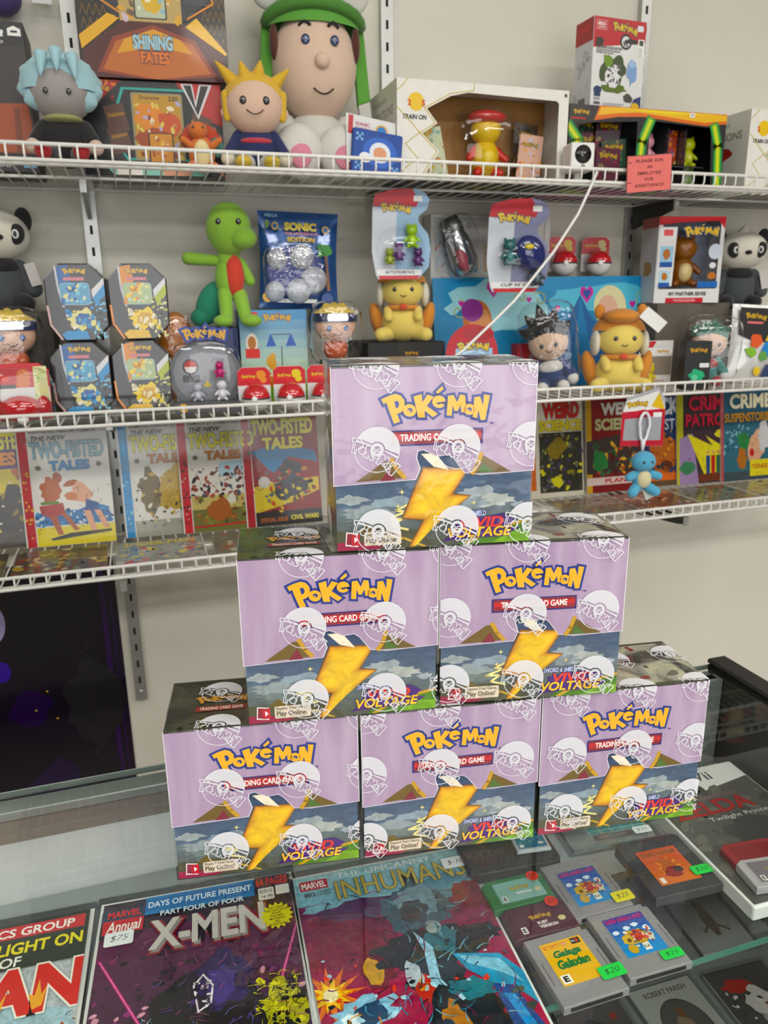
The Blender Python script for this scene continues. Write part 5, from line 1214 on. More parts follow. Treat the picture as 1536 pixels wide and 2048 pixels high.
for (u, z_, a) in ((-0.36, 0.075, 4), (-0.28, 0.045, -4), (-0.21, 0.070, 3), (-0.16, 0.030, -5), (-0.22, 0.012, 2)):
    c = Canvas(0.058, 0.068); k += 1
    pal = [['#4a3a44', '#7a3a3a', '#2c2a3a'], ['#3a4a3c', '#2a8a5a', '#5a5a3a'], ['#5a2a3a', '#8c3a4a', '#3a3a44']][k % 3]
    c.rect(0, 0, 1, 1, pal[0]); c.splats(0, 0, 1, 1, pal + ['#8a7a5a'], 24, 0.007, k); c.logo(0.10, 0.66, 0.78, fill='#c9a24a', edge='#3a3026', ew=0.02); c.build('card_packet', t, (u * 0.376, 0.050 - 0.006 * k, z_), (0, R(a), 0), gloss)
toy(t, 0.030, 0.050, 0.055, 0.062, '#d8a2b0', '#e0b4be'); toy(t, 0.135, 0.050, 0.055, 0.060, '#b9c04a', '#c9d06a'); toy(t, 0.070, 0.050, 0.008, 0.040, '#d8502c', '#e6d8c0')
c = Canvas(0.042, 0.066); c.rect(0, 0, 1, 1, '#a8422c'); c.splats(0, 0, 1, 1, ['#d8862c', '#7a2a22', '#e6c88a', '#8a5a8c'], 40, 0.006, 3); c.build('promo_card', t, (0.082, 0.045, 0.060), (0, 0, 0), gloss)
c = Canvas(0.042, 0.046); c.rect(0, 0, 1, 1, '#a9b49a'); c.splats(0, 0, 1, 1, ['#8fae5a', '#d9dcc8', '#6a8a5a'], 30, 0.006, 4); c.build('promo_card', t, (0.130, 0.045, 0.004), (0, 0, 0), gloss)
for x0 in (0.062, 0.106): box('divider', x0 - 0.001, x0 + 0.001, 0.02, 0.066, 0.004, 0.125, mat('#3a3a3e', 0.15, coat=1.0), t)
box('divider', 0.004, 0.158, 0.02, 0.066, 0.050, 0.0525, mat('#3a3a3e', 0.15, coat=1.0), t)
sticker(t, 'price_sticker', 0.013, 0.009, '#e4e2da', '$', '#6a6a66', (0.100, -0.0012, 0.1415))

def d_mega(c):
    c.rect(0, 0, 1, 1, '#dcdcda'); c.poly([(0, 0.66), (1, 0.76), (1, 1), (0, 1)], '#b92028')
    c.rect(0.04, 0.86, 0.25, 0.965, '#d9a0a0'); c.rect(0.05, 0.868, 0.24, 0.957, '#b92028'); c.txt('MEGA', 0.07, 0.905, 0.22, 0.945, '#ecdede', bold=0.04); c.txt('CONSTRUX', 0.07, 0.875, 0.22, 0.897, '#ecdede', bold=0.02)
    c.logo(0.32, 0.845, 0.52, a=-6, fill='#d9b84a', edge='#3a2f4a', ew=0.02); c.rrect(0.83, 0.885, 0.95, 0.95, 0.002, '#dddde2')
    c.circ(0.62, 0.755, 0.014, '#20201f'); c.circ(0.62, 0.755, 0.010, '#dcdcda'); c.circ(0.62, 0.755, 0.004, '#3a3a3a')
    c.txt('GALARIAN ZIGZAGOON', 0.06, 0.655, 0.55, 0.685, '#26262a', bold=0.04); c.txt('ZIGZAGOON DE GALAR', 0.06, 0.625, 0.52, 0.65, '#26262a', bold=0.03); c.txt('FORMA DE GALAR', 0.06, 0.60, 0.40, 0.62, '#26262a', bold=0.03); c.rect(0.64, 0.74, 0.84, 0.79, '#26262a'); c.txt('VS', 0.56, 0.70, 0.66, 0.76, '#26262a', bold=0.05)
    c.blob(0.12, 0.74, 0.09, 0.045, '#202022', 3, 0.4, 14); c.rect(0.04, 0.68, 0.18, 0.72, '#26262a'); c.rect(0.86, 0.60, 0.98, 0.80, '#ecece8'); c.rect(0.88, 0.73, 0.96, 0.79, '#3a4a34')
    for i in range(5): c.rect(0.87, 0.61 + i * 0.02, 0.95, 0.616 + i * 0.02, '#77777a')
    c.blob(0.40, 0.40, 0.28, 0.24, '#3f4a2c', 4, 0.4, 24); c.blob(0.30, 0.53, 0.12, 0.09, '#6a8a34', 5, 0.4, 16); c.blob(0.42, 0.22, 0.34, 0.06, '#5a6a30', 6, 0.4, 20); c.blob(0.40, 0.36, 0.18, 0.14, '#dcdcdc', 8, 0.35, 20); c.splats(0.28, 0.28, 0.52, 0.48, ['#26262a', '#e6e6e6', '#5a5a5e'], 26, 0.005, 9); c.blob(0.77, 0.42, 0.12, 0.17, '#8fa8cc', 10, 0.4, 18); c.blob(0.76, 0.52, 0.07, 0.06, '#a9c2de', 11, 0.3, 12); c.blob(0.72, 0.12, 0.12, 0.06, '#44443c', 12, 0.4, 14)
    c.blob(0.12, 0.19, 0.08, 0.05, '#2a3a5a', 13, 0.1, 14); c.rect(0.06, 0.12, 0.18, 0.16, '#2a3a5a'); c.rect(0.06, 0.08, 0.17, 0.11, '#9a9aa0'); c.rect(0.06, 0.03, 0.18, 0.06, '#55555a'); c.rect(0.24, 0.04, 0.66, 0.055, '#b4b4b8'); c.rect(0.24, 0.02, 0.60, 0.032, '#b4b4b8'); c.poly([(0.76, 0), (0.84, 0.12), (0.98, 0.16), (0.98, 0)], '#3a4468'); c.ell(0.87, 0.03, 0.08, 0.05, '#e0b42c')
def s_mega(c): c.rect(0, 0, 1, 1, '#cfd0d2'); c.rect(0, 0.74, 1, 1, '#a81c24'); c.rect(0.2, 0.86, 0.8, 0.93, '#c25a5a'); c.splats(0.1, 0.1, 0.9, 0.6, ['#b4b6ba', '#c4c6ca'], 12, 0.012, 3); c.rect(0.3, 0.03, 0.7, 0.12, '#6a6a70')
carton('building_set_carton', 'tall red and white building set carton standing on the rainbow-banded box', 'toy box', 0.969, 1.470, Z1 + 0.1526, 0.124, 0.060, 0.160, 3, '#d6d6d4', d_mega, side=s_mega)

t = thing('notice', 'pink printed notice asking shoppers to seek help, clipped to the top shelf edge', 'sign', (0.978, 1.3535, Z1 - 0.018), (R(4), R(-5.5), 0))
box('paper', -0.0505, 0.0505, -0.0006, 0.0002, 0, 0.066, mat('#e8736c', 0.5), t)
c = Canvas(0.101, 0.066)
for a, b in (((0, 0), (1, 0)), ((1, 0), (1, 1)), ((1, 1), (0, 1)), ((0, 1), (0, 0))): c.line([a, b], 0.0022, '#4a4446')
c.build('border', t, (0, -0.0007, 0), m=pm)
for i, (s_, w_) in enumerate((('PLEASE ASK', 0.62), ('AN', 0.12), ('EMPLOYEE', 0.52), ('FOR', 0.20), ('ASSISTANCE', 0.66))):
    c = Canvas(0.101, 0.066); c.txt(s_, 0.5 - w_ / 2, 0.80 - i * 0.165, 0.5 + w_ / 2, 0.885 - i * 0.165, '#5a3436', bold=0.015); c.build('lettering', t, (0, -0.0008, 0), m=pm)
for v in (0.27, 0.80): box('staple', -0.048, -0.041, -0.0012, -0.0006, v * 0.066, v * 0.066 + 0.0012, mat('#5a4a4a', 0.3, 0.6), t)

t = thing('plush_pouch', 'purple plush hanging above the black figure carton at the top left corner', 'plush toy', (-0.166, 1.63, 1.905), 0)
ellp(t, 'body', (0, 0, 0.030), (0.034, 0.026, 0.030), PL('#4a3a72')); box('tag', 0.050, 0.082, 0.0, 0.001, 0.026, 0.060, mat('#e4e4e2', 0.5), t); CM().tube([(0, 0, 0.055), (0.0, 0.02, 0.09), (0.0, 0.038, 0.10)], 0.002, n=6).build('loop', mat('#3a2f5a', 0.8), t); CM().tube([(0.03, 0, 0.045), (0.05, 0, 0.058)], 0.0006, n=5).build('tag_string', mat('#dddddd', 0.6), t)

# ================================================================ middle shelf
def stock_carton(label, x, y, z, w, d, h, col, strip=None):
    t = thing('stock_carton', label, 'carton', (x, y, z), 0, 'plain cartons at the back of the middle shelf')
    box('carton', -w / 2, w / 2, 0, d, 0.0003, h, mat(col, 0.6), t, 0.001)
    box('tape', -0.02, 0.02, -0.0004, 0.0, 0.002, h - 0.002, mat(strip or col, 0.3), t)
    return t
stock_carton('dark carton under the left panda plush', -0.215, 1.545, Z2, 0.15, 0.10, 0.184, '#4a443c', '#5a5248')
stock_carton('dark blue carton under the green plush', 0.158, 1.492, Z2, 0.060, 0.13, 0.150, '#1c2c5a', '#22346a')
stock_carton('black carton under the first hooded yellow plush', 0.520, 1.470, Z2, 0.165, 0.15, 0.115, '#1d1c1c', '#26221c')
stock_carton('brown carton behind the wide blue board', 1.002, 1.602, Z2, 0.20, 0.05, 0.2445, '#6a6258', '#7a7064')
stock_carton('grey-brown carton under the brown toy carton on the right', 1.235, 1.505, Z2, 0.20, 0.13, 0.183, '#5e564c', '#6a6258')
stock_carton('dark grey carton under the right panda plush', 1.440, 1.540, Z2, 0.17, 0.11, 0.168, '#3a3836', '#46423e')
c = Canvas(0.12, 0.03); c.logo(0.45, 0.25, 0.25, fill='#b98a3a', edge='#2a2018', ew=0.02); c.build('carton_print', bpy.data.objects['stock_carton.002'], (0.0, -0.0008, 0.080), m=pm)

def panda(label, x, y, z, yaw, s=1.0):
    t = thing('plush_toy', label, 'plush toy', (x, y, z), R(yaw), 'panda plush toys')
    W_, B_, G_ = PL('#e4dfcf'), PL('#1c1c1e'), PL('#4a4f52')
    ellp(t, 'body', (0, 0, 0.048 * s), (0.042 * s, 0.034 * s, 0.050 * s), G_)
    ellp(t, 'chest', (0, -0.006 * s, 0.078 * s), (0.034 * s, 0.028 * s, 0.020 * s), B_)
    ellp(t, 'head', (0, -0.006 * s, 0.132 * s), (0.058 * s, 0.046 * s, 0.044 * s), W_, n=28)
    CM().cone((0, -0.006 * s, 0.170 * s), (0.006 * s, -0.006 * s, 0.192 * s), 0.016 * s).build('head_tuft', W_, t)
    for k in (-1, 1):
        ellp(t, 'ear', (k * 0.050 * s, 0.0, 0.160 * s), (0.015 * s, 0.010 * s, 0.022 * s), B_)
        ellp(t, 'eye_patch', (k * 0.030 * s, -0.042 * s, 0.132 * s), (0.014 * s, 0.008 * s, 0.018 * s), B_, rot=(0, k * 0.3, 0))
        ellp(t, 'eye', (k * 0.028 * s, -0.049 * s, 0.132 * s), (0.006 * s, 0.003 * s, 0.008 * s), mat('#e9e9e6', 0.3))
        ellp(t, 'pupil', (k * 0.027 * s, -0.0515 * s, 0.132 * s), (0.003 * s, 0.002 * s, 0.005 * s), mat('#101010', 0.2))
        limbp(t, 'arm', (k * 0.034 * s, 0, 0.078 * s), (k * 0.052 * s, -0.012 * s, 0.040 * s), 0.014 * s, 0.016 * s, G_)
        limbp(t, 'leg', (k * 0.022 * s, -0.008 * s, 0.020 * s), (k * 0.034 * s, -0.034 * s, 0.015 * s), 0.017 * s, 0.015 * s, B_)
    ellp(t, 'nose', (0, -0.052 * s, 0.126 * s), (0.008 * s, 0.005 * s, 0.005 * s), B_)
    box('sewn_tag', -0.009 * s, 0.009 * s, -0.0004, 0.0004, -0.04 * s, 0, mat('#c9c4c0', 0.5), t, rot=(0, R(-14), 0), loc=(0.046 * s, -0.030 * s, 0.084 * s))
    return t
panda('panda plush with dark body sitting on a carton at the far left', -0.222, 1.590, Z2 + 0.1845, 14, 1.0)
panda('panda plush with dark body leaning beside the brown toy carton at the right edge', 1.425, 1.590, Z2 + 0.1685, -22, 1.02)

def band_head(label, x, y, z, yaw, stand):
    t = thing('vinyl_figure', label, 'figure', (x, y, z), R(yaw), 'headband figures in clear bags')
    skin, hair, navy = mat('#e6b79c', 0.35, coat=0.3), mat('#e2c24a', 0.4, coat=0.2), mat('#22305c', 0.4)
    if stand: box('base', -0.030, 0.030, -0.022, 0.024, 0.0003, stand, mat('#2c2b30', 0.4), t)
    b = stand
    ellp(t, 'body', (0, 0, b + 0.022), (0.024, 0.018, 0.024), mat('#c4582c', 0.4))
    ellp(t, 'head', (0, 0, b + 0.066), (0.040, 0.036, 0.034), skin, n=26)
    spiky((0, 0.003, b + 0.073), (0.044, 0.038, 0.034), [(-0.9, 0, 0.4, 1), (0.9, 0, 0.4, 1), (0.4, 0, 0.9, 1), (-0.4, 0, 0.9, 1), (0, 0.2, 1, 1)], 0.010, 0.014, zmin=0.15).build('hair', hair, t)
    CM().ell((0, 0, b + 0.082), (0.0432, 0.0392, 0.050), n=28, m=4, zmin=-0.16, zmax=0.16).build('headband', navy, t)
    link('headband_plate', prism_me([(-0.019, -0.007), (0.019, -0.007), (0.021, 0), (0.019, 0.007), (-0.019, 0.007), (-0.021, 0)], -0.041, -0.0385, 0.0006), mat('#c4c8cc', 0.25, 0.8), t, (0, 0, b + 0.082))
    eyes(t, 0, -0.033, b + 0.062, 0.016, 0.005, mat('#2f5f9c', 0.2, coat=1.0)); smile(t, 0, -0.0355, b + 0.048, 0.008)
    bag(t, (0, 0, b + 0.052), (0.050, 0.042, 0.062), 7)
    return t
band_head('bagged vinyl figure with steel-plated headband below the left panda', -0.203, 1.478, Z2, 10, 0.080)
band_head('bagged vinyl figure with steel-plated headband above the red capsules', 0.375, 1.480, Z2, -6, 0.084)

t = thing('toy_clip_pack', 'red carded clip toy with a glossy red shell at the far left shelf edge', 'toy pack', (-0.190, 1.412, Z2), R(4))
link('backing_card', prism_me([(-0.044, 0.004), (0.044, 0.004), (0.046, 0.088), (0.030, 0.100), (-0.040, 0.100)], 0.022, 0.0232), mat('#c9242e', 0.4), t)
c = Canvas(0.088, 0.092); c.rect(0, 0.30, 1, 0.58, '#d8d8d6'); c.rect(0.0, 0.57, 0.40, 0.64, '#2a2a2c'); c.circ(0.56, 0.80, 0.011, '#d8742c'); c.blob(0.54, 0.66, 0.14, 0.10, '#d8742c', 3, 0.2, 14); c.poly([(0.72, 0.3), (0.98, 0.3), (0.98, 0.96), (0.74, 0.96)], '#d9d8a8'); c.splats(0.74, 0.4, 0.96, 0.9, ['#a9c47a', '#e6d88a'], 12, 0.004, 3); c.rect(0.05, 0.70, 0.30, 0.80, '#e05a50'); c.build('card_print', t, (0, 0.0218, 0.006), m=pm)
ellp(t, 'shell', (-0.004, 0.002, 0.026), (0.034, 0.020, 0.022), mat('#b9141e', 0.1, coat=1.0)); ellp(t, 'shell_wing', (0.032, 0.006, 0.026), (0.012, 0.012, 0.020), mat('#b9141e', 0.1, coat=1.0)); ellp(t, 'shell_wing', (-0.040, 0.006, 0.026), (0.010, 0.012, 0.020), mat('#b9141e', 0.1, coat=1.0)); ellp(t, 'clasp', (-0.002, -0.016, 0.010), (0.009, 0.004, 0.009), mat('#e6e6e4', 0.2, coat=1.0))
bag(t, (0, 0.004, 0.048), (0.050, 0.017, 0.046), 9, 'bubble', 0.5, blister_film)

def tin(label, x, y, z, hue):
    w, h, d = 0.1005, 0.1315, 0.060
    t = thing('card_tin', label, 'tin', (x, y, z), R(-3), 'octagonal card tins in two stacks')
    k = 0.026
    pts = [(-w / 2 + k, 0.0005), (w / 2 - k, 0.0005), (w / 2, k), (w / 2, h - k), (w / 2 - k, h), (-w / 2 + k, h), (-w / 2, h - k), (-w / 2, k)]
    link('tin_body', prism_me(pts, 0.006, d, 0.0012), mat('#2a2a2e', 0.3, 0.5), t)
    link('tin_lid', prism_me([(px * 1.0, pz) for px, pz in pts], 0, 0.0115, 0.002), mat('#1f1d20', 0.25, coat=0.8), t)
    if hue == 'blue': A, B, C_, D = '#2f5f9c', '#3f8fc4', '#8fc2d8', '#d9d49a'
    else: A, B, C_, D = '#d88a2c', '#a9b42c', '#d8d4a2', '#e8c93a'
    c = Canvas(w, h, clip=False)
    c.poly([(0.22, 0.955), (0.40, 0.985), (0.44, 0.80), (0.40, 0.50), (0.28, 0.46), (0.23, 0.70)], A)
    c.line([(0.205, 0.96), (0.22, 0.70), (0.28, 0.45)], 0.0030, '#c4c4c8')
    c.logo(0.30, 0.845, 0.40, fill='#d8b04a', edge='#3a3a4a', ew=0.02); c.rect(0.32, 0.785, 0.66, 0.825, '#c98a92')
    c.poly([(0.76, 0.66), (0.98, 0.82), (0.98, 0.74), (0.77, 0.56)], '#d2d2d4'); c.poly([(0.77, 0.56), (0.98, 0.74), (0.98, 0.60), (0.82, 0.46)], B)
    c.rrect(0.245, 0.47, 0.735, 0.755, 0.006, '#9cb4c0'); c.rrect(0.255, 0.48, 0.725, 0.745, 0.005, '#6fa0bc' if hue == 'blue' else '#a9b890'); c.splats(0.27, 0.49, 0.71, 0.73, [C_, A, '#c8d4d8', D], 24, 0.006, 3)
    c.splats(0.72, 0.05, 0.98, 0.55, [C_, '#16181c', B], 40, 0.004, 5)
    c.blob(0.55, 0.28, 0.30, 0.17, D, 6, 0.5, 22, 8); c.blob(0.60, 0.28, 0.17, 0.10, A if hue == 'blue' else '#c99a2a', 7, 0.4, 18); c.splats(0.32, 0.14, 0.84, 0.40, ['#e6e2d0', D, B if hue == 'blue' else '#e8e0c4'], 22, 0.007, 8)
    c.poly([(0.26, 0.02), (0.20, 0.09), (0.30, 0.14), (0.62, 0.13), (0.66, 0.03)], B if hue == 'blue' else '#e0b42c')
    c.line([(0.02, 0.46), (0.04, 0.22), (0.20, 0.03)], 0.0035, '#c9a9a4' if hue == 'blue' else '#e0904a')
    c.build('lid_print', t, (0, -0.0002, 0), m=print_mat(0.25, 0.6))
    return t
tin('blue card tin, upper one of the left stack', -0.0905, 1.478, Z2 + 0.1325, 'blue')
tin('blue card tin, lower one of the left stack', -0.0960, 1.472, Z2, 'blue')
tin('yellow card tin, upper one of the right stack', 0.0135, 1.474, Z2 + 0.1325, 'yellow')
tin('yellow card tin, lower one of the right stack', 0.0075, 1.468, Z2, 'yellow')

t = thing('bagged_jelly_toy', 'orange translucent toy in a bag standing behind the grey clamshell', 'toy pack', (0.080, 1.600, Z2), 0)
ellp(t, 'toy', (0, 0, 0.090), (0.040, 0.026, 0.088), noise_mat('amber_jelly', ['#c2601c', '#d9812c', '#e0983c'], 60, rough=0.3, coat=0.5), wob=0.04, seed=2)
bag(t, (0, 0, 0.092), (0.042, 0.030, 0.091), 12)

t = thing('clamshell_pack', 'round grey clamshell pack with wordmark on top beside the yellow tins', 'toy pack', (0.117, 1.432, Z2), R(-5))
pts = ring(0, 0.066, 0.066, 0.064, 22, -35, 215)
link('backing_card', prism_me([(0.058, 0.0005)] + pts + [(-0.058, 0.0005)], 0.030, 0.032), mat('#75787e', 0.4), t)
c = Canvas(0.13, 0.15, clip=False); c.ell(0.5, 0.46, 0.44, 0.36, '#8d9096', 30); c.circ(0.30, 0.545, 0.0145, '#3f4044'); c.circ(0.30, 0.545, 0.0115, '#c23a34'); c.poly([(0.215, 0.545), (0.385, 0.545), (0.365, 0.49), (0.30, 0.468), (0.235, 0.49)], '#d8d8d6'); c.rrect(0.18, 0.36, 0.42, 0.45, 0.003, '#55565a'); c.poly([(0.46, 0.30), (0.52, 0.38), (0.57, 0.30)], '#d8b83a'); c.build('card_print', t, (0, 0.0298, 0), m=pm)
box('base_block', -0.058, 0.060, 0.0, 0.030, 0.0005, 0.020, mat('#55575b', 0.35), t, 0.001)
c = Canvas(0.11, 0.018); c.txt('MONSTER BALL', 0.40, 0.45, 0.66, 0.70, '#a9a9ae', bold=0.01); c.ell(0.10, 0.5, 0.07, 0.45, '#e0a82c'); c.build('base_print', t, (0.001, -0.0003, 0.001), m=pm)
toy(t, 0.026, 0.018, 0.062, 0.030, '#c24a7c', '#d06a94', ears=False); toy(t, -0.016, 0.016, 0.020, 0.034, '#b9bac4', '#d4d4dc', ears=False); toy(t, 0.028, 0.016, 0.020, 0.038, '#dcdce2', '#e6e6ea', ears=False)
c = Canvas(0.092, 0.034, clip=False); c.logo(0.06, 0.22, 0.90, fill='#d8a83a', edge='#4a5a9c', ew=0.05); c.build('wordmark_topper', t, (0, 0.016, 0.118), m=pm)
bag(t, (0, 0.016, 0.072), (0.064, 0.016, 0.062), 15, 'bubble', 0.72, blister_film)

# green plush: plain long-armed toy with red belly and teal cushion tail
t = thing('plush_toy', 'bright green plush with red belly, outstretched arm and teal tail', 'plush toy', (0.184, 1.534, Z2 + 0.1505), R(-10), 'plush toys on the middle shelf')
g = PL('#8fc23a')
ellp(t, 'head', (0.004, -0.010, 0.178), (0.042, 0.036, 0.048), g, n=26); ellp(t, 'muzzle', (0.030, -0.028, 0.160), (0.026, 0.024, 0.020), g); eyes(t, 0.006, -0.043, 0.188, 0.018, 0.005)
ellp(t, 'neck', (0, 0, 0.125), (0.022, 0.020, 0.026), g); ellp(t, 'body', (0, 0, 0.090), (0.028, 0.024, 0.042), g); ellp(t, 'belly', (0.010, -0.014, 0.094), (0.018, 0.014, 0.038), PL('#d8402a'))
limbp(t, 'arm', (-0.020, 0, 0.122), (-0.074, -0.010, 0.126), 0.010, 0.012, g); limbp(t, 'arm', (0.022, 0, 0.118), (0.038, -0.004, 0.085), 0.010, 0.010, g)
limbp(t, 'leg', (-0.010, -0.012, 0.060), (-0.008, -0.040, 0.014), 0.014, 0.012, g); limbp(t, 'leg', (0.018, -0.012, 0.058), (0.028, -0.036, 0.014), 0.014, 0.012, g)
ellp(t, 'foot', (-0.014, -0.050, 0.012), (0.018, 0.016, 0.0115), g); ellp(t, 'foot', (0.038, -0.048, 0.012), (0.020, 0.016, 0.0115), g)
ellp(t, 'tail', (-0.040, 0.012, 0.044), (0.026, 0.016, 0.044), PL('#1f8a6a'), rot=(0, 0.45, 0)); ellp(t, 'tail_lobe', (-0.060, 0.010, 0.018), (0.020, 0.014, 0.0175), PL('#1f8a6a'))

t = thing('foil_toy_bag', 'shiny blue foil toy bag with clear window full of grey parts', 'toy pack', (0.322, 1.560, Z2 + 0.1822), (R(-4), R(2), R(-4)))
def pillow(t, name, w, h, d, m, y0=0.0, seed=1, pinch=0.75):
    rg = random.Random(seed); n, k = 18, 20; vs = []; fs = []
    for s_ in (-1, 1):
        for j in range(k + 1):
            for i in range(n + 1):
                u, v = i / n, j / k
                b = (math.sin(math.pi * u) ** 0.6) * (math.sin(math.pi * v) ** 0.6)
                wx = (1 - 0.05 * math.sin(math.pi * v))
                vs.append(((u - 0.5) * w * wx, y0 + s_ * (b * d / 2 + 0.0004) * (1 + 0.2 * (rg.random() - 0.5)), v * h))
        o = 0 if s_ < 0 else (n + 1) * (k + 1)
        for j in range(k):
            for i in range(n):
                a = o + j * (n + 1) + i; q = (a, a + 1, a + n + 2, a + n + 1); fs.append(q if s_ < 0 else q[::-1])
    cm = CM(); cm.add(vs, fs); return cm.build(name, m, t)
pillow(t, 'foil_bag', 0.160, 0.184, 0.034, mat('#2a5a9c', 0.25, 0.3, coat=0.8), 0.0)
c = Canvas(0.15, 0.18, clip=False)
c.txt('MEGA', 0.05, 0.93, 0.22, 0.965, '#8fb0d0', bold=0.02); c.txt('SONIC', 0.30, 0.80, 0.72, 0.885, '#d8c44a', '#1c2c5a', 0.04, 0.06); c.txt('THE HEDGEHOG', 0.30, 0.755, 0.74, 0.785, '#c98a9a', bold=0.03); c.txt('EDITION', 0.34, 0.685, 0.70, 0.735, '#d8b43a', '#2a3a6a', 0.03, 0.05)
c.ell(0.18, 0.84, 0.045, 0.04, '#c9a83a'); c.ell(0.18, 0.84, 0.03, 0.025, '#2a5a9c'); c.ell(0.84, 0.82, 0.045, 0.04, '#c9a83a'); c.ell(0.84, 0.82, 0.03, 0.025, '#2a5a9c'); c.ell(0.08, 0.86, 0.03, 0.04, '#6a8a4a')
c.ell(0.43, 0.38, 0.36, 0.27, '#3a3f7c', 30); c.blob(0.83, 0.60, 0.12, 0.10, '#3f8a3a', 3, 0.5, 14); c.poly([(0.86, 0.18), (0.90, 0.18), (0.86, 0.55), (0.83, 0.55)], '#8a5a34'); c.rect(0.16, 0.045, 0.72, 0.085, '#d8d8d6'); c.txt('POWER TROOPER', 0.20, 0.052, 0.50, 0.078, '#3a3a3a', bold=0.02); c.circ(0.07, 0.10, 0.010, '#d8a42c'); c.circ(0.86, 0.09, 0.012, '#2a4a8c')
c.build('bag_print', t, (0, -0.0200, 0.002), m=pm)
for i, (u, v, r) in enumerate(((-0.045, 0.092, 0.020), (0.004, 0.098, 0.024), (0.028, 0.055, 0.026), (-0.050, 0.030, 0.020), (-0.004, 0.032, 0.024))):
    ellp(t, 'grey_part', (u, -0.020, v), (r, 0.009, r), mat('#a9adb8', 0.3, coat=0.5))
bag(t, (-0.010, -0.022, 0.072), (0.062, 0.011, 0.056), 20, 'window_film', 0.6, pouch_film)

def d_book(c):
    c.grad(0, 0.18, 1, 1, '#cfe0b8', '#5f93c4', 8); c.rect(0, 0, 1, 0.18, '#6fae2c'); c.poly([(0, 0.1), (0.4, 0.18), (1, 0.14), (1, 0.2), (0, 0.22)], '#a9cf4a')
    c.rect(0.18, 0.90, 0.27, 0.98, '#cf3a34'); c.logo(0.33, 0.86, 0.44, fill='#d8ac4a', edge='#5a5a7c', ew=0.02); c.ell(0.17, 0.66, 0.09, 0.10, '#e6dcd0'); c.ell(0.17, 0.66, 0.06, 0.07, '#b8763a'); c.rrect(0.07, 0.50, 0.28, 0.60, 0.002, '#d84a44')
    c.rect(0.60, 0.12, 0.615, 0.62, '#4a4a55'); c.rect(0.48, 0.74, 0.74, 0.75, '#4a4a55'); c.poly([(0.38, 0.62), (0.45, 0.76), (0.53, 0.62)], '#3f62b4'); c.poly([(0.67, 0.62), (0.75, 0.76), (0.83, 0.62)], '#3f62b4')
    for i, (u, v, col) in enumerate(((0.45, 0.46, '#d8a24a'), (0.42, 0.26, '#d87a2c'), (0.25, 0.20, '#5a8a3a'), (0.15, 0.32, '#b8342c'), (0.88, 0.26, '#e6c42c'), (0.16, 0.14, '#4a62b0'))): c.blob(u, v, 0.09, 0.10, col, i + 2, 0.3, 14)
    c.txt('Kanto', 0.30, 0.30, 0.80, 0.40, '#dfe6cc', bold=0.02)
carton('game_carton', 'sky blue and green toy carton below the blue foil bag', 'toy box', 0.258, 1.503, Z2, 0.131, 0.100, 0.1815, -4, '#2a6a94', d_book)

capsule_pack('red capsule toy pack, leftmost of the three by the tall card box', 0.203, 1.402, Z2, 1.0, -3, '#e8902c')
capsule_pack('red capsule toy pack, middle of the three by the tall card box', 0.268, 1.402, Z2, 1.0, -6, '#e6cf3a')
capsule_pack('red capsule toy pack, rightmost of the three by the tall card box', 0.333, 1.402, Z2, 1.0, -6, '#e8902c')
capsule_pack('red capsule toy pack with yellow print perched above the blue board', 0.953, 1.606, Z2 + 0.2450, 1.12, -12, '#e6c42c', 'capsule packs above the blue board')
capsule_pack('red capsule toy pack with cream print perched above the blue board', 1.043, 1.606, Z2 + 0.2450, 1.12, -12, '#d9cf9a', 'capsule packs above the blue board')

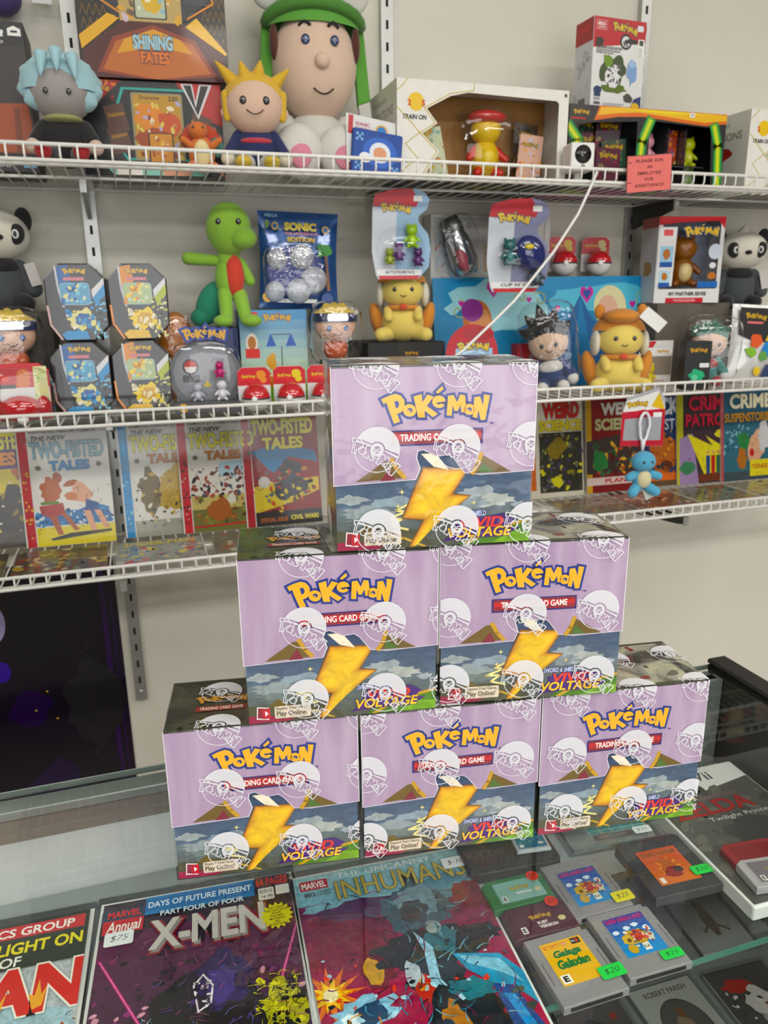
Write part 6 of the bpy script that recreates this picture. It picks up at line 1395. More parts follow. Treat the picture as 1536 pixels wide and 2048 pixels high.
def hooded(label, x, y, z, yaw, s=1.0, tag=False):
    t = thing('plush_toy', label, 'plush toy', (x, y, z), R(yaw), 'yellow plush toys in orange hoods')
    Y_, O_, W_ = PL('#ecd268'), PL('#d98a2a'), PL('#e2dcc8')
    ellp(t, 'body', (0, 0, 0.036 * s), (0.044 * s, 0.036 * s, 0.038 * s), Y_, n=26)
    ellp(t, 'head', (0, -0.006 * s, 0.098 * s), (0.042 * s, 0.037 * s, 0.034 * s), Y_, n=26)
    hd = CM(); hd.ell((0, 0.010 * s, 0.104 * s), (0.052 * s, 0.042 * s, 0.046 * s), n=28, m=12, zmin=0.25); hd.build('hood', O_, t)
    ellp(t, 'hood_peak', (-0.004 * s, -0.016 * s, 0.142 * s), (0.034 * s, 0.030 * s, 0.014 * s), O_)
    for k in (-1, 1):
        ellp(t, 'hood_ear', (k * 0.040 * s, 0.004 * s, 0.150 * s), (0.010 * s, 0.008 * s, 0.014 * s), O_); ellp(t, 'hood_lining', (k * 0.046 * s, 0.0, 0.092 * s), (0.009 * s, 0.022 * s, 0.024 * s), W_)
        limbp(t, 'arm', (k * 0.030 * s, -0.018 * s, 0.060 * s), (k * 0.030 * s, -0.036 * s, 0.048 * s), 0.010 * s, 0.009 * s, Y_); limbp(t, 'leg', (k * 0.028 * s, -0.012 * s, 0.016 * s), (k * 0.046 * s, -0.034 * s, 0.014 * s), 0.015 * s, 0.0135 * s, Y_)
        ellp(t, 'cape_side', (k * 0.052 * s, 0.012 * s, 0.042 * s), (0.014 * s, 0.018 * s, 0.036 * s), O_, rot=(0, k * 0.25, 0))
    eyes(t, 0, -0.040 * s, 0.102 * s, 0.017 * s, 0.0042 * s); smile(t, 0, -0.0435 * s, 0.088 * s, 0.007 * s)
    ellp(t, 'bow', (0, -0.038 * s, 0.068 * s), (0.008 * s, 0.005 * s, 0.006 * s), PL('#d8502a')); CM().tube([(0.034 * s * math.sin(a), -0.034 * s * math.cos(a), 0.067 * s) for a in [R(-80 + 20 * i) for i in range(9)]], 0.0045 * s, n=8).build('neck_band', O_, t)
    if tag: box('hang_tag', -0.012 * s, 0.012 * s, -0.0005, 0.0005, -0.046 * s, 0, mat('#e6e6e2', 0.5), t, rot=(R(-12), R(-50), 0), loc=(0.030 * s, -0.040 * s, 0.150 * s))
    return t
hooded('yellow plush in an orange hood sitting on a black carton above the tall card box', 0.528, 1.520, Z2 + 0.1155, -16, 1.0)
hooded('yellow plush in an orange hood with white tag before the blue board', 0.993, 1.436, Z2, -20, 1.12, True)

hang_blister('blister pack of tiny battle figures hung left of the silver toy', 0.505, 1.452, 1.462, 0.122, 0.166, '#c2242e', '#8fb4d4', [(-0.20, 0.16, 0.030, '#8a9a4a', '#a9b46a'), (-0.05, 0.20, 0.034, '#5a3a6a', '#7a5a8a'), (0.16, 0.34, 0.044, '#8fb83a', '#b4d06a'), (0.26, 0.14, 0.034, '#4a2f5a', '#6a4a7a')], 'BATTLE FIGURE PACK', -6)
hang_blister('blister pack with a clip toy hung right of the silver toy', 0.752, 1.442, 1.436, 0.140, 0.180, '#b81f2a', '#7c80a4', [(-0.16, 0.28, 0.052, '#2f5a5c', '#4a7a7c'), (0.26, 0.06, 0.052, '#34404a', '#55616a')], "CLIP 'N' GO", -6)
bt = bpy.data.objects['blister_pack.001']
ellp(bt, 'clip_ball', (0.022, 0.002, 0.075), (0.030, 0.018, 0.036), mat('#1f2a6a', 0.15, coat=1.0), rot=(0, -0.6, 0)); ellp(bt, 'clip_stripe', (0.014, -0.012, 0.086), (0.010, 0.006, 0.006), mat('#d8c22a', 0.3))

t = thing('playset_carton', 'white carton with small pictures behind the hung blister packs', 'toy box', (0.810, 1.612, Z2 + 0.0005), 0)
box('carton', -0.185, 0.088, 0, 0.040, 0, 0.372, mat('#dcdcd8', 0.5), t, 0.001)
c = Canvas(0.27, 0.13); c.rect(0.03, 0.10, 0.20, 0.72, '#c4ccd4'); c.splats(0.04, 0.1, 0.20, 0.7, ['#8fa4c4', '#c46a7a', '#d8d2c4'], 20, 0.007, 3); c.rect(0.46, 0.12, 0.62, 0.55, '#c9b49a'); c.splats(0.46, 0.12, 0.62, 0.55, ['#b8643a', '#d8c4a2', '#7a94b4'], 14, 0.006, 4); c.rect(0.80, 0.10, 0.97, 0.34, '#8fb4cc'); c.splats(0.8, 0.1, 0.97, 0.34, ['#5a8ab4', '#d8c8b0'], 10, 0.006, 5); c.line([(0.02, 0.96), (0.98, 0.96)], 0.002, '#b4c4cc')
c.build('carton_print', t, (-0.048, -0.0004, 0.240), m=pm)
box('hang_strip', 0.090, 0.104, 0.002, 0.004, 0.30, 0.372, mat('#e2e2de', 0.5), t)

t = thing('bagged_silver_toy', 'silver metallic toy in clear wrap leaning between two hung blister packs', 'toy pack', (0.700, 1.575, Z2 + 0.2448), (0, R(-22), 0))
CM().tube([(0, 0, 0.006), (0, 0, 0.03), (0, 0, 0.07), (0, 0, 0.085), (0, 0, 0.090), (0, 0, 0.110), (0, 0, 0.128)], [0.022, 0.030, 0.028, 0.024, 0.022, 0.021, 0.016], n=22).build('toy_body', mat('#b4b8bc', 0.18, 0.9), t)
ellp(t, 'red_insert', (-0.010, -0.021, 0.040), (0.014, 0.010, 0.026), mat('#a8505a', 0.3)); CM().tube([(0.021 * math.cos(a), 0.021 * math.sin(a), 0.100) for a in [R(20 * i) for i in range(19)]], 0.0018, n=6, caps=False).build('ridge', mat('#8c9094', 0.2, 0.9), t)
CM().tube([(0.020 * math.cos(a), 0.020 * math.sin(a), 0.112) for a in [R(20 * i) for i in range(19)]], 0.0018, n=6, caps=False).build('ridge', mat('#8c9094', 0.2, 0.9), t)
bag(t, (0, 0, 0.066), (0.044, 0.030, 0.064), 31)
stock_carton('low white carton under the silver wrapped toy', 0.700, 1.598, Z2, 0.10, 0.013, 0.2443, '#d2d2ce', '#c4c4c0')

t = thing('placemat_board', 'wide blue picture board with hearts and gold swirls leaning at the shelf back', 'picture board', (0.914, 1.560, Z2), (R(-7), R(-0.5), 0))
box('board', -0.292, 0.292, 0, 0.0025, 0.0005, 0.246, mat('#3f8fb4', 0.4), t)
c = Canvas(0.582, 0.244)
c.grad(0, 0, 1, 1, '#1f6f94', '#3f94c8', 8); c.blob(0.25, 0.74, 0.24, 0.26, '#a9d8e0', 3, 0.25, 22); c.blob(0.72, 0.80, 0.26, 0.16, '#7cc4dc', 4, 0.3, 22)
c.poly([(0.40, 0.0), (0.50, 0.42), (0.56, 0.60), (0.62, 0.84), (0.67, 0.62), (0.73, 0.5), (0.80, 0.3), (0.86, 0.0)], '#2f6aa4'); c.poly([(0.56, 0.0), (0.60, 0.5), (0.62, 0.84), (0.65, 0.5), (0.70, 0.0)], '#4a86b8'); c.blob(0.10, 0.45, 0.10, 0.3, '#2f84b4', 6, 0.3, 18)
for (u, v, s_) in ((0.245, 0.90, 1.0), (0.650, 0.84, 1.1), (0.395, 0.80, 0.4), (0.11, 0.78, 0.4), (0.52, 0.72, 0.4), (0.86, 0.74, 0.5)):
    h_ = [(0, -0.016), (0.014, 0.002), (0.012, 0.012), (0.005, 0.014), (0, 0.008), (-0.005, 0.014), (-0.012, 0.012), (-0.014, 0.002)]
    c.raw([rotpts(h_, 0, 1.15 * s_, u * c.w, v * c.h)], '#c85aa4')
    if s_ > 0.9: c.raw([rotpts(h_, 0, 0.7, u * c.w, (v + 0.004) * c.h)], '#3f5fa4')
def swirl(u, v, r, t0, sgn=1): c.line([(u + sgn * r * k / 14 * math.cos(k * 0.55 + t0), v + 2.2 * r * k / 14 * math.sin(k * 0.55 + t0)) for k in range(15)], 0.0022, '#b4b45a')
for a in ((0.10, 0.72, 0.045, 0), (0.13, 0.45, 0.05, 2), (0.44, 0.80, 0.035, 1), (0.92, 0.80, 0.05, 3), (0.93, 0.42, 0.05, 0), (0.36, 0.82, 0.03, 2)): swirl(*a)
c.ell(0.175, 0.62, 0.060, 0.19, '#c47a4a'); c.ell(0.185, 0.60, 0.045, 0.14, '#d8a07c'); c.ell(0.155, 0.72, 0.045, 0.10, '#8a4a8c')
c.ell(0.755, 0.72, 0.075, 0.20, '#e0dcb4'); c.ell(0.745, 0.68, 0.048, 0.15, '#e2bca8')
c.build('board_print', t, (0, -0.0003, 0.001), m=pm)

t = thing('blister_pack', 'red-topped blister pack peeking over the tall card box', 'blister pack', (0.655, 1.445, Z2), R(-6))
link('backing_card', prism_me(ring(0, 0.088, 0.056, 0.060, 24, -40, 220), 0.010, 0.0115), mat('#c2242e', 0.4), t)
c = Canvas(0.11, 0.15, clip=False); c.ell(0.62, 0.86, 0.30, 0.10, '#a81c26'); c.poly([(0.18, 0.66), (0.5, 0.72), (0.9, 0.66), (0.9, 0.4), (0.18, 0.4)], '#a9c4dc'); c.logo(0.18, 0.60, 0.66, fill='#dcc45a', edge='#4a4a6a', ew=0.02); c.build('card_print', t, (0, 0.0098, 0), m=pm)
ellp(t, 'bubble', (0, 0.008, 0.062), (0.046, 0.018, 0.044), blister_film); toy(t, 0, 0.0, 0.030, 0.045, '#4a7a5a', '#6a9a7a')
box('foot_tab', -0.03, 0.03, 0.009, 0.0115, 0.0005, 0.045, mat('#d9d9d6', 0.4), t)

t = thing('watch_carton', 'red carton with round pink window right of the tall card box', 'toy box', (0.838, 1.535, Z2), R(-4))
box('carton', -0.036, 0.036, 0, 0.040, 0.0003, 0.100, mat('#b81f28', 0.4), t, 0.001); CM().tube([(0.016 * math.cos(a), 0, 0.016 * math.sin(a)) for a in [R(15 * i) for i in range(25)]], 0.0022, n=6, caps=False).build('window_ring', mat('#8a8a8e', 0.3, 0.6), t, (0.010, -0.001, 0.066)); ellp(t, 'watch_face', (0.010, 0.0, 0.066), (0.014, 0.003, 0.014), mat('#c46a7c', 0.3))

def bag_doll(label, x, y, yaw, tilt, hair, skin, suit, trim, s=1.0, spikes=None, bagr=(0.062, 0.044, 0.096)):
    t = thing('bagged_plush_doll', label, 'plush toy', (x, y, Z2), (0, R(tilt), R(yaw)), 'plush dolls in clear bags')
    ellp(t, 'body', (0, 0, 0.042 * s), (0.030 * s, 0.024 * s, 0.032 * s), PL(suit)); ellp(t, 'vest', (0, -0.006 * s, 0.054 * s), (0.027 * s, 0.021 * s, 0.016 * s), PL(trim))
    ellp(t, 'head', (0, 0, 0.106 * s), (0.042 * s, 0.036 * s, 0.038 * s), PL(skin))
    spiky((0, 0.008 * s, 0.114 * s), (0.046 * s, 0.040 * s, 0.042 * s), spikes, 0.026 * s, 0.016 * s, zmin=0.1).build('hair', PL(hair), t)
    eyes(t, 0, -0.034 * s, 0.102 * s, 0.015 * s, 0.0045 * s); smile(t, 0, -0.036 * s, 0.088 * s, 0.008 * s)
    for k in (-1, 1):
        limbp(t, 'arm', (k * 0.026 * s, 0, 0.060 * s), (k * 0.042 * s, -0.012 * s, 0.036 * s), 0.011 * s, 0.011 * s, PL(suit)); ellp(t, 'glove', (k * 0.044 * s, -0.016 * s, 0.026 * s), (0.012 * s, 0.011 * s, 0.012 * s), PL('#dcdcd8'))
        limbp(t, 'leg', (k * 0.014 * s, -0.004 * s, 0.026 * s), (k * 0.020 * s, -0.024 * s, 0.016 * s), 0.013 * s, 0.013 * s, PL(suit)); ellp(t, 'boot', (k * 0.022 * s, -0.032 * s, 0.0145 * s), (0.013 * s, 0.014 * s, 0.0125 * s), PL(trim))
    bag(t, (0, 0, bagr[2] + 0.002), bagr, 41)
    return t
bag_doll('bagged plush doll with dark hair and navy suit before the blue board', 0.858, 1.472, -28, -8, '#1a191a', '#dcb89c', '#2a3f74', '#d8d6ce', 1.0, [(-0.6, 0, 0.8, 1.3), (-0.2, 0, 1, 1.6), (0.3, 0, 0.95, 1.2), (-0.9, 0, 0.4, 1.0), (0.8, 0, 0.5, 0.8)])
bag_doll('bagged plush doll with green hair at the right of the middle shelf', 1.238, 1.456, -25, 3, '#2c6a54', '#dcb8a0', '#3f8a84', '#a82c34', 0.92, [(-0.8, 0, 0.5, 0.6), (0.8, 0, 0.5, 0.6), (0.2, 0, 1, 0.5), (-0.4, -0.3, 0.9, 0.5)], (0.066, 0.038, 0.078))

t = thing('carded_figure', 'white card with red footer and a tiny yellow figure', 'toy pack', (1.125, 1.478, Z2), R(-12))
box('backing_card', -0.040, 0.040, 0.010, 0.0115, 0.0005, 0.102, mat('#dddbd8', 0.5), t)
c = Canvas(0.078, 0.100); c.poly([(0.0, 0.98), (0.5, 1), (0.4, 0.86), (0, 0.84)], '#c2262e'); c.rect(0.05, 0.68, 0.98, 0.84, '#e6e4e2'); c.logo(0.52, 0.71, 0.38, fill='#d8a84a', edge='#b4a49a', ew=0.01); c.rect(0.0, 0.24, 1, 0.66, '#8a8074'); c.rect(0, 0.02, 0.9, 0.10, '#d8cfc8'); c.rect(0.3, 0.10, 0.8, 0.115, '#c2262e'); c.ell(0.26, 0.32, 0.14, 0.14, '#b8322c'); c.build('card_print', t, (0, 0.0098, 0.001), m=pm)
toy(t, -0.018, -0.002, 0.006, 0.046, '#dcc22c', '#e6d04a')

def d_small(c): c.rect(0, 0, 1, 1, '#1c1d1c'); c.logo(0.12, 0.74, 0.72, fill='#c99a3a', edge='#2a241a', ew=0.02); c.blob(0.5, 0.28, 0.36, 0.16, '#4aa87c', 3, 0.35, 18); c.blob(0.42, 0.24, 0.14, 0.08, '#7ac4a0', 4, 0.3, 12); c.rrect(0.58, 0.46, 0.95, 0.55, 0.001, '#dddddb')
carton('card_deck_carton', 'small black carton with teal print beside the green-haired bagged doll', 'toy box', 1.160, 1.386, Z2, 0.058, 0.030, 0.104, -14, '#1a1b1a', d_small)

t = thing('foil_pouch', 'tall black and white foil pouch with gold wordmark at the right edge', 'toy pack', (1.374, 1.455, Z2), (R(-5), R(3), R(-14)))
pillow(t, 'pouch', 0.130, 0.178, 0.026, mat('#d2d2ce', 0.28, 0.2, coat=0.7), 0.0, 5)
c = Canvas(0.118, 0.170, clip=False); c.poly([(0.05, 0.98), (0.60, 0.98), (0.95, 0.60), (0.75, 0.52), (0.30, 0.56), (0.08, 0.62)], '#1c1b1c'); c.logo(0.14, 0.82, 0.46, a=-5, fill='#c9a23a', edge='#3a2f1a', ew=0.02); c.rect(0.22, 0.77, 0.54, 0.80, '#d88a8a')
c.blob(0.45, 0.54, 0.14, 0.12, '#d8623a', 3, 0.35, 14); c.blob(0.72, 0.46, 0.18, 0.12, '#4a8ac4', 4, 0.35, 16); c.blob(0.36, 0.40, 0.14, 0.09, '#8ab45a', 5, 0.4, 14); c.blob(0.62, 0.34, 0.12, 0.08, '#6a9a5a', 6, 0.4, 14); c.poly([(0.62, 0.55), (0.74, 0.74), (0.86, 0.55)], '#d8b83a'); c.ell(0.52, 0.14, 0.07, 0.06, '#e2bc2c'); c.poly([(0.6, 0.06), (0.9, 0.06), (0.9, 0.22), (0.7, 0.24)], '#3a4464')
c.build('pouch_print', t, (0, -0.0150, 0.003), m=pm)

EW = [(0.06, 0.16), (0.06, 0.92), (0.90, 0.97), (0.94, 0.90), (0.94, 0.16)]
def d_eevee(c):
    c.poly([(0, 0.90), (0, 1), (1, 1), (1, 0.86), (0.9, 0.95), (0.3, 0.93)], '#c2242e'); c.poly([(0.02, 0.20), (0.02, 0.88), (0.28, 0.88), (0.26, 0.20)], '#dcdcdc'); c.rect(0.05, 0.48, 0.24, 0.66, '#a9cfe4'); c.rect(0.05, 0.42, 0.24, 0.48, '#2f5aa4'); c.blob(0.145, 0.57, 0.06, 0.07, '#b8743a', 3, 0.2, 12); c.rect(0.05, 0.24, 0.22, 0.38, '#b9d4e2'); c.rect(0.05, 0.19, 0.22, 0.24, '#2f5aa4'); c.blob(0.135, 0.31, 0.05, 0.05, '#b8743a', 4, 0.2, 12); c.rect(0.08, 0.78, 0.22, 0.85, '#d87a7a')
    c.logo(0.36, 0.74, 0.56, a=1, fill='#dcb43a', edge='#3a4a6a', ew=0.025); c.ell(0.88, 0.60, 0.10, 0.09, '#cfd4e0'); c.ell(0.86, 0.44, 0.05, 0.035, '#dfe2e8'); c.blob(0.86, 0.32, 0.07, 0.05, '#b8743a', 5, 0.2, 12); c.rect(0.66, 0.18, 0.96, 0.25, '#2f6ab4')
    c.rect(0, 0, 1, 0.165, '#dddcda'); c.txt('MY PARTNER EEVEE', 0.22, 0.085, 0.80, 0.13, '#1d1d1f', bold=0.05); c.rect(0.18, 0.0, 0.76, 0.06, '#c2242e'); c.txt('TOUCH & SOUND', 0.30, 0.015, 0.64, 0.045, '#e6c4c4', bold=0.02)
def s_eevee(c): c.rect(0, 0, 1, 1, '#c9c9cc'); c.rect(0, 0.88, 1, 1, '#a81c24'); c.blob(0.5, 0.4, 0.3, 0.12, '#a9875a', 3, 0.4, 14)
t = window_carton('toy_carton', 'red-topped toy carton with a brown toy in its window at the upper right', 'toy box', 1.212, 1.508, Z2 + 0.1836, 0.158, 0.080, 0.186, -10, '#d2d2d2', '#8f97ac', [EW], d_eevee, None, None, s_eevee)
toy(t, 0.004, 0.040, 0.034, 0.115, '#8a5a34', '#d8c49a', '#7a4c2a')

# ================================================================ lowest shelf: comics
bagm = film_mat('comic_bag')
def rack_comic(label, x, y, w, h, draw, letters, tilt=-9, yaw=-1, z=Z3, band=None, grp='comic books standing on the lowest shelf'):
    t = thing('comic_book', label, 'comic book', (x, y, z), (R(tilt), 0, R(yaw)), grp)
    box('pages', -w / 2, w / 2, 0, 0.004, 0.0006, h, mat('#dcd8ce', 0.6), t)
    c = Canvas(w, h - 0.001); draw(c)
    if band:
        c.rect(0, 0, 0.125, 1, '#dcdad4'); c.rect(0.015, 0, 0.115, 0.985, band[0]); c.splats(0.025, 0.05, 0.105, 0.66, band[1:], 26, 0.0045, 3)
        if len(label) % 2: c.rect(0.045, 0.72, 0.085, 0.93, band[1])
    c.hatch(0.14, 0.06, 0.97, 0.52, ['#2a2420', '#6a4a34'], 40, 0.010, 0.0006, len(label))
    c.build('cover_art', t, (0, -0.0002, 0.001), m=gloss)
    c = Canvas(w, h - 0.001); letters(c); c.build('title_lettering', t, (0, -0.0022, 0.001), m=gloss)
    link('plastic_bag', box_me(-w / 2 - 0.004, w / 2 + 0.004, -0.0034, 0.0044, 0.0003, h + 0.003, 0.001), bagm, t)
    return t
def fist_letters(c1, c2, top, new=True, l2='TALES'):
    def f(c):
        if new:
            c.txt(top, 0.15, 0.945, 0.88, 0.965, '#3a3a3a', bold=0.01); c.txt('THE NEW', 0.16, 0.885, 0.55, 0.925, '#1a1a1a', bold=0.03, shear=0.3)
            c.txt('TWO-FISTED', 0.14, 0.735, 0.95, 0.875, c1, '#26261c', 0.022, 0.035); c.txt('TALES', 0.33, 0.63, 0.78, 0.715, c2, '#3a2a1a', 0.012, 0.05)
            c.circ(0.21, 0.66, 0.005, '#5a5a3a'); c.circ(0.88, 0.67, 0.005, '#5a5a3a')
        else:
            c.txt('TWO-FISTED', 0.14, 0.82, 0.94, 0.965, c1, '#240e08', 0.022, 0.05); c.txt(l2, 0.27, 0.69, 0.80, 0.80, c2, '#240e08', 0.022, 0.05)
    return f
def a_box(c):
    c.rect(0, 0, 1, 1, '#dedcd6'); c.rect(0, 0, 1, 0.16, '#dccb3a'); c.poly([(0.12, 0.17), (0.12, 0.27), (0.3, 0.30), (0.6, 0.29), (0.8, 0.34), (0.95, 0.30), (0.98, 0.17)], '#3f78b0'); c.splats(0.12, 0.17, 0.98, 0.30, ['#1f3a6a', '#6aa2cc', '#dfe4e6'], 60, 0.005, 2)
    c.blob(0.32, 0.46, 0.14, 0.13, '#b0643a', 3, 0.35, 20); c.blob(0.40, 0.57, 0.06, 0.05, '#a85a34', 4, 0.2, 14); c.blob(0.55, 0.52, 0.10, 0.035, '#a85a34', 5, 0.3, 12, 15); c.poly([(0.18, 0.34), (0.44, 0.36), (0.46, 0.27), (0.30, 0.23), (0.20, 0.27)], '#a8322c'); c.rect(0.20, 0.35, 0.40, 0.375, '#5a7a34'); c.poly([(0.28, 0.25), (0.36, 0.25), (0.42, 0.09), (0.36, 0.09)], '#a85a34'); c.poly([(0.40, 0.28), (0.47, 0.27), (0.60, 0.12), (0.54, 0.12)], '#a85a34')
    c.blob(0.66, 0.43, 0.13, 0.11, '#dcae94', 6, 0.35, 18, 30); c.blob(0.54, 0.41, 0.08, 0.04, '#c98a6a', 7, 0.3, 12, -10); c.poly([(0.70, 0.38), (0.84, 0.34), (0.80, 0.26), (0.68, 0.28)], '#2a4a8a'); c.poly([(0.66, 0.28), (0.74, 0.28), (0.80, 0.09), (0.74, 0.09)], '#dcae94'); c.poly([(0.78, 0.28), (0.85, 0.28), (0.94, 0.13), (0.88, 0.12)], '#dcae94'); c.poly([(0.26, 0.06), (0.5, 0.10), (0.96, 0.11), (0.96, 0.09), (0.5, 0.06), (0.3, 0.045)], '#2a2a22')
def a_war(c):
    c.rect(0, 0, 1, 1, '#dcdad2'); c.blob(0.85, 0.50, 0.18, 0.12, '#a9c4d4', 2, 0.4, 16); c.rect(0.12, 0, 1, 0.14, '#9a9a8c'); c.blob(0.34, 0.38, 0.16, 0.24, '#6a5a34', 3, 0.35, 20); c.blob(0.62, 0.40, 0.20, 0.26, '#b4952c', 4, 0.35, 22); c.blob(0.70, 0.60, 0.06, 0.05, '#d8b03a', 5, 0.2, 12); c.blob(0.92, 0.38, 0.12, 0.18, '#8a7434', 6, 0.4, 16); c.splats(0.16, 0.10, 0.98, 0.56, ['#4a3f28', '#c9a83a', '#7a6a3a', '#2a2a22', '#dcd8c8'], 70, 0.006, 7); c.blob(0.82, 0.16, 0.18, 0.07, '#c9cfd4', 8, 0.3, 16)
def a_ride(c):
    c.rect(0, 0, 1, 1, '#dcd9cf'); c.blob(0.7, 0.55, 0.3, 0.10, '#b4cad6', 2, 0.4, 18); c.rect(0.12, 0, 1, 0.22, '#6a6a3a'); c.rect(0.12, 0.20, 1, 0.32, '#c4b47c'); c.splats(0.14, 0.30, 0.98, 0.56, ['#5a2f24', '#8a4434', '#33262a', '#a8645a', '#4a4a55'], 90, 0.007, 3); c.splats(0.14, 0.05, 0.98, 0.30, ['#a8643a', '#6a4024', '#8a8a4a', '#4a4a2a'], 60, 0.008, 4); c.blob(0.46, 0.18, 0.20, 0.12, '#a35f30', 6, 0.35, 18); c.blob(0.62, 0.28, 0.06, 0.05, '#d8d4c8', 7, 0.2, 12); c.line([(0.12, 0.045), (1, 0.06)], 0.004, '#b83a3a')
def a_ace(c):
    c.rect(0, 0, 1, 1, '#8c2420'); c.poly([(0.12, 0.68), (0.45, 0.74), (0.95, 0.66), (0.98, 0.56), (0.6, 0.62), (0.4, 0.48), (0.32, 0.52)], '#4a86b4'); c.poly([(0.12, 0.36), (0.5, 0.40), (0.98, 0.42), (0.98, 0.30), (0.6, 0.20), (0.12, 0.12)], '#d8c02a'); c.rect(0.12, 0, 1, 0.13, '#1c1a18'); c.blob(0.62, 0.50, 0.20, 0.10, '#2c2a2c', 3, 0.4, 18); c.blob(0.60, 0.34, 0.26, 0.14, '#3a3c44', 4, 0.45, 20); c.splats(0.2, 0.12, 0.95, 0.5, ['#1c1a18', '#6a3a22', '#d8c02a', '#55606a', '#c2502a'], 60, 0.007, 5); c.circ(0.26, 0.40, 0.0125, '#c9c4bc'); c.blob(0.80, 0.50, 0.05, 0.02, '#c9882a', 6, 0.2, 12)
    c.txt('SPECIAL ISSUE', 0.18, 0.035, 0.54, 0.075, '#b4642c', bold=0.03); c.txt('CIVIL WAR!', 0.58, 0.04, 0.95, 0.085, '#dcd02a', bold=0.04)
def a_plane(c):
    c.rect(0, 0, 1, 1, '#d8c42a'); c.rect(0, 0.90, 1, 1, '#5a3a7c'); c.rect(0, 0.66, 1, 0.88, '#5a3a6a'); c.blob(0.72, 0.30, 0.4, 0.24, '#2a2220', 3, 0.4, 22); c.splats(0.3, 0.2, 1, 0.6, ['#2a2220', '#dcdccc', '#8a7a2a'], 50, 0.008, 4); c.rect(0, 0, 1, 0.14, '#3f342a'); c.blob(0.85, 0.62, 0.14, 0.08, '#c86a2c', 5, 0.4, 14)
H3 = 0.240
rack_comic('comic with yellow and purple cover at the far left of the lowest shelf', -0.292, 1.604, 0.155, H3, a_plane, fist_letters('#dcd02a', '#d8882a', '', False), -9, 2, Z3, None)
rack_comic('comic with red spine band, grey title and two wrestling shapes', -0.158, 1.590, 0.170, H3, a_box, fist_letters('#8fb0bc', '#2f86c4', 'FANTASTIC 1950s EC COMICS!'), -9, -2, Z3, ('#b92a30', '#d8a83a', '#c24a2a', '#8c2a22'))
rack_comic('comic with blue spine band and yellow title', 0.030, 1.594, 0.168, H3, a_war, fist_letters('#e6de1a', '#b8752a', 'FAMOUS 1950s EC COMICS!'), -9, -1, Z3, ('#2f8ac4', '#5aa8d8', '#a9d4e8', '#2a6aa4'))
rack_comic('comic with red spine band, yellow title and brown riders', 0.146, 1.586, 0.168, H3, a_ride, fist_letters('#e6de1a', '#b8752a', 'FAMOUS EC COMICS from the'), -9, -1, Z3, ('#c4262e', '#3a1a1c', '#d8a4a0', '#8c1c22'))
rack_comic('comic with dark red cover and large yellow two-line title', 0.277, 1.582, 0.166, H3, a_ace, fist_letters('#eade18', '#eade18', '', False), -9, -1, Z3, ('#a8222a', '#c4343a', '#8c1c22', '#c24a4a'))
def a_sci(c): c.rect(0, 0, 1, 1, '#c9c4b4'); c.rect(0.26, 0.05, 0.98, 0.66, '#2a2a22'); c.splats(0.28, 0.08, 0.97, 0.64, ['#8a8420', '#c9c22a', '#3f4030', '#6a6a5a', '#4a3f5a'], 80, 0.008, 3); c.blob(0.55, 0.50, 0.2, 0.12, '#7a6a2a', 4, 0.4, 18); c.blob(0.55, 0.16, 0.12, 0.08, '#c9c22a', 5, 0.4, 14); c.poly([(0.08, 0.08), (0.14, 0.62), (0.18, 0.62), (0.20, 0.08)], '#c86a34'); c.poly([(0.09, 0.62), (0.135, 0.95), (0.18, 0.62)], '#7f94a4')
def l_sci(c): c.txt('WEIRD', 0.32, 0.80, 0.94, 0.965, '#b8403c', '#5a2a28', 0.015, 0.05); c.txt('SCIENCE', 0.26, 0.675, 0.98, 0.785, '#c9ba3a', '#3a3420', 0.02, 0.05)
rack_comic('comic with pale spine, red upper title and olive lower title', 0.946, 1.590, 0.160, H3, a_sci, l_sci, -9, -2)
def a_sci2(c): c.rect(0, 0, 1, 1, '#7a3434'); c.rect(0, 0.60, 1, 1, '#8c3c3a'); c.rect(0, 0, 0.09, 1, '#c99a2a'); c.poly([(0, 0.54), (0.6, 0.60), (1, 0.5), (1, 0.2), (0, 0.2)], '#3a2f2a'); c.splats(0.05, 0.15, 0.98, 0.5, ['#c2502a', '#d8a83a', '#3f6a4a', '#5a2a2a'], 60, 0.010, 4); c.blob(0.22, 0.34, 0.16, 0.14, '#3f7a4a', 5, 0.4, 18); c.rect(0, 0.08, 1, 0.16, '#d8c4c0'); c.txt('PLANETS', 0.3, 0.095, 0.9, 0.145, '#b8403c', bold=0.03)
def l_sci2(c): c.txt('WEIRD', 0.24, 0.80, 0.95, 0.93, '#dcd8d0', '#5a2a28', 0.015, 0.05); c.txt('SCIENCE', 0.14, 0.645, 0.98, 0.77, '#c9c49a', '#3a3420', 0.015, 0.05)
rack_comic('comic with dull red cover behind the hanging blue keychain', 1.122, 1.588, 0.168, H3, a_sci2, l_sci2, -9, -2)
def a_shock(c): c.rect(0, 0, 1, 1, '#2c3f66'); c.blob(0.62, 0.34, 0.30, 0.26, '#b4683a', 3, 0.3, 20); c.blob(0.66, 0.22, 0.14, 0.06, '#5a2a1c', 4, 0.3, 14); c.splats(0.4, 0.1, 0.95, 0.6, ['#8a4a2a', '#d89a5a', '#2a2a33'], 34, 0.008, 5); c.rect(0.30, 0.06, 1, 0.14, '#d86a2a'); c.rect(0.12, 0.46, 0.40, 0.58, '#3f86b4'); c.rect(0, 0, 1, 0.06, '#5a4a34')
def l_shock(c): c.txt('SHOCK', 0.04, 0.76, 0.92, 0.95, '#cfd4dc', '#1c2a44', 0.015, 0.05); c.txt('SUSPENSTORIES', 0.02, 0.60, 1.3, 0.72, '#cfd4dc', '#1c2a44', 0.01, 0.02); c.txt('MAN', 0.20, 0.52, 0.38, 0.57, '#d8d05a', bold=0.02)
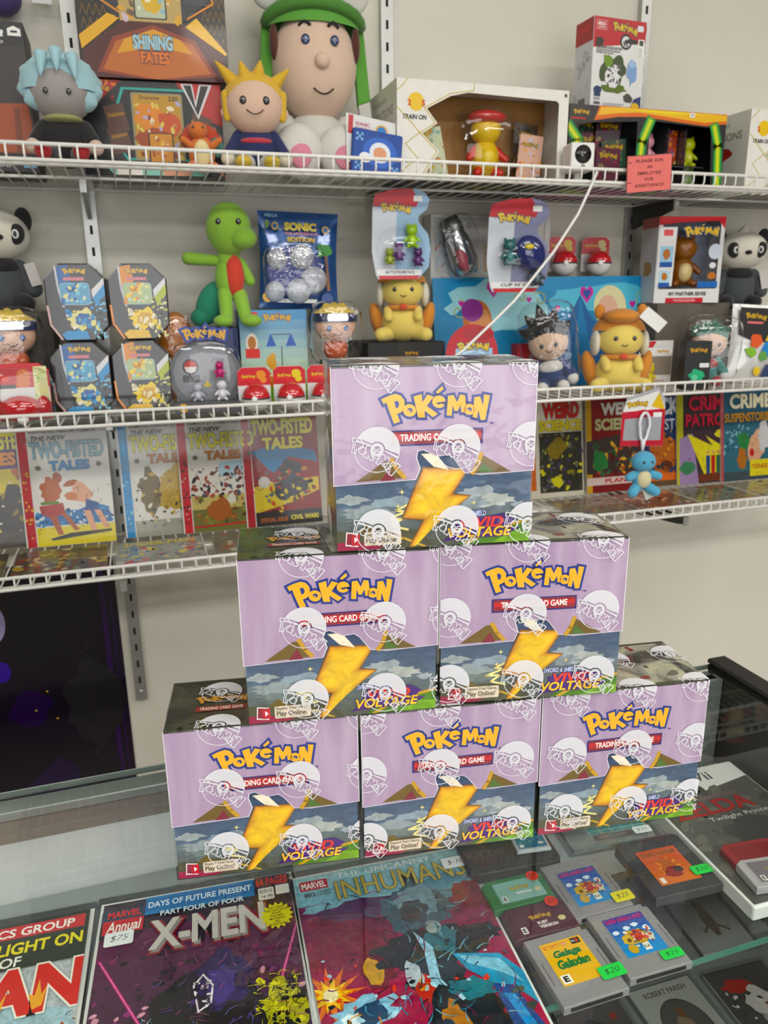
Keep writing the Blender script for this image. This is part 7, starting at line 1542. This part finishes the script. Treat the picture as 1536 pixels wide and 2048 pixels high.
rack_comic('comic with navy cover and pale five-letter title', 1.249, 1.598, 0.160, H3, a_shock, l_shock, -9, -2)
def a_patrol(c): c.rect(0, 0, 1, 1, '#3a2a30'); c.rect(0, 0.58, 1, 1, '#2a2326'); c.rect(0, 0, 0.12, 1, '#b4b03a'); c.poly([(0.05, 0.5), (0.3, 0.55), (0.42, 0.0), (0.05, 0.0)], '#9a86a8'); c.poly([(0.20, 0.55), (0.52, 0.10), (1, 0.12), (1, 0.35), (0.55, 0.52), (0.70, 0.40)], '#d8ca2a'); c.rect(0.42, 0.02, 1, 0.10, '#6a3a2c')
def a_patrol2(c):
    a_patrol(c)
    for i, (u, col) in enumerate(((0.60, '#2a4a7c'), (0.70, '#b4302c'), (0.80, '#2f5a44'), (0.90, '#2a3f6a'))): c.poly([(u - 0.035, 0.10), (u - 0.04, 0.30), (u + 0.04, 0.30), (u + 0.035, 0.10)], col); c.circ(u, 0.335, 0.0045, '#c49a7c')
    c.blob(0.86, 0.53, 0.15, 0.05, '#d8ca2a', 8, 0.25, 14); c.blob(0.2, 0.18, 0.18, 0.08, '#4a7a5a', 9, 0.3, 14)
def l_patrol(c): c.txt('CRIME', 0.22, 0.79, 1.05, 0.95, '#c2384a', '#2a1418', 0.01, 0.04); c.txt('PATROL', 0.16, 0.62, 1.02, 0.76, '#c2384a', '#2a1418', 0.01, 0.04)
rack_comic('comic with dark cover, crimson title and yellow light beam', 1.381, 1.586, 0.156, H3, a_patrol2, l_patrol, -9, -2)
def a_boat(c): c.rect(0, 0, 1, 1, '#3f6674'); c.rect(0, 0.62, 1, 1, '#33566a'); c.splats(0.05, 0.3, 0.6, 0.6, ['#7fa4b0', '#2f5564'], 30, 0.008, 3); c.blob(0.70, 0.36, 0.20, 0.22, '#d0a890', 4, 0.35, 20); c.blob(0.45, 0.44, 0.16, 0.12, '#3f7a4a', 5, 0.35, 16); c.blob(0.62, 0.30, 0.06, 0.05, '#b8302c', 6, 0.3, 12); c.blob(0.86, 0.48, 0.12, 0.2, '#c4c4c4', 7, 0.35, 16); c.blob(0.42, 0.24, 0.12, 0.14, '#a8744a', 8, 0.35, 14); c.rect(0, 0, 1, 0.10, '#3a464a'); c.rect(0.58, 0.04, 0.98, 0.22, '#d8c82a'); c.txt('TENSE', 0.62, 0.12, 0.94, 0.17, '#b8502a', bold=0.03); c.rect(0, 0, 0.05, 1, '#b4686a')
def l_boat(c): c.txt('CRIME', 0.16, 0.79, 1.0, 0.95, '#dcd6bc', '#2a3f48', 0.01, 0.04); c.txt('SUSPENSTORIES', 0.06, 0.645, 1.02, 0.745, '#c99a5a', '#2a3f48', 0.01, 0.03)
rack_comic('comic with teal cover, cream title and yellow corner panel', 1.511, 1.577, 0.156, H3, a_boat, l_boat, -9, -2)
rack_comic('comic with green and yellow cover at the right edge of the lowest shelf', 1.676, 1.586, 0.160, H3, lambda c: (c.rect(0, 0, 1, 1, '#4a5a4a'), c.rect(0, 0.6, 1, 0.75, '#c9b43a'), c.splats(0, 0, 1, 0.6, ['#d8d4c4', '#3a3a30', '#8a3a2a'], 40, 0.010, 3)), l_boat, -9, -2)

# comics lying flat in front of the standing row
def low_comic(label, x, y, w, h, yaw, cols, seed, z=Z3, title=None):
    t = thing('comic_book', label, 'comic book', (x, y, z), (R(-90), 0, R(yaw)), 'comic books lying flat on the lowest shelf')
    box('pages', -w / 2, w / 2, -0.003, -0.0005, 0, h, mat('#d6d2c8', 0.6), t)
    c = Canvas(w, h); c.rect(0, 0, 1, 1, cols[0]); c.splats(0.02, 0.02, 0.98, 0.98, cols, 70, 0.012, seed)
    if title: c.rect(0, 0.78, 1, 1, cols[0]); c.txt(title, 0.08, 0.80, 0.92, 0.97, cols[-1], '#2a2420', 0.02, 0.04)
    c.build('cover_art', t, (0, -0.0031, 0), m=print_mat(0.3, 0.25, 70))
    link('plastic_bag', box_me(-w / 2 - 0.004, w / 2 + 0.004, -0.0045, -0.0002, -0.004, h + 0.004, 0.0006), bagm, t)
    return t
low_comic('flat framed comic with yellow-brown cover below the wrestling comic', -0.168, 1.408, 0.165, 0.150, 2, ['#4a3c30', '#c2a44a', '#8c3a2c', '#d8c89a', '#6a7a5a'], 3)
low_comic('flat comic with grey-blue cover and yellow title strip', 0.010, 1.404, 0.165, 0.150, 0, ['#8a8f8c', '#c4c0b0', '#c25a4a', '#3f5a74', '#dcc83a'], 4, Z3, 'SPIDER-MAN')
low_comic('flat comic with dull green cover beside the grey-blue one', 0.192, 1.404, 0.165, 0.150, -2, ['#55604f', '#8a8a74', '#3a4a55', '#a8644a', '#b4b49a'], 5)
low_comic('flat comic with slate cover just left of the card boxes', 0.372, 1.404, 0.165, 0.150, 0, ['#4a4f55', '#77707a', '#8a5a4a', '#2a3038'], 6)
for i, (x, lb, cols) in enumerate(((0.975, 'flat comic with tan and orange cover below the pale-spined comic', ['#8c8070', '#c4a47a', '#b4684a', '#5a5a4a']), (1.150, 'flat comic with red-brown cover below the keychain', ['#7a5a4a', '#c48a6a', '#a83a34', '#d8c8a8']), (1.325, 'flat comic with mottled green cover below the crimson title', ['#7a7a64', '#b4aa84', '#8a5a44', '#4a5a4a']), (1.500, 'flat comic with pale mottled cover at the right of the lowest shelf', ['#a09a88', '#c9c0a4', '#8a4a3c', '#5a6468']))):
    low_comic(lb, x, 1.404, 0.165, 0.150, -1, cols, 20 + i)
low_comic('flat comic with dark edge at the far left of the lowest shelf', -0.345, 1.408, 0.165, 0.150, 3, ['#1c1a1a', '#2a2624', '#4a3a2a', '#6a5a3a'], 31)

# keychain hung on the middle shelf rail
t = thing('plush_keychain', 'blue plush keychain with white carabiner on a red card hung from the shelf rail', 'keychain', (1.003, 1.345, 1.01), R(-8))
link('hang_card', prism_me([(-0.046, 0.110), (0.050, 0.106), (0.048, 0.205), (0.030, 0.232), (-0.040, 0.210)], 0.004, 0.0052), mat('#a9aab0', 0.4), t)
c = Canvas(0.098, 0.125, clip=False); c.poly([(0.0, 0.05), (1.0, 0.02), (0.99, 0.66), (0.0, 0.62)], '#b9283a'); c.poly([(0.06, 0.14), (0.93, 0.12), (0.92, 0.54), (0.07, 0.50)], '#9a9ca2'); c.poly([(0.02, 0.62), (0.99, 0.66), (0.80, 0.96), (0.08, 0.80)], '#dedddb'); c.poly([(0.66, 0.70), (0.98, 0.64), (0.82, 0.94)], '#d8b43a'); c.logo(0.08, 0.66, 0.50, a=3, fill='#d8ac3a', edge='#5a5a3c', ew=0.02); c.poly([(0.02, 0.60), (0.55, 0.66), (0.42, 0.58), (0.98, 0.62), (0.98, 0.55), (0.02, 0.52)], '#b9283a'); c.rrect(0.72, 0.52, 0.92, 0.60, 0.001, '#e2e2e0'); c.build('card_print', t, (0.001, 0.0038, 0.104), m=pm)
cb = CM().tube([(0.012 * math.sin(a) * (1.0 if math.cos(a) > 0 else 0.8), -0.004, 0.150 + 0.030 * math.cos(a)) for a in [R(15 * i) for i in range(25)]], 0.0032, n=8, caps=False); cb.build('carabiner', mat('#e4e4ea', 0.3, coat=0.5), t)
CM().tube([(0, -0.004, 0.122), (0, -0.004, 0.095)], [0.0055, 0.0022], n=10).build('strap', mat('#dcdce2', 0.4), t)
B_ = PL('#4fa8cc'); ellp(t, 'head', (0, -0.012, 0.078), (0.026, 0.022, 0.022), B_); eyes(t, 0, -0.0325, 0.080, 0.009, 0.003); ellp(t, 'body', (0, -0.010, 0.040), (0.021, 0.018, 0.023), B_); ellp(t, 'belly', (0, -0.020, 0.041), (0.016, 0.011, 0.019), PL('#d8cfa4'))
for k in (-1, 1): limbp(t, 'arm', (k * 0.020, -0.012, 0.050), (k * 0.033, -0.018, 0.046), 0.009, 0.009, B_); limbp(t, 'leg', (k * 0.014, -0.014, 0.022), (k * 0.026, -0.024, 0.014), 0.011, 0.011, B_)
box('care_label', 0.010, 0.030, -0.010, -0.0092, -0.014, 0.012, mat('#e6e6e2', 0.6), t, rot=(0, R(-25), 0))
CM().tube([(-0.004, 0.0045, 0.215), (-0.004, 0.006, 0.228), (-0.004, 0.013, 0.2385)], 0.0012, n=6).build('hang_hook', mat('#d2d2d2', 0.3, 0.8), t)

# ================================================================ dark poster low on the wall
t = thing('wall_poster', 'dark purple poster on the wall below the shelves at the left', 'poster', (-0.262, WALL_Y - 0.004, 0.30), 0)
box('poster_sheet', -0.172, 0.172, 0, 0.0025, 0, 0.60, mat('#120d18', 0.3, coat=0.6), t)
c = Canvas(0.344, 0.60); c.rect(0, 0, 1, 1, '#120d1a'); c.rect(0.90, 0, 0.93, 1, '#33204a'); c.rect(0.955, 0, 0.965, 1, '#33204a'); c.rect(0.975, 0, 1, 1, '#1c1226')
c.blob(0.80, 0.42, 0.22, 0.20, '#1f1d22', 3, 0.3, 20); c.blob(0.40, 0.44, 0.16, 0.08, '#22123a', 4, 0.4, 16); c.poly([(0.2, 0.08), (0.55, 0.22), (0.75, 0.10), (0.5, 0.0)], '#241838'); c.blob(0.78, 0.16, 0.16, 0.08, '#14121c', 6, 0.2, 16)  # first grey blob is a reflection on the sheet, painted into the print
for i in range(6): c.line([(0.74, 0.15 + i * 0.12), (0.80, 0.18 + i * 0.12), (0.76, 0.22 + i * 0.12), (0.82, 0.24 + i * 0.12)], 0.0012, '#2f2a38')
for u in (0.71, 0.84): c.line([(u, 0.05), (u, 0.92)], 0.0006, '#2a2433')
for u, v in ((0.52, 0.50), (0.44, 0.43), (0.56, 0.385)): c.circ(u, v, 0.0022, '#c9b45a', 10)
c.ell(0.24, 0.79, 0.10, 0.085, '#b4aed0'); c.line([(0.30, 0.85), (0.29, 0.79), (0.27, 0.73)], 0.0012, '#3a3458'); c.ell(0.28, 0.60, 0.05, 0.04, '#55489a')
c.build('poster_print', t, (0, -0.0003, 0), m=print_mat(0.18, 0.6))

# ---------------------------------------------------------------- pieces that belong to a part rather than to the thing
SUBS = {'lid_print': 'lid_flap', 'lid_flap_edge': 'lid_flap', 'lid_top_print': 'lid_top', 'lid_art': 'lid_top', 'tray_print': 'tray', 'wrap_emblem': 'shrink_wrap',
        'label_print': 'label_recess', 'card_print': 'backing_card',
        'cover_art': 'pages', 'title_lettering': 'pages', 'pupil': 'eye', 'lens': 'lens_ring', 'slot': 'channel', 'screw': 'channel', 'foot_pad': 'foot',
        'hood_brim': 'hood', 'hood_ear': 'hood', 'hood_peak': 'hood', 'flap_hem': 'hood_flap', 'headband_plate': 'headband', 'lettering': 'paper', 'border': 'paper', 'staple': 'paper',
        'wallet_print': 'wallet', 'bag_print': 'foil_bag', 'pouch_print': 'pouch', 'sleeve_print': 'case_shell', 'spine_print': 'case_shell',
        'insert_print': 'insert', 'glass_top_edge': 'glass_top', 'glass_shelf_edge': 'glass_shelf', 'tag_string': 'tag', 'nose': 'head', 'eye': 'head', 'mouth': 'head', 'eyebrow': 'head', 'ear': 'head'}
for root in [o for o in COL.objects if o.parent is None and o.children]:
    kids = list(root.children)
    base = lambda o: o.name.rsplit('.', 1)[0] if o.name.rsplit('.', 1)[-1].isdigit() else o.name
    by = {}
    for k in kids: by.setdefault(base(k), []).append(k)
    for k in kids:
        host = SUBS.get(base(k))
        if base(k) == 'eye' and 'pupil' in by: continue
        if host and by.get(host):
            h = min(by[host], key=lambda q: (q.location - k.location).length)
            k.parent = h
            k.matrix_parent_inverse = h.matrix_basis.inverted()
